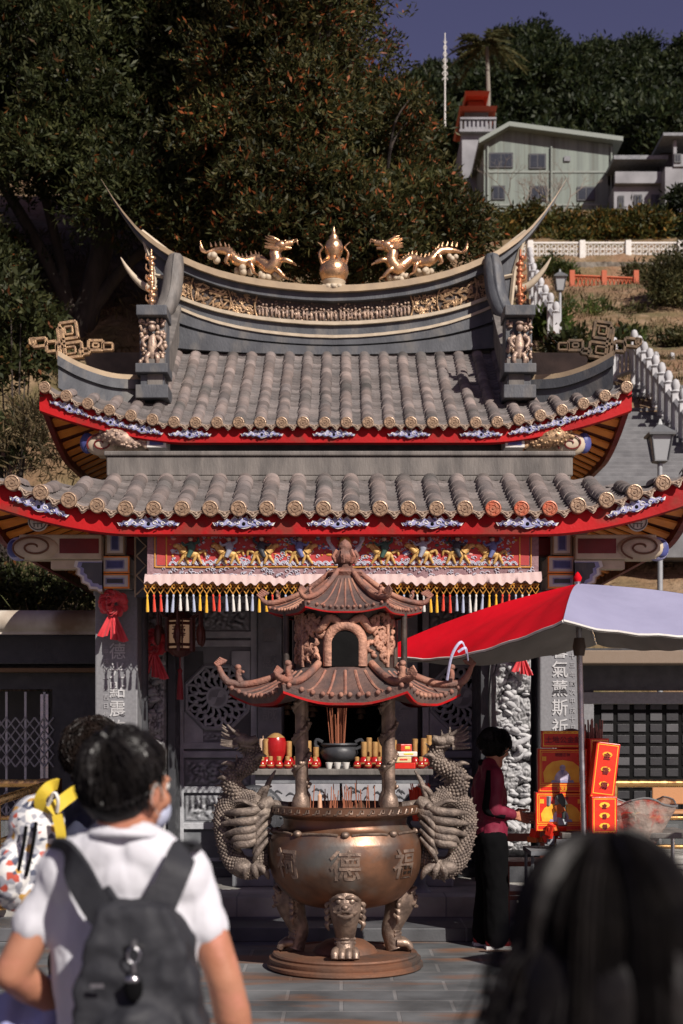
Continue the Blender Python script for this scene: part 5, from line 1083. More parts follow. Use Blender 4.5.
g = MB(); g.lathe([(.07, 0), (.08, .3), (.075, .3), (.06, .02), (.001, .02)], (0, 0, 0), 14); g.build('jar', M('blue_grey_jar', (.12, .14, .17), .3), e, local=True, smooth=40)
# goods at the left end of the stall
g = MB()
for k in range(34):
    p = V((1.42 + random.uniform(-.08, .12), 9.9 + random.uniform(-.12, .1), .72 + random.uniform(.02, .36))); g.mat(random.choice((0, 0, 1, 2, 3))); g.box(p, (random.uniform(.03, .08), .05, random.uniform(.03, .09)), RZ(random.uniform(0, 3)) @ RX(random.uniform(-.5, .5)))
top(g, 'wrapped_goods', [M('goods_orange', (.5, .12, .03), .4), M('goods_dark', (.05, .06, .055), .5), M('goods_grey', (.25, .27, .3), .4), boxr], 'heap of small wrapped offerings at the left end of the stall', 'goods', (1.42, 9.9, .72), bevel=.004)
g = MB(); g.box((1.45, 9.9, .69), (.32, .45, .03)); 
for x in (1.31, 1.59):
    for y in (9.75, 10.1): g.tube([(x, y, 0), (x, y, .68)], .012, 6)
top(g, 'side_tray', dgrey_m, 'small dark tray table holding wrapped offerings beside the seller', 'table', (1.45, 9.9, 0))
e = empty('folding_crate', (1.4, 9.4, 0), 'black slatted plastic crate standing in front of the stall', 'crate'); g = MB()
Rr = RY(.35)
for k in range(6): g.box(V((0, -.12 + .0, .33)) + Rr @ V((-.1 + k * .04, 0, 0)), (.018, .02, .3), Rr)
g.box(V((0, -.12, .33)) + Rr @ V((0, 0, .16)), (.26, .03, .03), Rr); g.box(V((0, -.12, .33)) + Rr @ V((0, 0, -.16)), (.26, .03, .03), Rr); g.build('slatted_side', black_m, e, local=True)
g = MB(); g.bx(-.14, .14, -.1, .2, .0, .2); g.bx(-.15, .15, -.11, .21, .2, .22); g.build('crate_base', M('crate_brown', (.1, .08, .06), .7), e, local=True, bevel=.005)
# wooden stool
wd = M('red_wood', (.28, .09, .055), .5, col2=(.2, .06, .04), scale=8, stretch=(1, 1, .2))
e = empty('wooden_chair', (1.36, 10.55, .1), 'reddish wooden chair behind the woman in the dark pink jacket', 'chair'); MB().box((0, 0, .45), (.36, .36, .035)).build('seat', wd, e, local=True, bevel=.008)
for x in (-.15, .15):
    for y in (-.15, .15): MB().box((x, y, .215 if y < 0 else .42), (.035, .035, .43 if y < 0 else .84)).build('leg', wd, e, local=True)
for z in (.62, .78): MB().box((0, .15, z), (.262, .025, .06)).build('back_rail', wd, e, local=True)
for y in (-.15, .15): MB().box((0, y, .2), (.262, .02, .03)).build('stretcher', wd, e, local=True)
# clear bag of paper hanging from the rail
bag_m = M('net_bag', (.34, .27, .23), .35, col2=(.42, .06, .04), scale=7, lo=.5, hi=.62, bump=.8, bscale=14, dist=.03, alpha=.72)
e = empty('rubbish_bag', (2.02, 9.75, .6), 'translucent bag of red and gold paper hanging by the brass rail', 'bag'); g = MB()
def bg(u, v):
    a = 2 * PI * u; r_ = (.09 + .12 * v) * (1 + .1 * math.sin(a * 4 + v * 3) + .05 * math.sin(a * 9)); return (math.cos(a) * r_ * 1.1 + .06 * (v - .5), math.sin(a) * r_ * .7, .02 + .42 * v + .03 * math.sin(a * 3))
g.grid(bg, 60, 24); g.build('bag_skin', bag_m, e, local=True, smooth=180)
g = MB()
for k in range(60):
    v = random.uniform(.05, .75); a = random.uniform(0, 6.28); r_ = random.uniform(0, .75) * (.09 + .12 * v); g.mat(random.choice((0, 1, 2, 3))); g.box((math.cos(a) * r_, math.sin(a) * r_ * .7, .04 + .42 * v), (.09, .004, .06), RZ(a) @ RX(random.uniform(0, 3)) @ RY(random.uniform(0, 3)))
g.build('paper_scraps', [boxr, M('scrap_pale', (.5, .45, .4), .7), M('scrap_gold', (.5, .25, .08), .6), M('scrap_green', (.1, .16, .1), .6)], e, local=True)
g = MB(); g.tube([bg(u, 1.0) for u in np.linspace(0, 1, 40)], .006, 5); g.build('bag_rim', M('bag_wire', (.3, .3, .3), .4, .6), e, local=True)
# ---------------------------------------------------------------- people
def remesh(mb, vox, it=6):
    me = mb.mesh('tmp'); o = bpy.data.objects.new('tmp', me); COL.objects.link(o)
    r = o.modifiers.new('r', 'REMESH'); r.mode = 'VOXEL'; r.voxel_size = vox
    s = o.modifiers.new('s', 'SMOOTH'); s.factor = .5; s.iterations = it
    dg = bpy.context.evaluated_depsgraph_get(); dg.update(); e = bpy.data.meshes.new_from_object(o.evaluated_get(dg))
    out = MB(); out.raw([tuple(v.co) for v in e.vertices], [tuple(p.vertices) for p in e.polygons])
    bpy.data.objects.remove(o); bpy.data.meshes.remove(me); bpy.data.meshes.remove(e); return out
def cloth(mb, vox, it, amp, sc, zdir=1.0):          # garment: remeshed volume with soft folds
    o = remesh(mb, vox, it); me = o.mesh('t'); me.update(); nn = [v.normal.copy() for v in me.vertices]; bpy.data.meshes.remove(me)
    o.v = [tuple(V(p) + n * amp * (abs(fbm((p[0] * sc + 3, p[1] * sc, p[2] * sc * zdir), 3)) - .25)) for p, n in zip(o.v, nn)]; return o
def hand(mb, wr, d, side, curl=.5, s=1.0):           # wr wrist, d pointing direction, side towards the thumb
    d = V(d).normalized(); side = V(side); side = (side - d * side.dot(d)).normalized(); pn = d.cross(side); wr = V(wr); h = MB()
    for k in (-1.5, -.5, .5, 1.5): h.cap(wr + side * k * .012 * s, wr + d * .085 * s + side * k * .0195 * s, .016 * s, .0125 * s, 10)
    for k, ln in ((-1.5, .058), (-.5, .074), (.5, .08), (1.5, .07)):
        p = wr + d * .088 * s + side * k * .0205 * s; dd = d.copy(); r_ = .0092 * s
        for j, f in enumerate((.45, .32, .25)):
            dd = (dd + pn * curl * (.35 + .3 * j)).normalized(); q = p + dd * ln * f * s; h.cap(p, q, r_, r_ * .92, 8); p = q; r_ *= .92
    p = wr + d * .025 * s + side * .026 * s; q = p + (d * .6 + side * .8).normalized() * .036 * s; h.cap(p, q, .0145 * s, .0115 * s, 8); q2 = q + (d * .85 + side * .25 + pn * curl * .5).normalized() * .034 * s; h.cap(q, q2, .0112 * s, .0095 * s, 8); h.cap(q2, q2 + (d * .9 + pn * curl * .6).normalized() * .024 * s, .0095 * s, .008 * s, 8)
    return remesh(h, .0034 * s, 3)
def head_mesh(c, yaw, pitch, s=1.0, vox=.0045):
    R = RZ(yaw) @ RX(pitch); h = MB(); c = V(c); q = lambda x, y, z: c + R @ V((x * s, y * s, z * s))
    def b(x, y, z, r): h.ball(q(x, y, z), tuple(k * s for k in r), 18, 12, R)
    b(0, -.008, .018, (.073, .09, .088)); b(0, .02, -.03, (.06, .066, .075)); b(0, .045, -.07, (.036, .034, .03)); b(0, .04, .0, (.06, .05, .06))
    for x in (-1, 1):
        b(x * .045, .055, -.025, (.022, .024, .02)); b(x * .076, -.008, -.012, (.01, .02, .03)); b(x * .081, -.016, .002, (.007, .017, .022)); b(x * .03, .078, .018, (.025, .012, .01)); b(x * .012, .088, -.032, (.01, .012, .009)); b(x * .032, .077, -.001, (.014, .01, .009))
    h.cap(q(0, .086, .012), q(0, .1, -.026), .009 * s, .012 * s, 8); b(0, .08, -.053, (.024, .012, .006)); b(0, .078, -.063, (.02, .012, .006))
    h.cap(q(0, -.018, -.05), c + V((0, .0, -.13 * s)), .053 * s, .05 * s, 16)
    return h, R
def hairs(c, R, rad, n, whorl, length, grav, width, lift=.004, seedpts=None, droop=0, zmin=-.3, face=.45, curl=0, steps=7):
    g = MB(); c = V(c); rad = V(rad); k = 0
    wv = V(whorl).normalized()
    while k < n:
        d = V(RNG.normal(size=3)).normalized()
        if d.z < zmin or (d.y > face and d.z < .35 + (d.y - face) * .7): continue
        k += 1; p = V((d.x * rad.x, d.y * rad.y, d.z * rad.z)); L_ = length * random.uniform(.6, 1.15); pts = []; dirn = d - wv * d.dot(wv); dirn = dirn + d * .05
        ph = random.uniform(0, 6.28); f = lift * random.uniform(.3, 1.6)
        for j in range(steps):
            pts.append(c + R @ p); nrm = V((p.x / rad.x ** 2, p.y / rad.y ** 2, p.z / rad.z ** 2)).normalized(); t = (d - wv * d.dot(wv)); t = t - nrm * t.dot(nrm); t = t.normalized() if t.length > 1e-4 else nrm.orthogonal()
            t = (t + V((0, 0, -grav)) + V(RNG.normal(size=3)) * (.12 + curl)); 
            inside = (p.x / rad.x) ** 2 + (p.y / rad.y) ** 2 + (p.z / rad.z) ** 2 < 1.0 + f * 8
            if inside or not droop: t = t - nrm * min(0, t.dot(nrm)) if droop else t - nrm * t.dot(nrm) + nrm * .06
            if droop and not inside: t = V((0, 0, -1)) + V(RNG.normal(size=3)) * .06
            p = p + t.normalized() * (L_ / steps)
            e = math.sqrt((p.x / rad.x) ** 2 + (p.y / rad.y) ** 2 + (p.z / rad.z) ** 2); m_ = 1 + f * 4
            if e < m_: p = p * (m_ / e)
        w0 = width * random.uniform(.6, 1.3); g.tube(pts, [w0 * .6] + [w0] * (steps - 2) + [w0 * .2], 3, caps=False)
    return g
skin_m = M('skin', (.42, .2, .125), .55, col2=(.33, .135, .078), scale=9, bump=.25, bscale=120, dist=.003, col3=(.45, .19, .13), s3=18, spec=.3)
hair_m = M('black_hair', (.006, .0052, .0055), .36, col2=(.011, .0095, .009), scale=30, bump=0, spec=.13)
hairb_m = M('wavy_hair', (.006, .0045, .004), .45, col2=(.014, .009, .007), scale=25, bump=0, spec=.1)
shirt_m = M('white_cotton', (.56, .56, .6), .9, bump=.4, bscale=14, dist=.02, sheen=.2, col2=(.52, .52, .56), scale=6, stretch=(1, 1, .5))
navy_m = M('navy_cotton', (.03, .033, .06), .85, bump=.3, bscale=14, dist=.015); blk_m = M('black_cloth', (.003, .003, .0035), .95, spec=.08, bump=.3, bscale=20, dist=.01)
denim_m = M('dark_denim', (.03, .035, .055), .85, bump=.3, bscale=20)
pink_m = M('crimson_jacket', (.17, .008, .03), .7, col2=(.12, .006, .022), scale=5, bump=.3, bscale=16, dist=.015)
eye_w = M('eye_white', (.7, .68, .64), .2); eye_d = M('eye_dark', (.02, .012, .01), .15)
def add_eyes(p, c, R, s):
    for x in (-1, 1):
        g = MB(); q = V(c) + R @ V((x * .032 * s, .079 * s, .004 * s)); g.ball(q, .0115 * s, 10, 8); g.mat(1).ball(q + R @ V((0, .008 * s, 0)), .0058 * s, 8, 6); g.build('eye', [eye_w, eye_d], p, local=True, smooth=80)
def ribbon(pts, wd, th, wdir=None, k=5):
    g = MB(); P = cr(pts, k); secs = []; 
    for i, p in enumerate(P):
        t = (P[min(i + 1, len(P) - 1)] - P[max(i - 1, 0)]).normalized(); up = V((0, 1, 0)) if wdir is None else V(wdir); sd = t.cross(up).normalized(); n_ = sd.cross(t)
        w_ = wd if not hasattr(wd, '__len__') else itp(i / (len(P) - 1), np.linspace(0, 1, len(wd)), wd)
        secs.append([p - sd * w_ / 2 - n_ * th / 2, p + sd * w_ / 2 - n_ * th / 2, p + sd * w_ / 2 + n_ * th / 2, p - sd * w_ / 2 + n_ * th / 2])
    return g.loft(secs)
def torso(m, h, inf=0.0, z0=.47, neck=True, w=1.0):
    k = h; 
    for s in (-1, 1):
        m.cap((s * .052 * k * w, 0, .53 * k), (s * .052 * k * w, .0, .62 * k), .062 * k * w + inf, .056 * k * w + inf, 16)
        m.cap((s * .052 * k * w, 0, .62 * k), (s * .06 * k * w, -.005 * k, .73 * k), .056 * k * w + inf, .062 * k * w + inf, 16)
        m.cap((s * .06 * k * w, -.006 * k, .74 * k), (s * .1 * k * w, 0, .805 * k), .058 * k * w + inf, .034 * k * w + inf, 14)
        m.cap((s * .02 * k, -.012 * k, .845 * k), (s * .1 * k * w, -.002 * k, .808 * k), .032 * k + inf * .6, .034 * k + inf, 14)
    m.ball((0, -.004 * k, .68 * k), (.1 * k * w + inf, .068 * k + inf, .13 * k), 18, 12)
def legs(m, h, stance=.055, inf=0.0, stride=0, zend=.04, knee_r=.036, ank_r=.024):
    k = h
    for s in (-1, 1):
        y = stride * s; m.cap((s * .05 * k, 0, .5 * k), (s * stance * k, y * .4 + .01, .28 * k), .058 * k + inf, knee_r * k + inf, 16); m.cap((s * stance * k, y * .4 + .01, .28 * k), (s * stance * k, y, zend * k + .02), knee_r * k + inf, ank_r * k + inf, 14)
def shoes(par, h, mats, stance=.055, stride=0):
    for s in (-1, 1):
        g = MB(); x = s * stance * h; y = stride * s; g.cap((x, y - .04, .045), (x, y + .12, .04), .04, .036, 12); g.ball((x, y - .02, .07), (.04, .05, .05), 12, 8); g.mat(1).bx(x - .042, x + .042, y - .08, y + .155, 0, .022); g.build('shoe', mats, par, local=True, smooth=50)
shoe_w = M('shoe_white', (.6, .6, .6), .5); shoe_d = M('shoe_dark', (.04, .04, .045), .6); shoe_r = M('shoe_red', (.32, .015, .02), .55)
# --- man in the white T-shirt
MC = V((-.424, 2.8, 0)); P1 = empty('person', MC, 'man seen from behind in a white T-shirt and face mask, wearing a black backpack', 'person')
h = 1.55; lx = lambda p, Y=2.8: (p - CX) * Y / F - MC.x; lz = lambda p, Y=2.8: EYE - (p - HY) * Y / F
HC1 = V((0, .012, 1.428)); hd, HR = head_mesh(HC1, -.5, .0, .96); b = MB(); b.add(hd); torso(b, h, w=.68); legs(b, h, inf=-.004)
SL, SR = V((-.126, 0, 1.258)), V((.126, 0, 1.258)); EL, WL = V((lx(15), -.03, 1.07)), V((lx(48), .1, .985)); ER, WR = V((lx(225), -.02, 1.06)), V((lx(244), .04, .86))
for S_, E_, W_ in ((SL, EL, WL), (SR, ER, WR)): b.cap(S_, E_, .041, .035, 16); b.ball(E_, .035, 12, 8); b.cap(E_, E_.lerp(W_, .35), .035, .037, 14); b.cap(E_.lerp(W_, .35), W_, .038, .025, 14)
bd = remesh(b, .0062, 5); bd.add(hand(None, WL, (.5, .8, -.2), (.3, 0, 1), .75)); bd.add(hand(None, WR, (.12, .15, -1), (-.2, 1, 0), .35)); bd.build('body', skin_m, P1, local=True, smooth=180); add_eyes(P1, HC1, HR, 1)
g = MB(); torso(g, h, .016, w=.7); g.ball((0, -.022, 1.25), (.09, .062, .065), 20, 12); g.cap(SL, SL.lerp(EL, .5), .046, .046, 18); g.cap(SR, SR.lerp(ER, .5), .046, .046, 18); g.ball((0, 0, .84), (.14, .105, .1), 20, 12); g.cap((0, 0, 1.0), (0, 0, .82), .115, .125, 20)
cloth(cloth(g, .0065, 5, .016, 6, .6), .0065, 1, .006, 19, .45).build('shirt', shirt_m, P1, local=True, smooth=180)
g = MB(); g.tube([(math.cos(a) * .066, -.018 + math.sin(a) * .064, 1.335 + .012 * math.sin(a + PI)) for a in np.linspace(0, 2 * PI, 25)], .009, 7); g.build('shirt_collar', shirt_m, P1, local=True, smooth=180)
g = MB(); legs(g, h, inf=.014, zend=.05, knee_r=.045, ank_r=.045); g.ball((0, 0, .8), (.125, .1, .1), 16, 10); cloth(g, .01, 4, .01, 8, .6).build('trousers', denim_m, P1, local=True, smooth=180); shoes(P1, h, [shoe_d, shoe_w])
g = MB(); g.ball(HC1 + HR @ V((0, -.014, .028)), (.071, .088, .086), 24, 16, HR); g.ball(HC1 + HR @ V((0, -.036, -.012)), (.066, .06, .06), 20, 12, HR); g.ball(HC1 + HR @ V((0, .048, .07)), (.056, .046, .03), 16, 10, HR)
hb = remesh(g, .006, 2); hr1 = hb.build('hair', hair_m, P1, local=True, smooth=180)
g = hairs(HC1 + HR @ V((0, -.016, .026)), HR, (.073, .091, .089), 6500, (.1, -.55, .8), .07, .25, .0012, .006, zmin=-.72, face=.35, curl=.12)
for k in range(0):    # fringe and side tufts past the ears
    a = random.uniform(-.9, .9); p = HC1 + HR @ V((math.sin(a) * .07, .05 + math.cos(a) * .03, .085)); g.tube(cr([p, p + HR @ V((math.sin(a) * .02, .035, -.012)), p + HR @ V((math.sin(a) * .025, .042, -.05))], 2), [.0014] * 4 + [.0004], 3, caps=False)
t_ = hairs(HC1 + HR @ V((0, -.016, .026)), HR, (.074, .092, .09), 900, (.1, -.55, .8), .055, .3, .0024, .02, zmin=-.7, face=.4, curl=.15); g.add(t_); g.build('hair_strands', hair_m, hr1, local=True)
g = MB(); g.ball(HC1 + HR @ V((0, .062, -.045)), (.052, .05, .047), 18, 12, HR); mk_ = remesh(g, .005, 2).build('face_mask', M('mask_fabric', (.42, .45, .58), .8, bump=.2), P1, local=True, smooth=180)
MB().tube(cr([HC1 + HR @ V((.05, .06, -.03)), HC1 + HR @ V((.074, .02, -.01)), HC1 + HR @ V((.086, -.02, .012)), HC1 + HR @ V((.08, -.028, -.02)), HC1 + HR @ V((.055, .04, -.06))], 5), .0009, 5).build('ear_loop', white_m, mk_, local=True)
# backpack (held on by its straps: a thing of its own)
pk_m = M('backpack_nylon', (.02, .0205, .025), .7, spec=.25, col2=(.03, .031, .036), scale=9, bump=.35, bscale=22, dist=.012); pk2 = M('backpack_seam', (.011, .011, .013), .7)
BP = empty('backpack', MC + V((.01, -.16, .8)), 'black nylon backpack with a key fob on the back of the man in white', 'backpack'); o = BP.location
def bpx(px_, py_, Y): return at(px_, py_, Y) - o
g = MB(); pl = [(104, 902), (168, 902), (184, 930), (197, 975), (205, 1030), (205, 1105), (192, 1125), (88, 1125), (74, 1105), (73, 1030), (80, 975), (92, 930)]
g.prism([(bpx(a, b_, 2.6).x, bpx(a, b_, 2.6).z) for a, b_ in pl], -.09, .03); g.ball((bpx(139, 1060, 2.56).x, -.1, bpx(139, 1060, 2.56).z), (.085, .045, .11), 18, 12)
cloth(remesh(g, .008, 14), .007, 3, .014, 12).build('bag_body', pk_m, BP, local=True, smooth=180)
g = MB(); g.ball(bpx(139, 1075, 2.545), (.09, .04, .11), 18, 12); cloth(g, .006, 4, .012, 14).build('front_pocket', pk_m, BP, local=True, smooth=180)
for pts in ([(96, 984), (104, 958), (137, 946), (172, 955), (188, 986)], [(108, 922), (112, 914), (137, 922), (160, 913), (164, 922)]):
    MB().tube(cr([bpx(x, y, 2.548 + (.0 if pts[0][1] > 950 else .03) + abs(x - 138) * .0006) for x, y in pts], 6), .006, 6).build('zip_seam', pk2, BP, local=True, smooth=60)
for sg, pts in ((-1, [(60, 856, 2.84), (64, 849, 2.74), (75, 868, 2.672), (87, 891, 2.655), (101, 914, 2.645), (120, 934, 2.62)]), (1, [(190, 852, 2.84), (186, 846, 2.74), (178, 865, 2.672), (168, 889, 2.655), (158, 913, 2.645), (146, 933, 2.62)])):
    w_ = [.045, .052, .056, .056, .054, .05]; s_ = ribbon([bpx(*p) for p in pts], w_, .012, (0, 1, .35)).build('shoulder_strap', pk_m, BP, local=True, smooth=60)
    ribbon([bpx(pts[0][0], pts[0][1], 2.84), V((sg * .1 - .01, .27, .38)), V((sg * .115 - .01, .25, .2)), V((sg * .14 - .01, .13, .02))], .04, .01, (0, 1, 0)).build('lower_strap', pk2, s_, local=True, smooth=60)
ribbon([bpx(100, 893, 2.655), bpx(112, 908, 2.645), bpx(131, 913, 2.64), bpx(150, 906, 2.645), bpx(162, 890, 2.655)], .045, .013, (0, 1, .35)).build('yoke', pk_m, BP, local=True, smooth=60)
g = MB(); g.tube(cr([bpx(118, 920, 2.61), bpx(124, 928, 2.59), bpx(138, 930, 2.58), bpx(150, 926, 2.59), bpx(154, 919, 2.61)], 4), .007, 7); g.build('grab_handle', pk2, BP, local=True, smooth=60)
e = empty('key_fob', bpx(134, 955, 2.53) + o, 'silver ring and black fob clipped to the black backpack', 'key fob'); g = MB(); g.tube([(math.cos(a) * .011, -.003, math.sin(a) * .014) for a in np.linspace(0, 6.28, 17)], .0022, 6); g.tube([(0, -.003, .014), (.001, -.004, .028)], .005, 6); g.tube([(0, -.004, -.014), (.001, -.004, -.035)], .003, 6); g.build('ring', steel_m, e, local=True, smooth=60)
g = MB(); g.ball((0, -.006, -.058), (.017, .01, .026), 12, 8); g.mat(1).ball((-.002, -.012, -.042), (.014, .007, .008), 10, 6); g.build('fob', [blk_m, steel_m], e, local=True, smooth=60)
g = MB(); g.box(bpx(97, 986, 2.53), (.024, .003, .007)); g.build('zip_pull', steel_m, BP, local=True)
# lavender jacket over the left arm
g = MB()
def jk(u, v):
    x = lx(-45) + (lx(80) - lx(-45)) * u; z = 1.0 + .15 * u - .62 * v - .1 * (u - .5) ** 2 - .08 * u * (1 - v); y = -.0 + .035 * math.sin(u * 14 + v * 2.5) * (.4 + .6 * v) + .02 * math.sin(u * 31 + 1) * v + .04 * (u - .5)
    return (x + .012 * math.sin(v * 7 + u * 5), y + .0 + .09 * (1 - v) ** 3, z)
g.grid(jk, 50, 40); g.grid(lambda u, v: V(jk(u, v)) + V((.0, .055 - .03 * math.sin(u * 11), -.02)), 40, 30); top_ = MB(); top_.v = [tuple(V(p) + MC) for p in g.v]; top_.f = g.f; top_.m = g.m
top(top_, 'folded_jacket', M('lavender_cloth', (.3, .31, .52), .8, col2=(.26, .27, .46), scale=6, bump=.3, bscale=15, dist=.015), 'lavender blue jacket draped over the left forearm of the man in white', 'jacket', MC + V((-.2, 0, 1.0)), smooth=180)
# --- companion in navy, partly hidden
C2 = V((-.80, 4.6, 0)); P2 = empty('person', C2, 'wavy haired person in a navy top, half hidden behind the man in white', 'person', rz=-.75)
HC2 = V((0, .01, 1.452)); hd, HR2 = head_mesh(HC2, .25, -.1, 1.0, .006); b = MB(); b.add(hd); torso(b, 1.57, w=.75); legs(b, 1.57, inf=-.004)
for s in (-1, 1): S_, E_, W_ = V((s * .15, 0, 1.27)), V((s * .2, .02, 1.02)), V((s * .17, .17, .9)); b.cap(S_, E_, .046, .036, 14); b.cap(E_, W_, .038, .025, 12)
bd = remesh(b, .008, 5)
for s in (-1, 1): bd.add(hand(None, V((s * .17, .17, .9)), (-s * .3, .7, -.5), (-s * .6, .2, .8), .5))
bd.build('body', skin_m, P2, local=True, smooth=180); add_eyes(P2, HC2, HR2, 1)
g = MB(); torso(g, 1.57, .018, w=.78)
for s in (-1, 1): g.cap((s * .15, 0, 1.27), (s * .185, .015, 1.09), .066, .062, 16)
g.ball((0, 0, .84), (.15, .11, .1), 18, 12); cloth(g, .009, 5, .02, 8, .5).build('shirt', navy_m, P2, local=True, smooth=180)
g = MB(); legs(g, 1.57, inf=.014, zend=.05, knee_r=.045, ank_r=.045); g.ball((0, 0, .8), (.125, .1, .1), 16, 10); cloth(g, .012, 4, .01, 8, .6).build('trousers', blk_m, P2, local=True, smooth=180); shoes(P2, 1.57, [shoe_d, shoe_w])
g = MB(); g.ball(HC2 + HR2 @ V((0, -.018, .025)), (.082, .096, .092), 20, 14, HR2); g.ball(HC2 + HR2 @ V((0, -.035, -.03)), (.072, .065, .06), 18, 10, HR2); hr2 = remesh(g, .007, 2).build('hair', hairb_m, P2, local=True, smooth=180)
hairs(HC2 + HR2 @ V((0, -.018, .02)), HR2, (.084, .1, .1), 2600, (0, -.3, .9), .1, .3, .0026, .02, zmin=-.75, face=.4, curl=.55).build('hair_strands', hairb_m, hr2, local=True)
# patterned rucksack with yellow straps
rk_m = bpy.data.materials.new('rucksack_print'); rk_m.use_nodes = True; N_ = rk_m.node_tree.nodes; L_ = rk_m.node_tree.links; vo = N_.new('ShaderNodeTexVoronoi'); vo.inputs['Scale'].default_value = 55; tc = N_.new('ShaderNodeTexCoord'); L_.new(tc.outputs['Object'], vo.inputs['Vector'])
rp_ = N_.new('ShaderNodeValToRGB'); sx_ = N_.new('ShaderNodeSeparateColor'); L_.new(vo.outputs['Color'], sx_.inputs[0]); L_.new(sx_.outputs[0], rp_.inputs[0]); rp_.color_ramp.interpolation = 'CONSTANT'; el = rp_.color_ramp.elements; el[0].color = (.62, .62, .62, 1); el[1].position = .35; el[1].color = (.3, .31, .35, 1)
for p_, c_ in ((.6, (.66, .65, .62)), (.74, (.5, .28, .06)), (.82, (.07, .08, .12)), (.93, (.45, .08, .05))): x_ = el.new(p_); x_.color = (*c_, 1)
L_.new(rp_.outputs[0], N_['Principled BSDF'].inputs['Base Color']); N_['Principled BSDF'].inputs['Roughness'].default_value = .8
yel_m = M('yellow_webbing', (.55, .4, .03), .7, bump=.2)
RK = empty('rucksack', (-1.0, 4.42, .92), 'white patterned rucksack with yellow straps on the person in navy', 'backpack'); o = RK.location
Q = lambda px_, py_, Y=4.42: at(px_, py_, Y) - o
g = MB(); g.ball(Q(38, 830), (.085, .1, .115), 18, 12); g.ball(Q(30, 865), (.1, .11, .12), 18, 12); g.ball(Q(24, 885), (.1, .11, .09), 18, 12); cloth(g, .008, 4, .014, 10).build('bag_body', rk_m, RK, local=True, smooth=180)
g = MB(); g.ball(Q(14, 872, 4.36), (.07, .08, .09), 16, 10); cloth(g, .008, 4, .012, 12).build('front_pocket', rk_m, RK, local=True, smooth=180)
ribbon([Q(44, 815, 4.36), Q(40, 800, 4.33), Q(48, 788, 4.33), Q(57, 784, 4.38)], .035, .01, (0, 1, .2)).build('strap', yel_m, RK, local=True, smooth=60)
ribbon([Q(50, 812, 4.33), Q(64, 800, 4.36), Q(78, 790, 4.42), Q(92, 784, 4.5)], .04, .01, (0, 1, .2)).build('strap', yel_m, RK, local=True, smooth=60)
ribbon([Q(57, 815, 4.31), Q(61, 835, 4.3), Q(62, 860, 4.32)], .03, .01, (0, 1, 0)).build('side_trim', yel_m, RK, local=True, smooth=60)
MB().tube(cr([Q(48, 806, 4.33), Q(54, 793, 4.31), Q(58, 800, 4.31), Q(57, 812, 4.33)], 4), .006, 6).build('carry_loop', white_m, RK, local=True, smooth=60)
g = MB(); [g.tube(cr([Q(a, 818 + k, 4.3), Q(a - 4, 845 + k, 4.29), Q(a - 10, 872 + k, 4.3)], 4), .006, 5) for a, k in ((36, 4), (26, 8))]; g.build('compression_cord', blk_m, RK, local=True)
# --- seller in the crimson jacket
C3 = V((1.05, 10.02, 0)); P3 = empty('person', C3, 'woman in a crimson jacket and black trousers looking down at the stall', 'person', rz=-1.5)
h3 = 1.5; HC3 = V((.0, .04, 1.415)); hd, HR3 = head_mesh(HC3, .1, -.38, .96, .006); b = MB(); b.add(hd); torso(b, h3, w=.75); legs(b, h3, inf=-.006, stride=.03)
AR = []
for s in (-1, 1): S_, E_, W_ = V((s * .13, 0, 1.2)), V((s * .165, -.01, .97)), V((s * .08, .165, .93)); AR.append((S_, E_, W_)); b.cap(S_, E_, .043, .034, 14); b.cap(E_, W_, .036, .024, 12)
bd = remesh(b, .009, 5)
for s in (-1, 1): bd.add(hand(None, V((s * .08, .165, .93)), (-s * .35, .9, -.25), (-s * .3, 0, 1), .6, .92))
bd.build('body', skin_m, P3, local=True, smooth=180); add_eyes(P3, HC3, HR3, .96)
g = MB(); torso(g, h3, .026, w=.78); g.ball((0, -.01, .84), (.145, .12, .1), 18, 12); g.ball((0, -.02, 1.1), (.14, .115, .16), 18, 12)
for S_, E_, W_ in AR: g.cap(S_, E_, .07, .058, 16); g.cap(E_, E_.lerp(W_, .8), .057, .045, 14)
jk3 = cloth(g, .01, 5, .02, 8, .5).build('jacket', pink_m, P3, local=True, smooth=180)
g = MB()
for S_, E_, W_ in AR:
    sg = 1 if S_.x > 0 else -1; g.tube(cr([S_ + V((sg * .045, -.045, .05)), S_.lerp(E_, .5) + V((sg * .045, -.05, 0)), E_ + V((sg * .03, -.05, 0)), E_.lerp(W_, .5) + V((sg * .045, -.01, -.02))], 5), rr([.014, .026, .026, .02], 16), 8)
g.tube(cr([(-.07, -.02, 1.27), (0, -.065, 1.3), (.07, -.02, 1.27)], 4), .025, 8); g.build('black_trim', blk_m, jk3, local=True, smooth=60)
g = MB(); legs(g, h3, inf=.022, zend=.045, stride=.03, knee_r=.045, ank_r=.045); g.ball((0, -.01, .76), (.13, .115, .1), 16, 10); cloth(g, .012, 4, .012, 8, .6).build('trousers', blk_m, P3, local=True, smooth=180); shoes(P3, h3, [shoe_r, shoe_w], stride=.03)
g = MB(); g.ball(HC3 + HR3 @ V((0, -.016, .026)), (.092, .105, .098), 20, 14, HR3); g.ball(HC3 + HR3 @ V((0, -.035, -.03)), (.09, .075, .065), 18, 10, HR3); hr3 = remesh(g, .008, 2).build('hair', hair_m, P3, local=True, smooth=180)
hairs(HC3 + HR3 @ V((0, -.018, .016)), HR3, (.094, .107, .106), 1500, (0, -.1, 1), .12, .5, .003, .012, zmin=-.8, face=.45, curl=.2).build('hair_strands', hair_m, hr3, local=True)
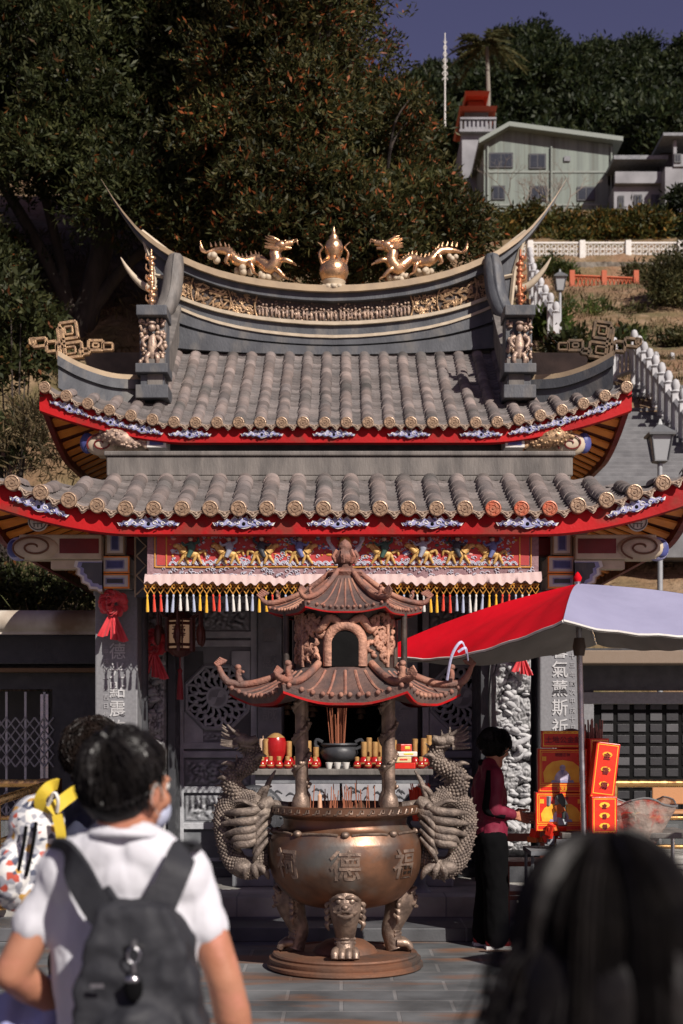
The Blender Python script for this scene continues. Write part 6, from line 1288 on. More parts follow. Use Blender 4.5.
# --- woman closest to the camera, only her long hair in frame
C4 = V((.262, 1.42, 0)); P4 = empty('person', C4, 'black haired woman with long loose hair in front of everyone, out of focus', 'person')
HC4 = V((0, 0, 1.318)); hd, HR4 = head_mesh(HC4, .05, 0, 1.0, .006); b = MB(); b.add(hd); torso(b, 1.45, w=.75); legs(b, 1.45, inf=-.004)
AR = []
for s in (-1, 1): S_, E_, W_ = V((s * .135, 0, 1.165)), V((s * .19, 0, .93)), V((s * .17, .1, .73)); AR.append((S_, E_, W_)); b.cap(S_, E_, .042, .033, 14); b.cap(E_, W_, .035, .023, 12)
bd = remesh(b, .009, 5)
for s in (-1, 1): bd.add(hand(None, V((s * .17, .1, .73)), (0, .35, -.9), (-s * .2, .9, .3), .4, .92))
bd.build('body', skin_m, P4, local=True, smooth=180); add_eyes(P4, HC4, HR4, 1)
g = MB(); torso(g, 1.45, .02, w=.78); g.ball((0, 0, .78), (.15, .11, .1), 18, 12)
for S_, E_, W_ in AR: g.cap(S_, E_, .062, .052, 14); g.cap(E_, E_.lerp(W_, .85), .05, .04, 12)
cloth(g, .011, 5, .015, 8, .5).build('top', blk_m, P4, local=True, smooth=180)
g = MB(); legs(g, 1.45, inf=.014, zend=.05, knee_r=.042, ank_r=.04); g.ball((0, 0, .74), (.125, .105, .09), 16, 10); cloth(g, .013, 4, .01, 8, .6).build('trousers', denim_m, P4, local=True, smooth=180); shoes(P4, 1.45, [shoe_d, shoe_w])
g = MB(); g.ball(HC4 + V((0, -.012, .02)), (.075, .096, .092), 20, 14); g.cap(HC4 + V((-.03, -.05, -.02)), V((-.055, -.085, 1.08)), .068, .06, 16); g.cap(HC4 + V((.03, -.05, -.02)), V((.055, -.085, 1.08)), .068, .06, 16); g.cap(HC4 + V((0, -.06, -.02)), V((0, -.1, 1.0)), .07, .05, 16)
hr4 = remesh(g, .007, 4).build('hair', hair_m, P4, local=True, smooth=180)
g = MB()
for k in range(3400):
    a = random.uniform(-PI, 0) if random.random() < .8 else random.choice((random.uniform(0, .35), random.uniform(PI - .35, PI))); x, y = math.cos(a), math.sin(a); f = random.uniform(.97, 1.08) * (1 + .05 * math.sin(a * 9 + 1) + .03 * math.sin(a * 21)); t0 = random.uniform(0, .55); L4 = random.uniform(.75, 1.05)
    c = HC4 + V((random.uniform(-.006, .006), -.012, .02)); pts = []
    for q in np.linspace(t0, 1, 9):
        th = q * 1.75
        if th < 1.35: p = c + V((x * .08 * f * math.sin(th), y * .104 * f * math.sin(th), .098 * f * math.cos(th)))
        else:
            u = (th - 1.35) / .4; p = c + V((x * (.078 * f + .085 * u * u * (1 if k % 9 else 1.7)), y * (.1 * f + .02 * u) - .01 * u, .0215 - .38 * u * L4)) + V((.008 * math.sin(u * 6 + k), .006 * math.cos(u * 5 + k * 2), 0)) * u
        pts.append(p)
    g.tube(pts, [.0012] + [.0017] * 7 + [.0006], 3, caps=False)
for k in range(420):      # flyaway hairs
    a = random.uniform(-PI - .3, .3); x, y = math.cos(a), math.sin(a); z0 = random.uniform(-.2, .09); r0 = .085 * math.sqrt(max(.05, 1 - max(0, z0 / .1) ** 2)) + max(0, -z0) * .2
    p = HC4 + V((x * r0, y * r0 * 1.1 - .012, z0)); L4 = random.uniform(.06, .26); o_ = V((x, y * .5, 0)); g.tube(cr([p, p + o_ * L4 * .25 + V((0, 0, -L4 * .3)), p + o_ * L4 * random.uniform(.1, .6) + V((0, 0, -L4))], 3), [.0014] * 6 + [.0005], 3, caps=False)
g.build('hair_strands', hair_m, hr4, local=True)
# ---------------------------------------------------------------- side buildings and railings
SBL = empty('side_hall', (-3.6, 15, .25), 'low dark side building with a folding lattice gate left of the temple', 'building')
g = MB(); g.bx(-7.5, -2.25, 15.0, 15.2, 1.95, 2.46); g.bx(-3.05, -2.25, 15.0, 15.2, .25, 1.95); g.bx(-7.5, -4.6, 15.0, 15.2, .25, 1.95); g.bx(-7.5, -2.25, 15.2, 18, 2.4, 2.5); g.build('wall', dark_m, SBL)
g = MB(); g.bx(-7.5, -2.2, 14.7, 14.98, 2.2, 2.5); g.build('beam', M('beam_dark', (.035, .036, .042), .5), SBL, bevel=.01); g = MB(); g.bx(-7.5, -2.2, 14.72, 14.98, 2.12, 2.16); g.build('beam_edge', M('beam_rust', (.16, .09, .04), .6), SBL)
g = MB(); g.bx(-4.6, -3.05, 15.9, 16, .25, 1.95); g.build('inner_panel', M('inner_grey', (.11, .11, .11), .7), SBL)
g = MB()
for x in (-3.78, -3.13): g.bx(x - .045, x + .045, 14.98, 15.03, .3, 1.9)
g.build('gate_stile', steel_m, SBL, bevel=.005); gm = M('gate_grey', (.5, .5, .52), .45, .2)
g = MB()
for x0, x1 in ((-3.73, -3.05), (-4.6, -4.1)):
    for x in np.arange(x0, x1 + .05, .2): g.bx(x - .012, x + .012, 14.98, 15.0, .3, 1.92)
    for z in np.arange(.35, 1.75, .26):
        for x in np.arange(x0, x1 - .05, .1):
            if int(round((z - .35) / .26)) % 3 != 2: g.tube([(x, 14.97, z), (x + .1, 14.97, z + .13), (x, 14.97, z + .26)], .009, 4); g.tube([(x + .1, 14.97, z), (x, 14.97, z + .13), (x + .1, 14.97, z + .26)], .009, 4)
g.build('folding_gate', gm, SBL)
g = MB(); pts = [(-7.5, 14.45, 2.62), (-2.3, 14.45, 2.62)]; g.tube(pts, .115, 20); g.bx(-7.5, -2.25, 14.4, 14.5, 2.49, 2.53); top(g, 'rolled_awning', M('awning_cream', (.62, .57, .5), .6, col2=(.46, .41, .34), scale=2.2, bump=.15, col3=(.2, .13, .08), s3=1.2), 'rolled cream awning along the eave of the left side building', 'awning', (-4, 14.45, 2.62), smooth=50)
p = at(55, 777, 13.5); g = MB(); g.box((p.x - .05, 13.5, .95), (.2, .2, .22)); g.box((p.x - .05, 13.4, 1.0), (.22, .02, .04)); top(g, 'terracotta_box', M('terracotta', (.4, .17, .09), .7, col2=(.32, .14, .08), scale=9), 'terracotta coloured box beside the head of the person in navy', 'box', (p.x - .05, 13.5, .84), bevel=.01)
SBR = empty('side_hall', (4, 15.5, .25), 'dark side building with a gridded shutter in a grey frame right of the temple', 'building')
g = MB(); g.bx(2.3, 8, 15.5, 15.7, 1.95, 2.34); g.bx(2.3, 2.75, 15.52, 15.7, .25, 1.95); g.bx(2.3, 8, 15.7, 18.5, 2.34, 2.42); g.build('wall', dark_m, SBR)
g = MB(); g.bx(2.3, 8, 15.0, 15.5, 2.22, 2.36); g.build('eave_soffit', M('soffit_brown', (.2, .15, .11), .7), SBR, bevel=.01)
g = MB(); g.bx(2.62, 8, 15.44, 15.52, 1.8, 1.93); g.bx(2.62, 2.74, 15.44, 15.52, .25, 1.8); g.build('shutter_frame', pill_m, SBR, bevel=.006)
g = MB(); g.bx(2.74, 8, 15.56, 15.6, .25, 1.8); sh = g.build('shutter', black_m, SBR)
g = MB()
for i in range(26):
    for j in range(12):
        x, z = 2.84 + i * .178, .4 + j * .122; g.mat(1 if random.random() < .3 and j > 5 else 0); g.bx(x, x + .13, 15.545, 15.562, z, z + .085)
g.build('shutter_slat_grid', [M('shutter_dark', (.025, .025, .028), .5), M('shutter_light', (.075, .075, .08), .5)], sh, bevel=.004)
def railing(name, pts, h0, h, label, zs=(1.0, .62)):
    e = empty(name, V(pts[0]), label, 'railing'); P = [V(p) for p in pts]
    g = MB(); g.tube([p + V((0, 0, h)) for p in P], .035, 12); g.build('top_rail', rail_b, e, smooth=60)
    for f in zs[1:] + (.3,): MB().tube([p + V((0, 0, h * f)) for p in P], .02, 10).build('lower_rail', rail_b, e, smooth=60)
    for a, b in zip(P, P[1:]):
        n = max(1, round((b - a).length / 1.1))
        for k in range(n + 1):
            p = a.lerp(b, k / n); g = MB(); g.lathe([(.085, 0), (.085, .012), (.04, .03), (.032, .05), (.03, h)], p, 14); g.build('post', rail_b, e, smooth=50)
        g = MB(); d_ = (b - a).normalized(); q0, q1 = a + V((0, 0, h * .28)), b + V((0, 0, h * .6)); g.raw([q0 + d_ * .04, V((q1.x, q1.y, q0.z)) - d_ * .04, q1 - d_ * .04, V((q0.x, q0.y, q1.z)) + d_ * .04], [(0, 1, 2, 3)]); g.build('infill_panel', M('infill_glass%d' % len(bpy.data.materials), (.25, .27, .27), .2, alpha=.35), e)
    return e
railing('brass_railing', [(2.42, 12.6, .25), (5.2, 12.6, .25)], .25, .8, 'polished brass railing on the platform at the right of the temple')
railing('brass_railing', [(-2.55, 12.6, .25), (-4.2, 12.6, .25)], .25, .8, 'brass railing on the platform in front of the left folding gate')
railing('brass_railing', [(-2.45, 11.9, .25), (-2.95, 8.6, .0)], .25, .82, 'brass handrail running forward beside the person in navy')
p = at(528, 775, 14.0); e = empty('plastic_chair', (3.4, 14.6, .25), 'orange backed chair behind the right brass railing', 'chair'); MB().box((0, .15, .6), (.36, .03, .2)).build('backrest', M('pale_orange', (.45, .22, .1), .6), e, local=True, bevel=.01); MB().box((0, 0, .43), (.38, .36, .03)).build('seat', M('pale_orange2', (.45, .22, .1), .6), e, local=True, bevel=.01)
for x in (-.16, .16):
    for y in (-.14, .14): MB().box((x, y, .21), (.025, .025, .42)).build('leg', steel_m, e, local=True)
# ---------------------------------------------------------------- vegetation
def leaf_mesh(name, C, D, L_, W_, mats, fold=.25):
    n = len(C); D = D / np.linalg.norm(D, axis=1, keepdims=True); r = RNG.normal(size=(n, 3)); S = np.cross(D, r); S /= np.linalg.norm(S, axis=1, keepdims=True); Nn = np.cross(S, D)
    L_ = (L_ * RNG.uniform(.65, 1.25, n))[:, None]; W_ = (W_ * RNG.uniform(.7, 1.2, n))[:, None]
    v = np.empty((n, 4, 3)); v[:, 0] = C; v[:, 1] = C + D * L_ * .45 + S * W_ + Nn * W_ * fold; v[:, 2] = C + D * L_ - Nn * L_ * .08; v[:, 3] = C + D * L_ * .45 - S * W_ + Nn * W_ * fold
    me = bpy.data.meshes.new(name); me.vertices.add(4 * n); me.vertices.foreach_set('co', v.reshape(-1)); me.loops.add(4 * n); me.loops.foreach_set('vertex_index', np.arange(4 * n, dtype=np.int32)); me.polygons.add(n); me.polygons.foreach_set('loop_start', np.arange(0, 4 * n, 4, dtype=np.int32)); me.update(calc_edges=True); me.validate()
    for m in mats: me.materials.append(m)
    return me
def sprays(clumps, per, leaves, spread, upb=.15):    # clumps: (centre, radius); leaf rosettes over each clump
    C, D = [], []
    for c, r in clumps:
        n = int(per * r * r); d = RNG.normal(size=(n, 3)); d /= np.linalg.norm(d, axis=1, keepdims=True); d[:, 2] = np.where(d[:, 2] < -.45, -d[:, 2], d[:, 2]); rad = r * RNG.uniform(.5, 1.0, n) ** .6 * (1 + .55 * RNG.random(n) ** 5)
        p = np.array(c) + d * rad[:, None] * np.array([1, 1, .72])
        for j in range(leaves):
            dd = d * .55 + RNG.normal(size=(n, 3)) * .65 + np.array([0, 0, upb]); C.append(p + RNG.normal(size=(n, 3)) * spread); D.append(dd)
    return np.concatenate(C), np.concatenate(D)
bark_m = M('bark', (.06, .045, .035), .9, col2=(.03, .024, .02), scale=6, bump=.9, bscale=14, dist=.03, stretch=(1, 1, .3))
lf_dark = leaf_mat('leaves_dark', [(.017, .023, .008), (.036, .045, .015), (.075, .078, .028)], (.16, .05, .015), .03)
lf_rust = leaf_mat('leaves_rust', [(.019, .025, .008), (.042, .046, .014), (.105, .09, .03)], (.3, .085, .026), .075)
lf_hill = leaf_mat('leaves_hill', [(.01, .017, .007), (.02, .03, .011), (.042, .05, .017)], None, .0)
lf_hedge = leaf_mat('leaves_hedge', [(.03, .04, .012), (.06, .065, .017), (.13, .1, .025)], (.24, .13, .03), .12)
lf_bush = leaf_mat('leaves_bush', [(.035, .04, .014), (.065, .065, .024), (.11, .095, .04)])
lf_dry = leaf_mat('dry_grass', [(.06, .05, .025), (.12, .09, .045), (.2, .15, .08)])
def tree(name, label, base, limbs, clumps, mat, per, leaves, L_, W_, spread, tr=.3, group=None):
    e = empty(name, base, label, 'tree', group); b = V(base); g = MB()
    top_ = V(limbs[0][-1]); g.tube(cr([V(p) for p in limbs[0]], 5), rr([tr, tr * .75, tr * .6, tr * .4], (len(limbs[0]) - 1) * 5 + 1), 10)
    for l in limbs[1:]: g.tube(cr([V(p) for p in l], 5), rr([tr * .5, tr * .35, tr * .18], (len(l) - 1) * 5 + 1), 8)
    for c, r in clumps[::2]:
        c = V(c); s_ = V(min((l[-1] for l in limbs), key=lambda q: (V(q) - c).length)); g.tube(cr([s_, s_.lerp(c, .5) + V((random.uniform(-.3, .3), random.uniform(-.3, .3), .2)), c], 4), rr([tr * .16, tr * .1, tr * .03], 9), 5)
    g.build('trunk', bark_m, e, smooth=60)
    C, D = sprays(clumps, per, leaves, spread); me = leaf_mesh('crown', C - np.array(b), D, L_, W_, [mat]); o = bpy.data.objects.new('crown', me); COL.objects.link(o); o.parent = e; return e
# large dark tree on the left and the rusty leaved tree behind the ridge
def clumps_in(boxes, n, r0, r1):
    out = []
    for (x0, x1, y0, y1, z0, z1) in boxes:
        for k in range(n): out.append(((random.uniform(x0, x1), random.uniform(y0, y1), random.uniform(z0, z1)), random.uniform(r0, r1)))
    return out
def img_clumps(items, Y, dY, r0, r1, n):     # items: measured polygons of the crown (px rectangles)
    out = []
    for (x0, x1, y0, y1) in items:
        for k in range(n):
            yy = Y + random.uniform(-dY, dY); p = at(random.uniform(x0, x1), random.uniform(y0, y1), yy); out.append(((p.x, p.y, p.z), random.uniform(r0, r1)))
    return out
gz = lambda x, y: terr(x, y) - .3
c1 = img_clumps([(-160, 60, -160, 40), (-160, 60, 40, 200), (40, 230, -140, 60), (40, 220, 60, 190), (-160, -20, 190, 330), (90, 230, 170, 215)], 26.5, 1.6, .75, 1.35, 15)
c1 += img_clumps([(-60, 300, -120, 180)], 30, 1, 1.2, 1.7, 26)
X1 = at(75, 330, 27); tree('broadleaf_tree', 'huge dark green broadleaf tree filling the upper left behind the temple roof', (X1.x, 27, gz(X1.x, 27)), [[(X1.x, 27, gz(X1.x, 27)), at(90, 300, 27), at(110, 200, 27), at(120, 60, 27)], [at(85, 320, 27), at(130, 262, 26.8), at(210, 200, 26.5)], [at(80, 330, 27), at(30, 230, 27), at(-40, 120, 27)], [at(60, 390, 27), at(68, 300, 27), at(20, 100, 27)]], c1, lf_dark, 330, 8, .155, .024, .06, .32)
c2 = img_clumps([(225, 305, -140, 20), (295, 332, -120, 10), (220, 328, 20, 120), (230, 358, 120, 215), (255, 405, 215, 262), (220, 350, 80, 215)], 24.5, 1.5, .6, 1.05, 14)
c2 += img_clumps([(395, 415, 90, 225), (420, 460, 178, 228)], 24.5, .8, .2, .4, 12)
c2 += img_clumps([(240, 338, -60, 120), (240, 380, 120, 250)], 27, .8, 1, 1.4, 24)
c2 += img_clumps([(190, 300, 222, 272), (300, 400, 226, 280), (390, 475, 212, 262)], 24.6, .6, .35, .75, 20)
X2 = at(345, 330, 25); tree('rusty_tree', 'broadleaf tree with rusty orange young leaves behind the roof ridge', (X2.x, 25, gz(X2.x, 25)), [[(X2.x, 25, gz(X2.x, 25)), at(340, 280, 25), at(330, 180, 25), at(320, 60, 25)], [at(342, 290, 25), at(370, 230, 24.6), at(385, 190, 24.5)], [at(340, 280, 25), at(280, 200, 24.5), at(250, 120, 24)]], c2, lf_rust, 330, 8, .14, .021, .05, .22)
def shrub(name, label, cl, base, mat, per, leaves, L_, W_, cat='shrub', group=None, spread=.05):
    e = empty(name, base, label, cat, group); b = V(base); g = MB()
    for c, r in cl[:9]: c = V(c); g.tube(cr([b, b.lerp(c, .5) + V((0, 0, .1)), c], 3), [.03, .027, .024, .02, .016, .012, .006], 5)
    g.build('stems', bark_m, e); C, D = sprays(cl, per, leaves, spread, .3); me = leaf_mesh('foliage', C - np.array(b), D, L_, W_, [mat]); o = bpy.data.objects.new('foliage', me); COL.objects.link(o); o.parent = e; return e
b = at(15, 400, 22); shrub('leafy_shrub', 'dark leafy shrub at the left edge beside the roof fretwork', img_clumps([(-40, 45, 295, 385)], 22, .6, .3, .55, 14), (b.x, 22, gz(b.x, 22)), lf_dark, 260, 6, .16, .03)
for x0, x1, y0, y1, Yt, l in ((-30, 30, 575, 612, 20.9, 'dark shrub behind the rolled awning at the far left'), (25, 100, 582, 615, 20.9, 'dark shrub between the awning and the left pillar bracket'), (-30, 40, 415, 470, 21.5, 'dark shrub among the dry reeds at the left edge')):
    b = at((x0 + x1) / 2, y1, Yt); shrub('bank_shrub', l, img_clumps([(x0, x1, y0, y1)], Yt, .3, .2, .4, 14), (b.x, Yt, gz(b.x, Yt)), lf_dark, 300, 5, .13, .022, 'shrub', 'dark shrubs on the left bank', .05)
# tall dry grasses below it
gs = MB()
for k in range(150):
    x0 = random.uniform(-20, 95); p = at(x0, random.uniform(470, 500), random.uniform(19.9, 20.6)); p.z = terr(p.x, p.y); hgt = random.uniform(.8, 2.0); lean = V((random.uniform(-.5, .5), random.uniform(-.2, .2), 0)) * hgt
    gs.mat(random.choice((0, 0, 1))); gs.tube(cr([p, p + lean * .3 + V((0, 0, hgt * .6)), p + lean + V((0, 0, hgt))], 3), rr([.018, .012, .003], 7), 4)
top(gs, 'tall_grass', [M('grass_stem', (.2, .15, .08), .8), M('grass_green', (.09, .1, .03), .8)], 'dry reeds and tall grass on the bank left of the roofs', 'grass', at(30, 480, 20.2), kind='stuff')
cl = img_clumps([(20, 95, 400, 480)], 20.6, .3, .2, .35, 26); C, D = sprays(cl, 160, 5, .06, .5); me = leaf_mesh('bank_weeds', C, D, .22, .012, [lf_dry]); o = bpy.data.objects.new('bank_weeds', me); COL.objects.link(o); tag(o, 'straggling dry weeds under the left roof corners', 'weeds', kind='stuff')
# weeds scattered over the bank
n = 9000; xs_ = RNG.uniform(-9, 14, n); ys_ = 20 + RNG.uniform(0, 1, n) ** 1.5 * 36; C = np.array([(x, y, terr(x, y) - .02) for x, y in zip(xs_, ys_)]); keep = np.array([fbm((x * .25, y * .25, 9), 3) > -.12 for x, y in zip(xs_, ys_)]); C = np.repeat(C[keep], 5, 0); C += RNG.normal(size=C.shape) * np.array([.12, .12, .02]); D = RNG.normal(size=C.shape) * .5 + np.array([0, -.2, .8])
me = leaf_mesh('bank_grass', C, D, .22, .018, [leaf_mat('bank_blades', [(.05, .035, .02), (.13, .085, .045), (.07, .07, .025), (.2, .13, .075)])]); o = bpy.data.objects.new('bank_grass', me); COL.objects.link(o); tag(o, 'dry grass and fallen leaves covering the hillside bank', 'grass', kind='stuff')
# ---------------------------------------------------------------- the far hillside: house, walls, tower, forest
def hz(px_, py_, Y): p = at(px_, py_, Y); return p
wallg = M('pale_green_cladding', (.2, .235, .205), .7, col2=(.14, .165, .148), scale=.5, bump=.7, bscale=30, stretch=(8, 8, .2), col3=(.11, .12, .1), s3=.35); conc0 = M('appliance_white', (.3, .3, .29), .6); win_m = M('dark_glass', (.03, .035, .045), .2); roofg = M('grey_green_roof', (.2, .225, .2), .6)
HY_ = 90.0
H1 = empty('green_house', hz(545, 212, HY_), 'pale green two storey house with a shallow gable roof on the hillside', 'house'); k = HY_ / F
P = lambda a, b_, Y=HY_: (at(a, b_, Y).x, at(a, b_, Y).z)
g = MB(); g.prism([P(484, 222), P(613, 222), P(613, 145), P(510, 130), P(484, 141)], HY_, HY_ + 9); g.build('wall', wallg, H1)
g = MB(); a, b_, c_ = P(478, 143), P(508, 126), P(621, 141); t_ = .28
g.prism([a, b_, (b_[0], b_[1] - t_), (a[0], a[1] - t_)], HY_ - .7, HY_ + 9.4); g.prism([(b_[0] + .004, b_[1]), c_, (c_[0], c_[1] - t_), (b_[0] + .004, b_[1] - t_)], HY_ - .7, HY_ + 9.4); g.build('roof', roofg, H1)
def window(par, x0, x1, y0, y1, Y, fm=None):
    a, b_ = at(x0, y1, Y), at(x1, y0, Y); g = MB(); g.bx(a.x, b_.x, Y - .08, Y - .01, a.z, b_.z); f = g.build('window', fm or dark_m, par)
    g = MB(); m_ = (a.x + b_.x) / 2
    g.bx(a.x + .1, m_ - .04, Y - .1, Y - .082, a.z + .1, b_.z - .1); g.bx(m_ + .04, b_.x - .1, Y - .1, Y - .082, a.z + .1, b_.z - .1); g.build('pane', win_m, f)
for x0 in (487.5, 551, 611): a, b_ = hz(x0, 214, HY_), hz(x0, 147, HY_); MB().tube([(a.x, HY_ - .1, a.z), (a.x, HY_ - .1, b_.z)], .06, 6).build('downpipe', roofg, H1)
for y0 in (172, 205): a, b_ = hz(485, y0, HY_), hz(613, y0, HY_); MB().bx(a.x, b_.x, HY_ - .05, HY_ - .003, a.z - .06, a.z + .06).build('string_course', roofg, H1)
for x0, x1, y0, y1 in ((489, 513, 153, 168), (529, 546, 154, 169), (530, 547, 186, 201), (577, 595, 187, 201), (492, 505, 186, 200)): window(H1, x0, x1, y0, y1, HY_)
g = MB(); a = hz(567, 160, HY_); g.bx(a.x - .2, a.x + .2, HY_ - .1, HY_, a.z - .1, a.z + .2); g.build('vent', dgrey_m, H1)
conc = M('weathered_white', (.27, .27, .285), .8, col2=(.19, .19, .2), scale=.8, bump=.2); H2 = empty('white_house', hz(640, 212, 88), 'white flat roofed house with a dark open balcony at the right edge of the hillside', 'house')
g = MB(); Y = 88.0
def rb(x0, x1, y0, y1, Y0, Y1): a, b_ = at(x0, y1, Y), at(x1, y0, Y); g.bx(a.x, b_.x, Y0, Y1, a.z, b_.z)
rb(614, 672, 186, 222, 88, 95); rb(614, 660, 174, 185.5, 87.6, 88.0); rb(660, 720, 176, 222, 86.6, 95.2); g.build('wall', conc, H2)
g = MB(); rb(612, 666, 159, 163, 87.4, 95); rb(656, 720, 146, 149, 86, 95.5); g.build('roof', dgrey_m, H2); g = MB(); rb(614, 660, 163.5, 173.5, 90, 95); rb(662, 720, 150, 175.5, 88.5, 95); g.build('open_balcony', dark_m, H2)
g = MB(); rb(671, 720, 164, 176, 86.5, 86.6); rb(668, 671, 150, 176, 86.5, 86.8); g.build('balcony_rail', conc, H2)
for x0, x1, y0, y1 in ((618, 624, 196, 209), (634, 642, 195, 209), (651, 659, 195, 206)): window(H2, x0, x1, y0, y1, 88.0)
window(H2, 674, 681, 154, 163, 86.5)
# white tower with red roof
H3 = empty('pagoda_tower', hz(478, 150, 95), 'white balustraded tower with red tiled roofs left of the green house', 'tower'); Y = 95.0
g = MB(); rb(462, 494, 132, 215, 95, 100); rb(466, 490, 105, 131.9, 96, 99.5); g.build('wall', conc, H3)
g = MB()
for i in range(9): a = at(461 + i * 4.2, 132, 95); g.bx(a.x - .07, a.x + .07, 94.8, 95, a.z, a.z + .9)
rb(460, 496, 119, 121, 94.7, 95.05); rb(459, 497, 131.5, 134, 94.6, 95); g.build('balustrade', conc, H3)
for x0, x1, y in ((461, 496, 108), (466, 489, 93)):
    g = MB(); a, b_ = at(x0, y, 95), at(x1, y, 95); m_ = (a.x + b_.x) / 2; w_ = (b_.x - a.x) / 2; g.loft([[(m_ + sx * w_ * f, 97.8 + sy * 2.6 * f, a.z + z) for sx, sy in ((-1, -1), (1, -1), (1, 1), (-1, 1))] for f, z in ((1.08, .14), (.97, -.06), (.6, .22), (.3, .42))]); g.build('roof', M('red_roof%d' % x0, (.42, .07, .03), .6, bump=.5, bscale=8), H3)
g = MB(); rb(470, 486, 92, 104, 96.4, 99); g.build('upper_storey', M('red_wall', (.3, .06, .03), .6), H3)
a = at(445, 76, 110); e = empty('lattice_mast', (a.x, 110, a.z - 4), 'thin white lattice mast rising into the sky left of the palm', 'mast'); g = MB(); g.tube([(a.x, 110, a.z - 4), (a.x, 110, at(445, 33, 110).z)], [.07, .04], 6); g.build('pole', white_m, e); g = MB()
for i in range(6): z = a.z - .3 + i * .5; w_ = .22 - i * .02; g.tube([(a.x - w_, 110, z), (a.x + w_, 110, z + .5)], .03, 4); g.tube([(a.x + w_, 110, z), (a.x - w_, 110, z + .5)], .03, 4)
g.build('lattice', white_m, e)
# palm
pb = at(487, 140, 98); pt = at(487, 47, 98); e = empty('palm_tree', (pb.x, 98, pb.z - 4), 'tall thin palm standing against the sky beside the red roofed tower', 'palm'); g = MB(); g.tube([(pb.x, 98, pb.z - 4), (pb.x + .1, 98, (pb.z + pt.z) / 2), (pt.x, 98, pt.z)], [.2, .15, .12], 8); g.build('trunk', M('palm_bark', (.2, .18, .15), .9), e)
C, D = [], []
for k in range(18):
    az_ = random.uniform(0, 6.28); el_ = random.uniform(-.2, 1.1)
    for t in np.linspace(.1, 1, 26):
        d_ = np.array([math.cos(az_) * math.cos(el_), math.sin(az_) * math.cos(el_), math.sin(el_)]); p = np.array(pt) + d_ * t * 2.6 + np.array([0, 0, -1.5 * t * t])
        for s in (-1, 1): C.append(p); D.append(d_ * .6 + s * np.cross(d_, [0, 0, 1]) + np.array([0, 0, -.5]))
me = leaf_mesh('fronds', np.array(C) - np.array([pb.x, 98, pb.z - 4]), np.array(D), .75, .06, [lf_bush]); o = bpy.data.objects.new('fronds', me); COL.objects.link(o); o.parent = e
# forest on the far hill, one mass
cl = []
for k in range(160):
    y = random.uniform(100, 215); x = random.uniform(.06, .29) * y if 8 < k < 118 else random.uniform(.27, .55) * y if k > 8 else random.uniform(-.3, .06) * y; z = terr(x, y); h_ = random.uniform(3, 9)
    if y < 118 and x / y < .125: continue
    for j in range(6): r = random.uniform(1.2, 2.9); cl.append(((x + random.uniform(-3.2, 3.2), y + random.uniform(-2, 2), z + h_ * random.uniform(.35, 1.0) + r * .4), r))
C, D = sprays(cl, 42, 5, .25, .2); me = leaf_mesh('hill_forest', C, D, .62, .13, [lf_hill]); o = bpy.data.objects.new('hill_forest', me); COL.objects.link(o); tag(o, 'dense dark green forest covering the hill behind the houses', 'forest', kind='stuff')
# hedge under the house, lattice wall, terrace walls
ORD = 'first second third fourth fifth sixth seventh eighth ninth tenth eleventh twelfth thirteenth fourteenth fifteenth'.split()
hb_ = [at(p_, 248, 76) for p_ in np.linspace(440, 720, 15)]
for i, p in enumerate(hb_):
    cl = [((p.x + random.uniform(-.7, .7), 76 + random.uniform(-.8, .8), p.z + random.uniform(.0, 1.5) * (1 if i < 12 else 1.9)), random.uniform(.4, .7)) for k in range(11)]
    shrub('hedge_shrub', ['bushy yellow green shrub', 'rust tinged shrub', 'tall green shrub'][i % 3] + ' above the lattice wall, %s from the left' % ORD[i], cl, (p.x, 76, terr(p.x, 76) - .2), lf_hedge if i < 12 else lf_hill, 190, 5, .34, .055, 'shrub', 'hedge shrubs below the houses', .15)
e = empty('lattice_wall', hz(600, 258, 70), 'white pierced lattice wall on the terrace below the hedge', 'wall'); g = MB(); k = 70 / F
a, b_ = at(520, 259, 70), at(730, 243, 70)
for i in range(34):
    for j in range(3):
        x = a.x + .15 + i * .3; z = a.z + .12 + j * .24
        g.tube([(x + math.cos(t) * .11, 70, z + math.sin(t) * .1) for t in np.linspace(0, 6.28, 9)], .035, 4)
g.bx(a.x, b_.x, 69.95, 70.05, b_.z - .04, b_.z + .04); g.bx(a.x, b_.x, 69.95, 70.05, a.z - .1, a.z + .02)
for j in (1, 2): g.bx(a.x, b_.x, 69.985, 70.015, a.z + .12 + j * .24 - .13, a.z + .12 + j * .24 - .1)
g.build('lattice_panel', white_m, e)
for p_ in (530, 582, 628, 680): x = at(p_, 250, 70).x; MB().bx(x - .14, x + .14, 69.85, 70.15, a.z - .4, b_.z + .1).build('pier', white_m, e, bevel=.02)
g = MB(); a, b_ = at(500, 272, 69), at(740, 258, 69); g.grid(lambda u, v: (a.x + (b_.x - a.x) * u, 69.3 - .15 * abs(fbm((u * 40, v * 6, 1), 3)), a.z - 1 + (b_.z - a.z + .9) * v), 120, 12); top(g, 'retaining_wall', M('rubble_wall', (.2, .18, .15), .9, col2=(.12, .1, .08), scale=2, bump=1, bscale=4, dist=.1), 'rough stone retaining wall under the white lattice wall', 'wall', at(600, 268, 69.2), smooth=60)
e = empty('terracotta_railing', hz(603, 290, 58), 'terracotta orange fence panels on the middle terrace', 'fence'); om = M('terracotta_paint', (.42, .1, .045), .7)
g = MB(); a, b_ = at(572, 288, 58), at(636, 291, 58); h_ = .5
g.tube([(a.x, 58, a.z + h_), (b_.x, 58, b_.z + h_)], .06, 4); g.tube([(a.x, 58, a.z), (b_.x, 58, b_.z)], .06, 4)
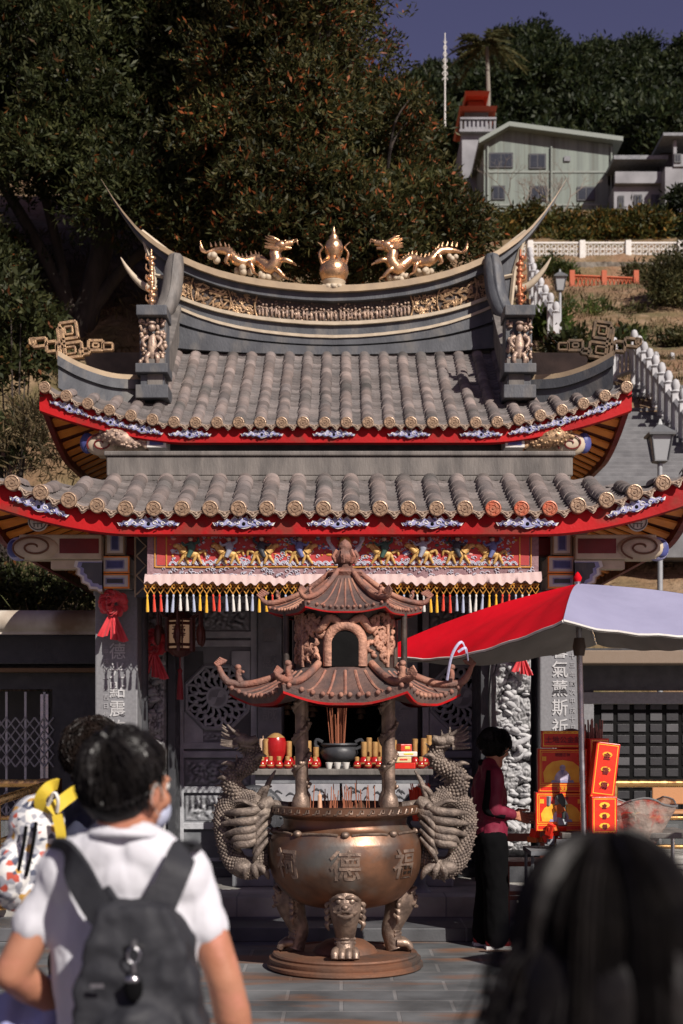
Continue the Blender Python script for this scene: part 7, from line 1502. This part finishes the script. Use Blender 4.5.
for i in range(16): x = a.x + (b_.x - a.x) * i / 16; z = a.z + (b_.z - a.z) * i / 16; g.tube([(x, 58, z), (x + .16, 58, z + h_)], .025, 4); g.tube([(x + .16, 58, z), (x, 58, z + h_)], .025, 4)
g.build('lattice_panel', om, e)
for t in (0, .5, 1): MB().bx(a.x + (b_.x - a.x) * t - .1, a.x + (b_.x - a.x) * t + .1, 57.9, 58.1, a.z - 1.2, a.z + h_ + .2).build('post', om, e)
# white balustrades climbing the hill, stone stair
balm = M('balustrade_white', (.5, .5, .51), .75, col2=(.36, .36, .37), scale=2.5, bump=.3, bscale=20)
def balustrade(pts, hp, label, n):
    e = empty('stone_balustrade', pts[0], label, 'balustrade'); P = [V(p) for p in pts]; 
    ln = [(P[i + 1] - P[i]).length for i in range(len(P) - 1)]; tot = sum(ln)
    def A_(t):
        d_ = t * tot
        for i, l in enumerate(ln):
            if d_ <= l + 1e-6: return P[i].lerp(P[i + 1], d_ / l)
            d_ -= l
        return P[-1]
    for i in range(n + 1):
        p = A_(i / n); g = MB(); w_ = hp * .1; g.box(p + V((0, 0, hp * .35)), (w_ * 2, w_ * 2, hp * 1.3)); g.lathe([(w_ * .8, hp), (w_ * 1.3, hp * 1.06), (w_ * .9, hp * 1.1), (w_ * 1.2, hp * 1.22), (w_ * .8, hp * 1.34), (.01, hp * 1.38)], p, 10); g.build('post', balm, e, smooth=40)
    for i in range(n):
        a, b_ = A_(i / n), A_((i + 1) / n); g = MB(); g.tube([a + V((0, 0, hp * .85)), b_ + V((0, 0, hp * .85))], hp * .075, 4); g.tube([a + V((0, 0, hp * .15)), b_ + V((0, 0, hp * .15))], hp * .07, 4)
        for q in (.2, .4, .6, .8): m_ = a.lerp(b_, q); g.tube([m_ + V((0, 0, hp * .15)), m_ + V((0, 0, hp * .82))], hp * .05, 6)
        g.build('rail_panel', balm, e)
balustrade([at(614, 382, 34), at(632, 372, 34), at(660, 412, 29.5), at(700, 470, 25)], .78, 'white stone balustrade beside the stairway at the right', 11)
balustrade([at(640, 392, 38), at(720, 396, 38)], .8, 'white stone balustrade on the landing at the right edge', 5)
balustrade([at(556, 348, 40), at(541, 318, 46), at(532, 296, 51), at(530, 280, 56)], .95, 'white balustrade climbing the slope beside the lamp post', 8)
g = MB()
for i in range(26):
    y = 22 + i * .42; t = i / 25; a = at(618 + t * 14, 480 - t * 95, y); g.bx(a.x - 1.0, a.x + 1.3, y, y + .6, a.z - 1.2, a.z)
top(g, 'stone_stairway', M('stair_stone', (.17, .17, .175), .8, col2=(.11, .11, .115), scale=3, bump=.4), 'long grey stone stairway climbing the hill at the right', 'stairway', at(625, 470, 22), kind='structure', bevel=.01)
# street lamps
def lamp(base, H_, label, pole_r, hs_):
    e = empty('street_lamp', base, label, 'street lamp'); g = MB(); g.lathe([(pole_r * 2.2, 0), (pole_r * 1.4, .25), (pole_r, .4), (pole_r * .8, H_)], (0, 0, 0), 12); g.build('pole', M('lamp_grey%d' % len(bpy.data.materials), (.3, .31, .32), .5, .3), e, local=True, smooth=50)
    g = MB(); z = H_; s_ = hs_; g.lathe([(.1 * s_, 0), (.3 * s_, .06 * s_), (.3 * s_, .1 * s_)], (0, 0, z), 4, a0=PI / 4, a1=PI / 4 + 2 * PI); g.lathe([(.58 * s_, .85 * s_), (.6 * s_, .92 * s_), (.3 * s_, 1.1 * s_), (.1 * s_, 1.22 * s_), (.03 * s_, 1.4 * s_)], (0, 0, z), 4, a0=PI / 4, a1=PI / 4 + 2 * PI)
    for i in range(4): a = PI / 4 + i * PI / 2; g.tube([(math.cos(a) * .3 * s_, math.sin(a) * .3 * s_, z + .1 * s_), (math.cos(a) * .46 * s_, math.sin(a) * .46 * s_, z + .86 * s_)], .03 * s_, 4)
    g.build('lantern_frame', M('lamp_dark%d' % len(bpy.data.materials), (.16, .165, .17), .5, .4), e, local=True)
    g = MB(); g.lathe([(.27 * s_, .1 * s_), (.42 * s_, .85 * s_)], (0, 0, z), 4, a0=PI / 4, a1=PI / 4 + 2 * PI); g.build('lamp_glass', M('lamp_pane%d' % len(bpy.data.materials), (.3, .31, .32), .25), e, local=True); return e
p = at(560, 357, 40); lamp((p.x, 40, terr(p.x, 40) - .1), at(562, 292, 40).z - terr(p.x, 40) + .1, 'grey lantern street lamp on the slope right of the upswept ridge tip', .05, .46)
p = at(664, 560, 20); lamp((at(660, 560, 19.5).x, 19.5, 0), at(664, 464, 19.5).z, 'grey lantern street lamp above the right corner of the lower roof', .045, .44)
b = at(665, 320, 50); shrub('rounded_bush', 'big rounded olive green bush on the slope at the right edge', img_clumps([(655, 720, 268, 312), (662, 720, 250, 300)], 50, .8, .4, .75, 15), (b.x, 50, gz(b.x, 50)), lf_bush, 220, 5, .2, .03, 'bush', None, .1)
b = at(590, 362, 37); shrub('dark_bush', 'dark low bush on the lower terrace behind the right hip ridge', img_clumps([(560, 625, 345, 372)], 37, .6, .35, .6, 14), (b.x, 37, gz(b.x, 37)), lf_dark, 200, 5, .25, .05, 'bush', None, .08)
b = at(552, 335, 44); shrub('green_fern', 'fresh green ferns at the foot of the white balustrade on the slope', img_clumps([(535, 560, 325, 345)], 43.5, .4, .3, .5, 8), (b.x, 43.5, gz(b.x, 43.5)), leaf_mat('leaves_fern', [(.04, .07, .015), (.07, .1, .02)]), 160, 5, .35, .05, 'fern', None, .08)
lf_low = leaf_mat('leaves_low', [(.035, .055, .014), (.06, .085, .02), (.1, .1, .03)])
for i, (x0, x1, y0, y1, Yt) in enumerate(((560, 600, 308, 330, 50), (598, 640, 312, 332, 50), (545, 575, 262, 282, 62), (628, 668, 268, 290, 61), (600, 640, 338, 352, 44), (655, 700, 336, 354, 43))):
    b = at((x0 + x1) / 2, y1, Yt); shrub('terrace_shrub', ['low green shrub on the terrace right of the lamp post', 'low spreading shrub on the terrace left of the rounded bush', 'small shrub beside the left end of the terracotta fence', 'small shrub beyond the right end of the terracotta fence', 'low shrub above the dark bush on the lower terrace', 'low shrub on the bank below the rounded bush'][i], img_clumps([(x0, x1, y0, y1)], Yt, .6, .25, .5, 12), (b.x, Yt, gz(b.x, Yt)), lf_low if i % 2 == 0 else lf_bush, 150, 5, .24, .035, 'shrub', 'low shrubs on the terraces', .08)
# bare branching tree before the house
e = empty('bare_tree', hz(560, 235, 84), 'leafless pale branching tree in front of the green house', 'tree'); g = MB()
def br(p, d_, ln, r, n):
    q = p + d_ * ln; m_ = p.lerp(q, .5) + V((random.uniform(-.1, .1) * ln, 0, random.uniform(0, .1) * ln)); g.tube([p, m_, q], [r, r * .8, r * .6], 4)
    if n:
        for k in range(random.choice((2, 3))): br(q, (d_ + V((random.uniform(-.9, .9), random.uniform(-.5, .5), random.uniform(-.2, .5)))).normalized(), ln * random.uniform(.6, .85), r * .6, n - 1)
for px_ in (553, 566, 522): br(hz(px_, 240, 84), V((random.uniform(-.2, .3), 0, 1)).normalized(), 1.5, .09, 5)
g.build('branches', M('pale_bark', (.2, .17, .14), .9), e)
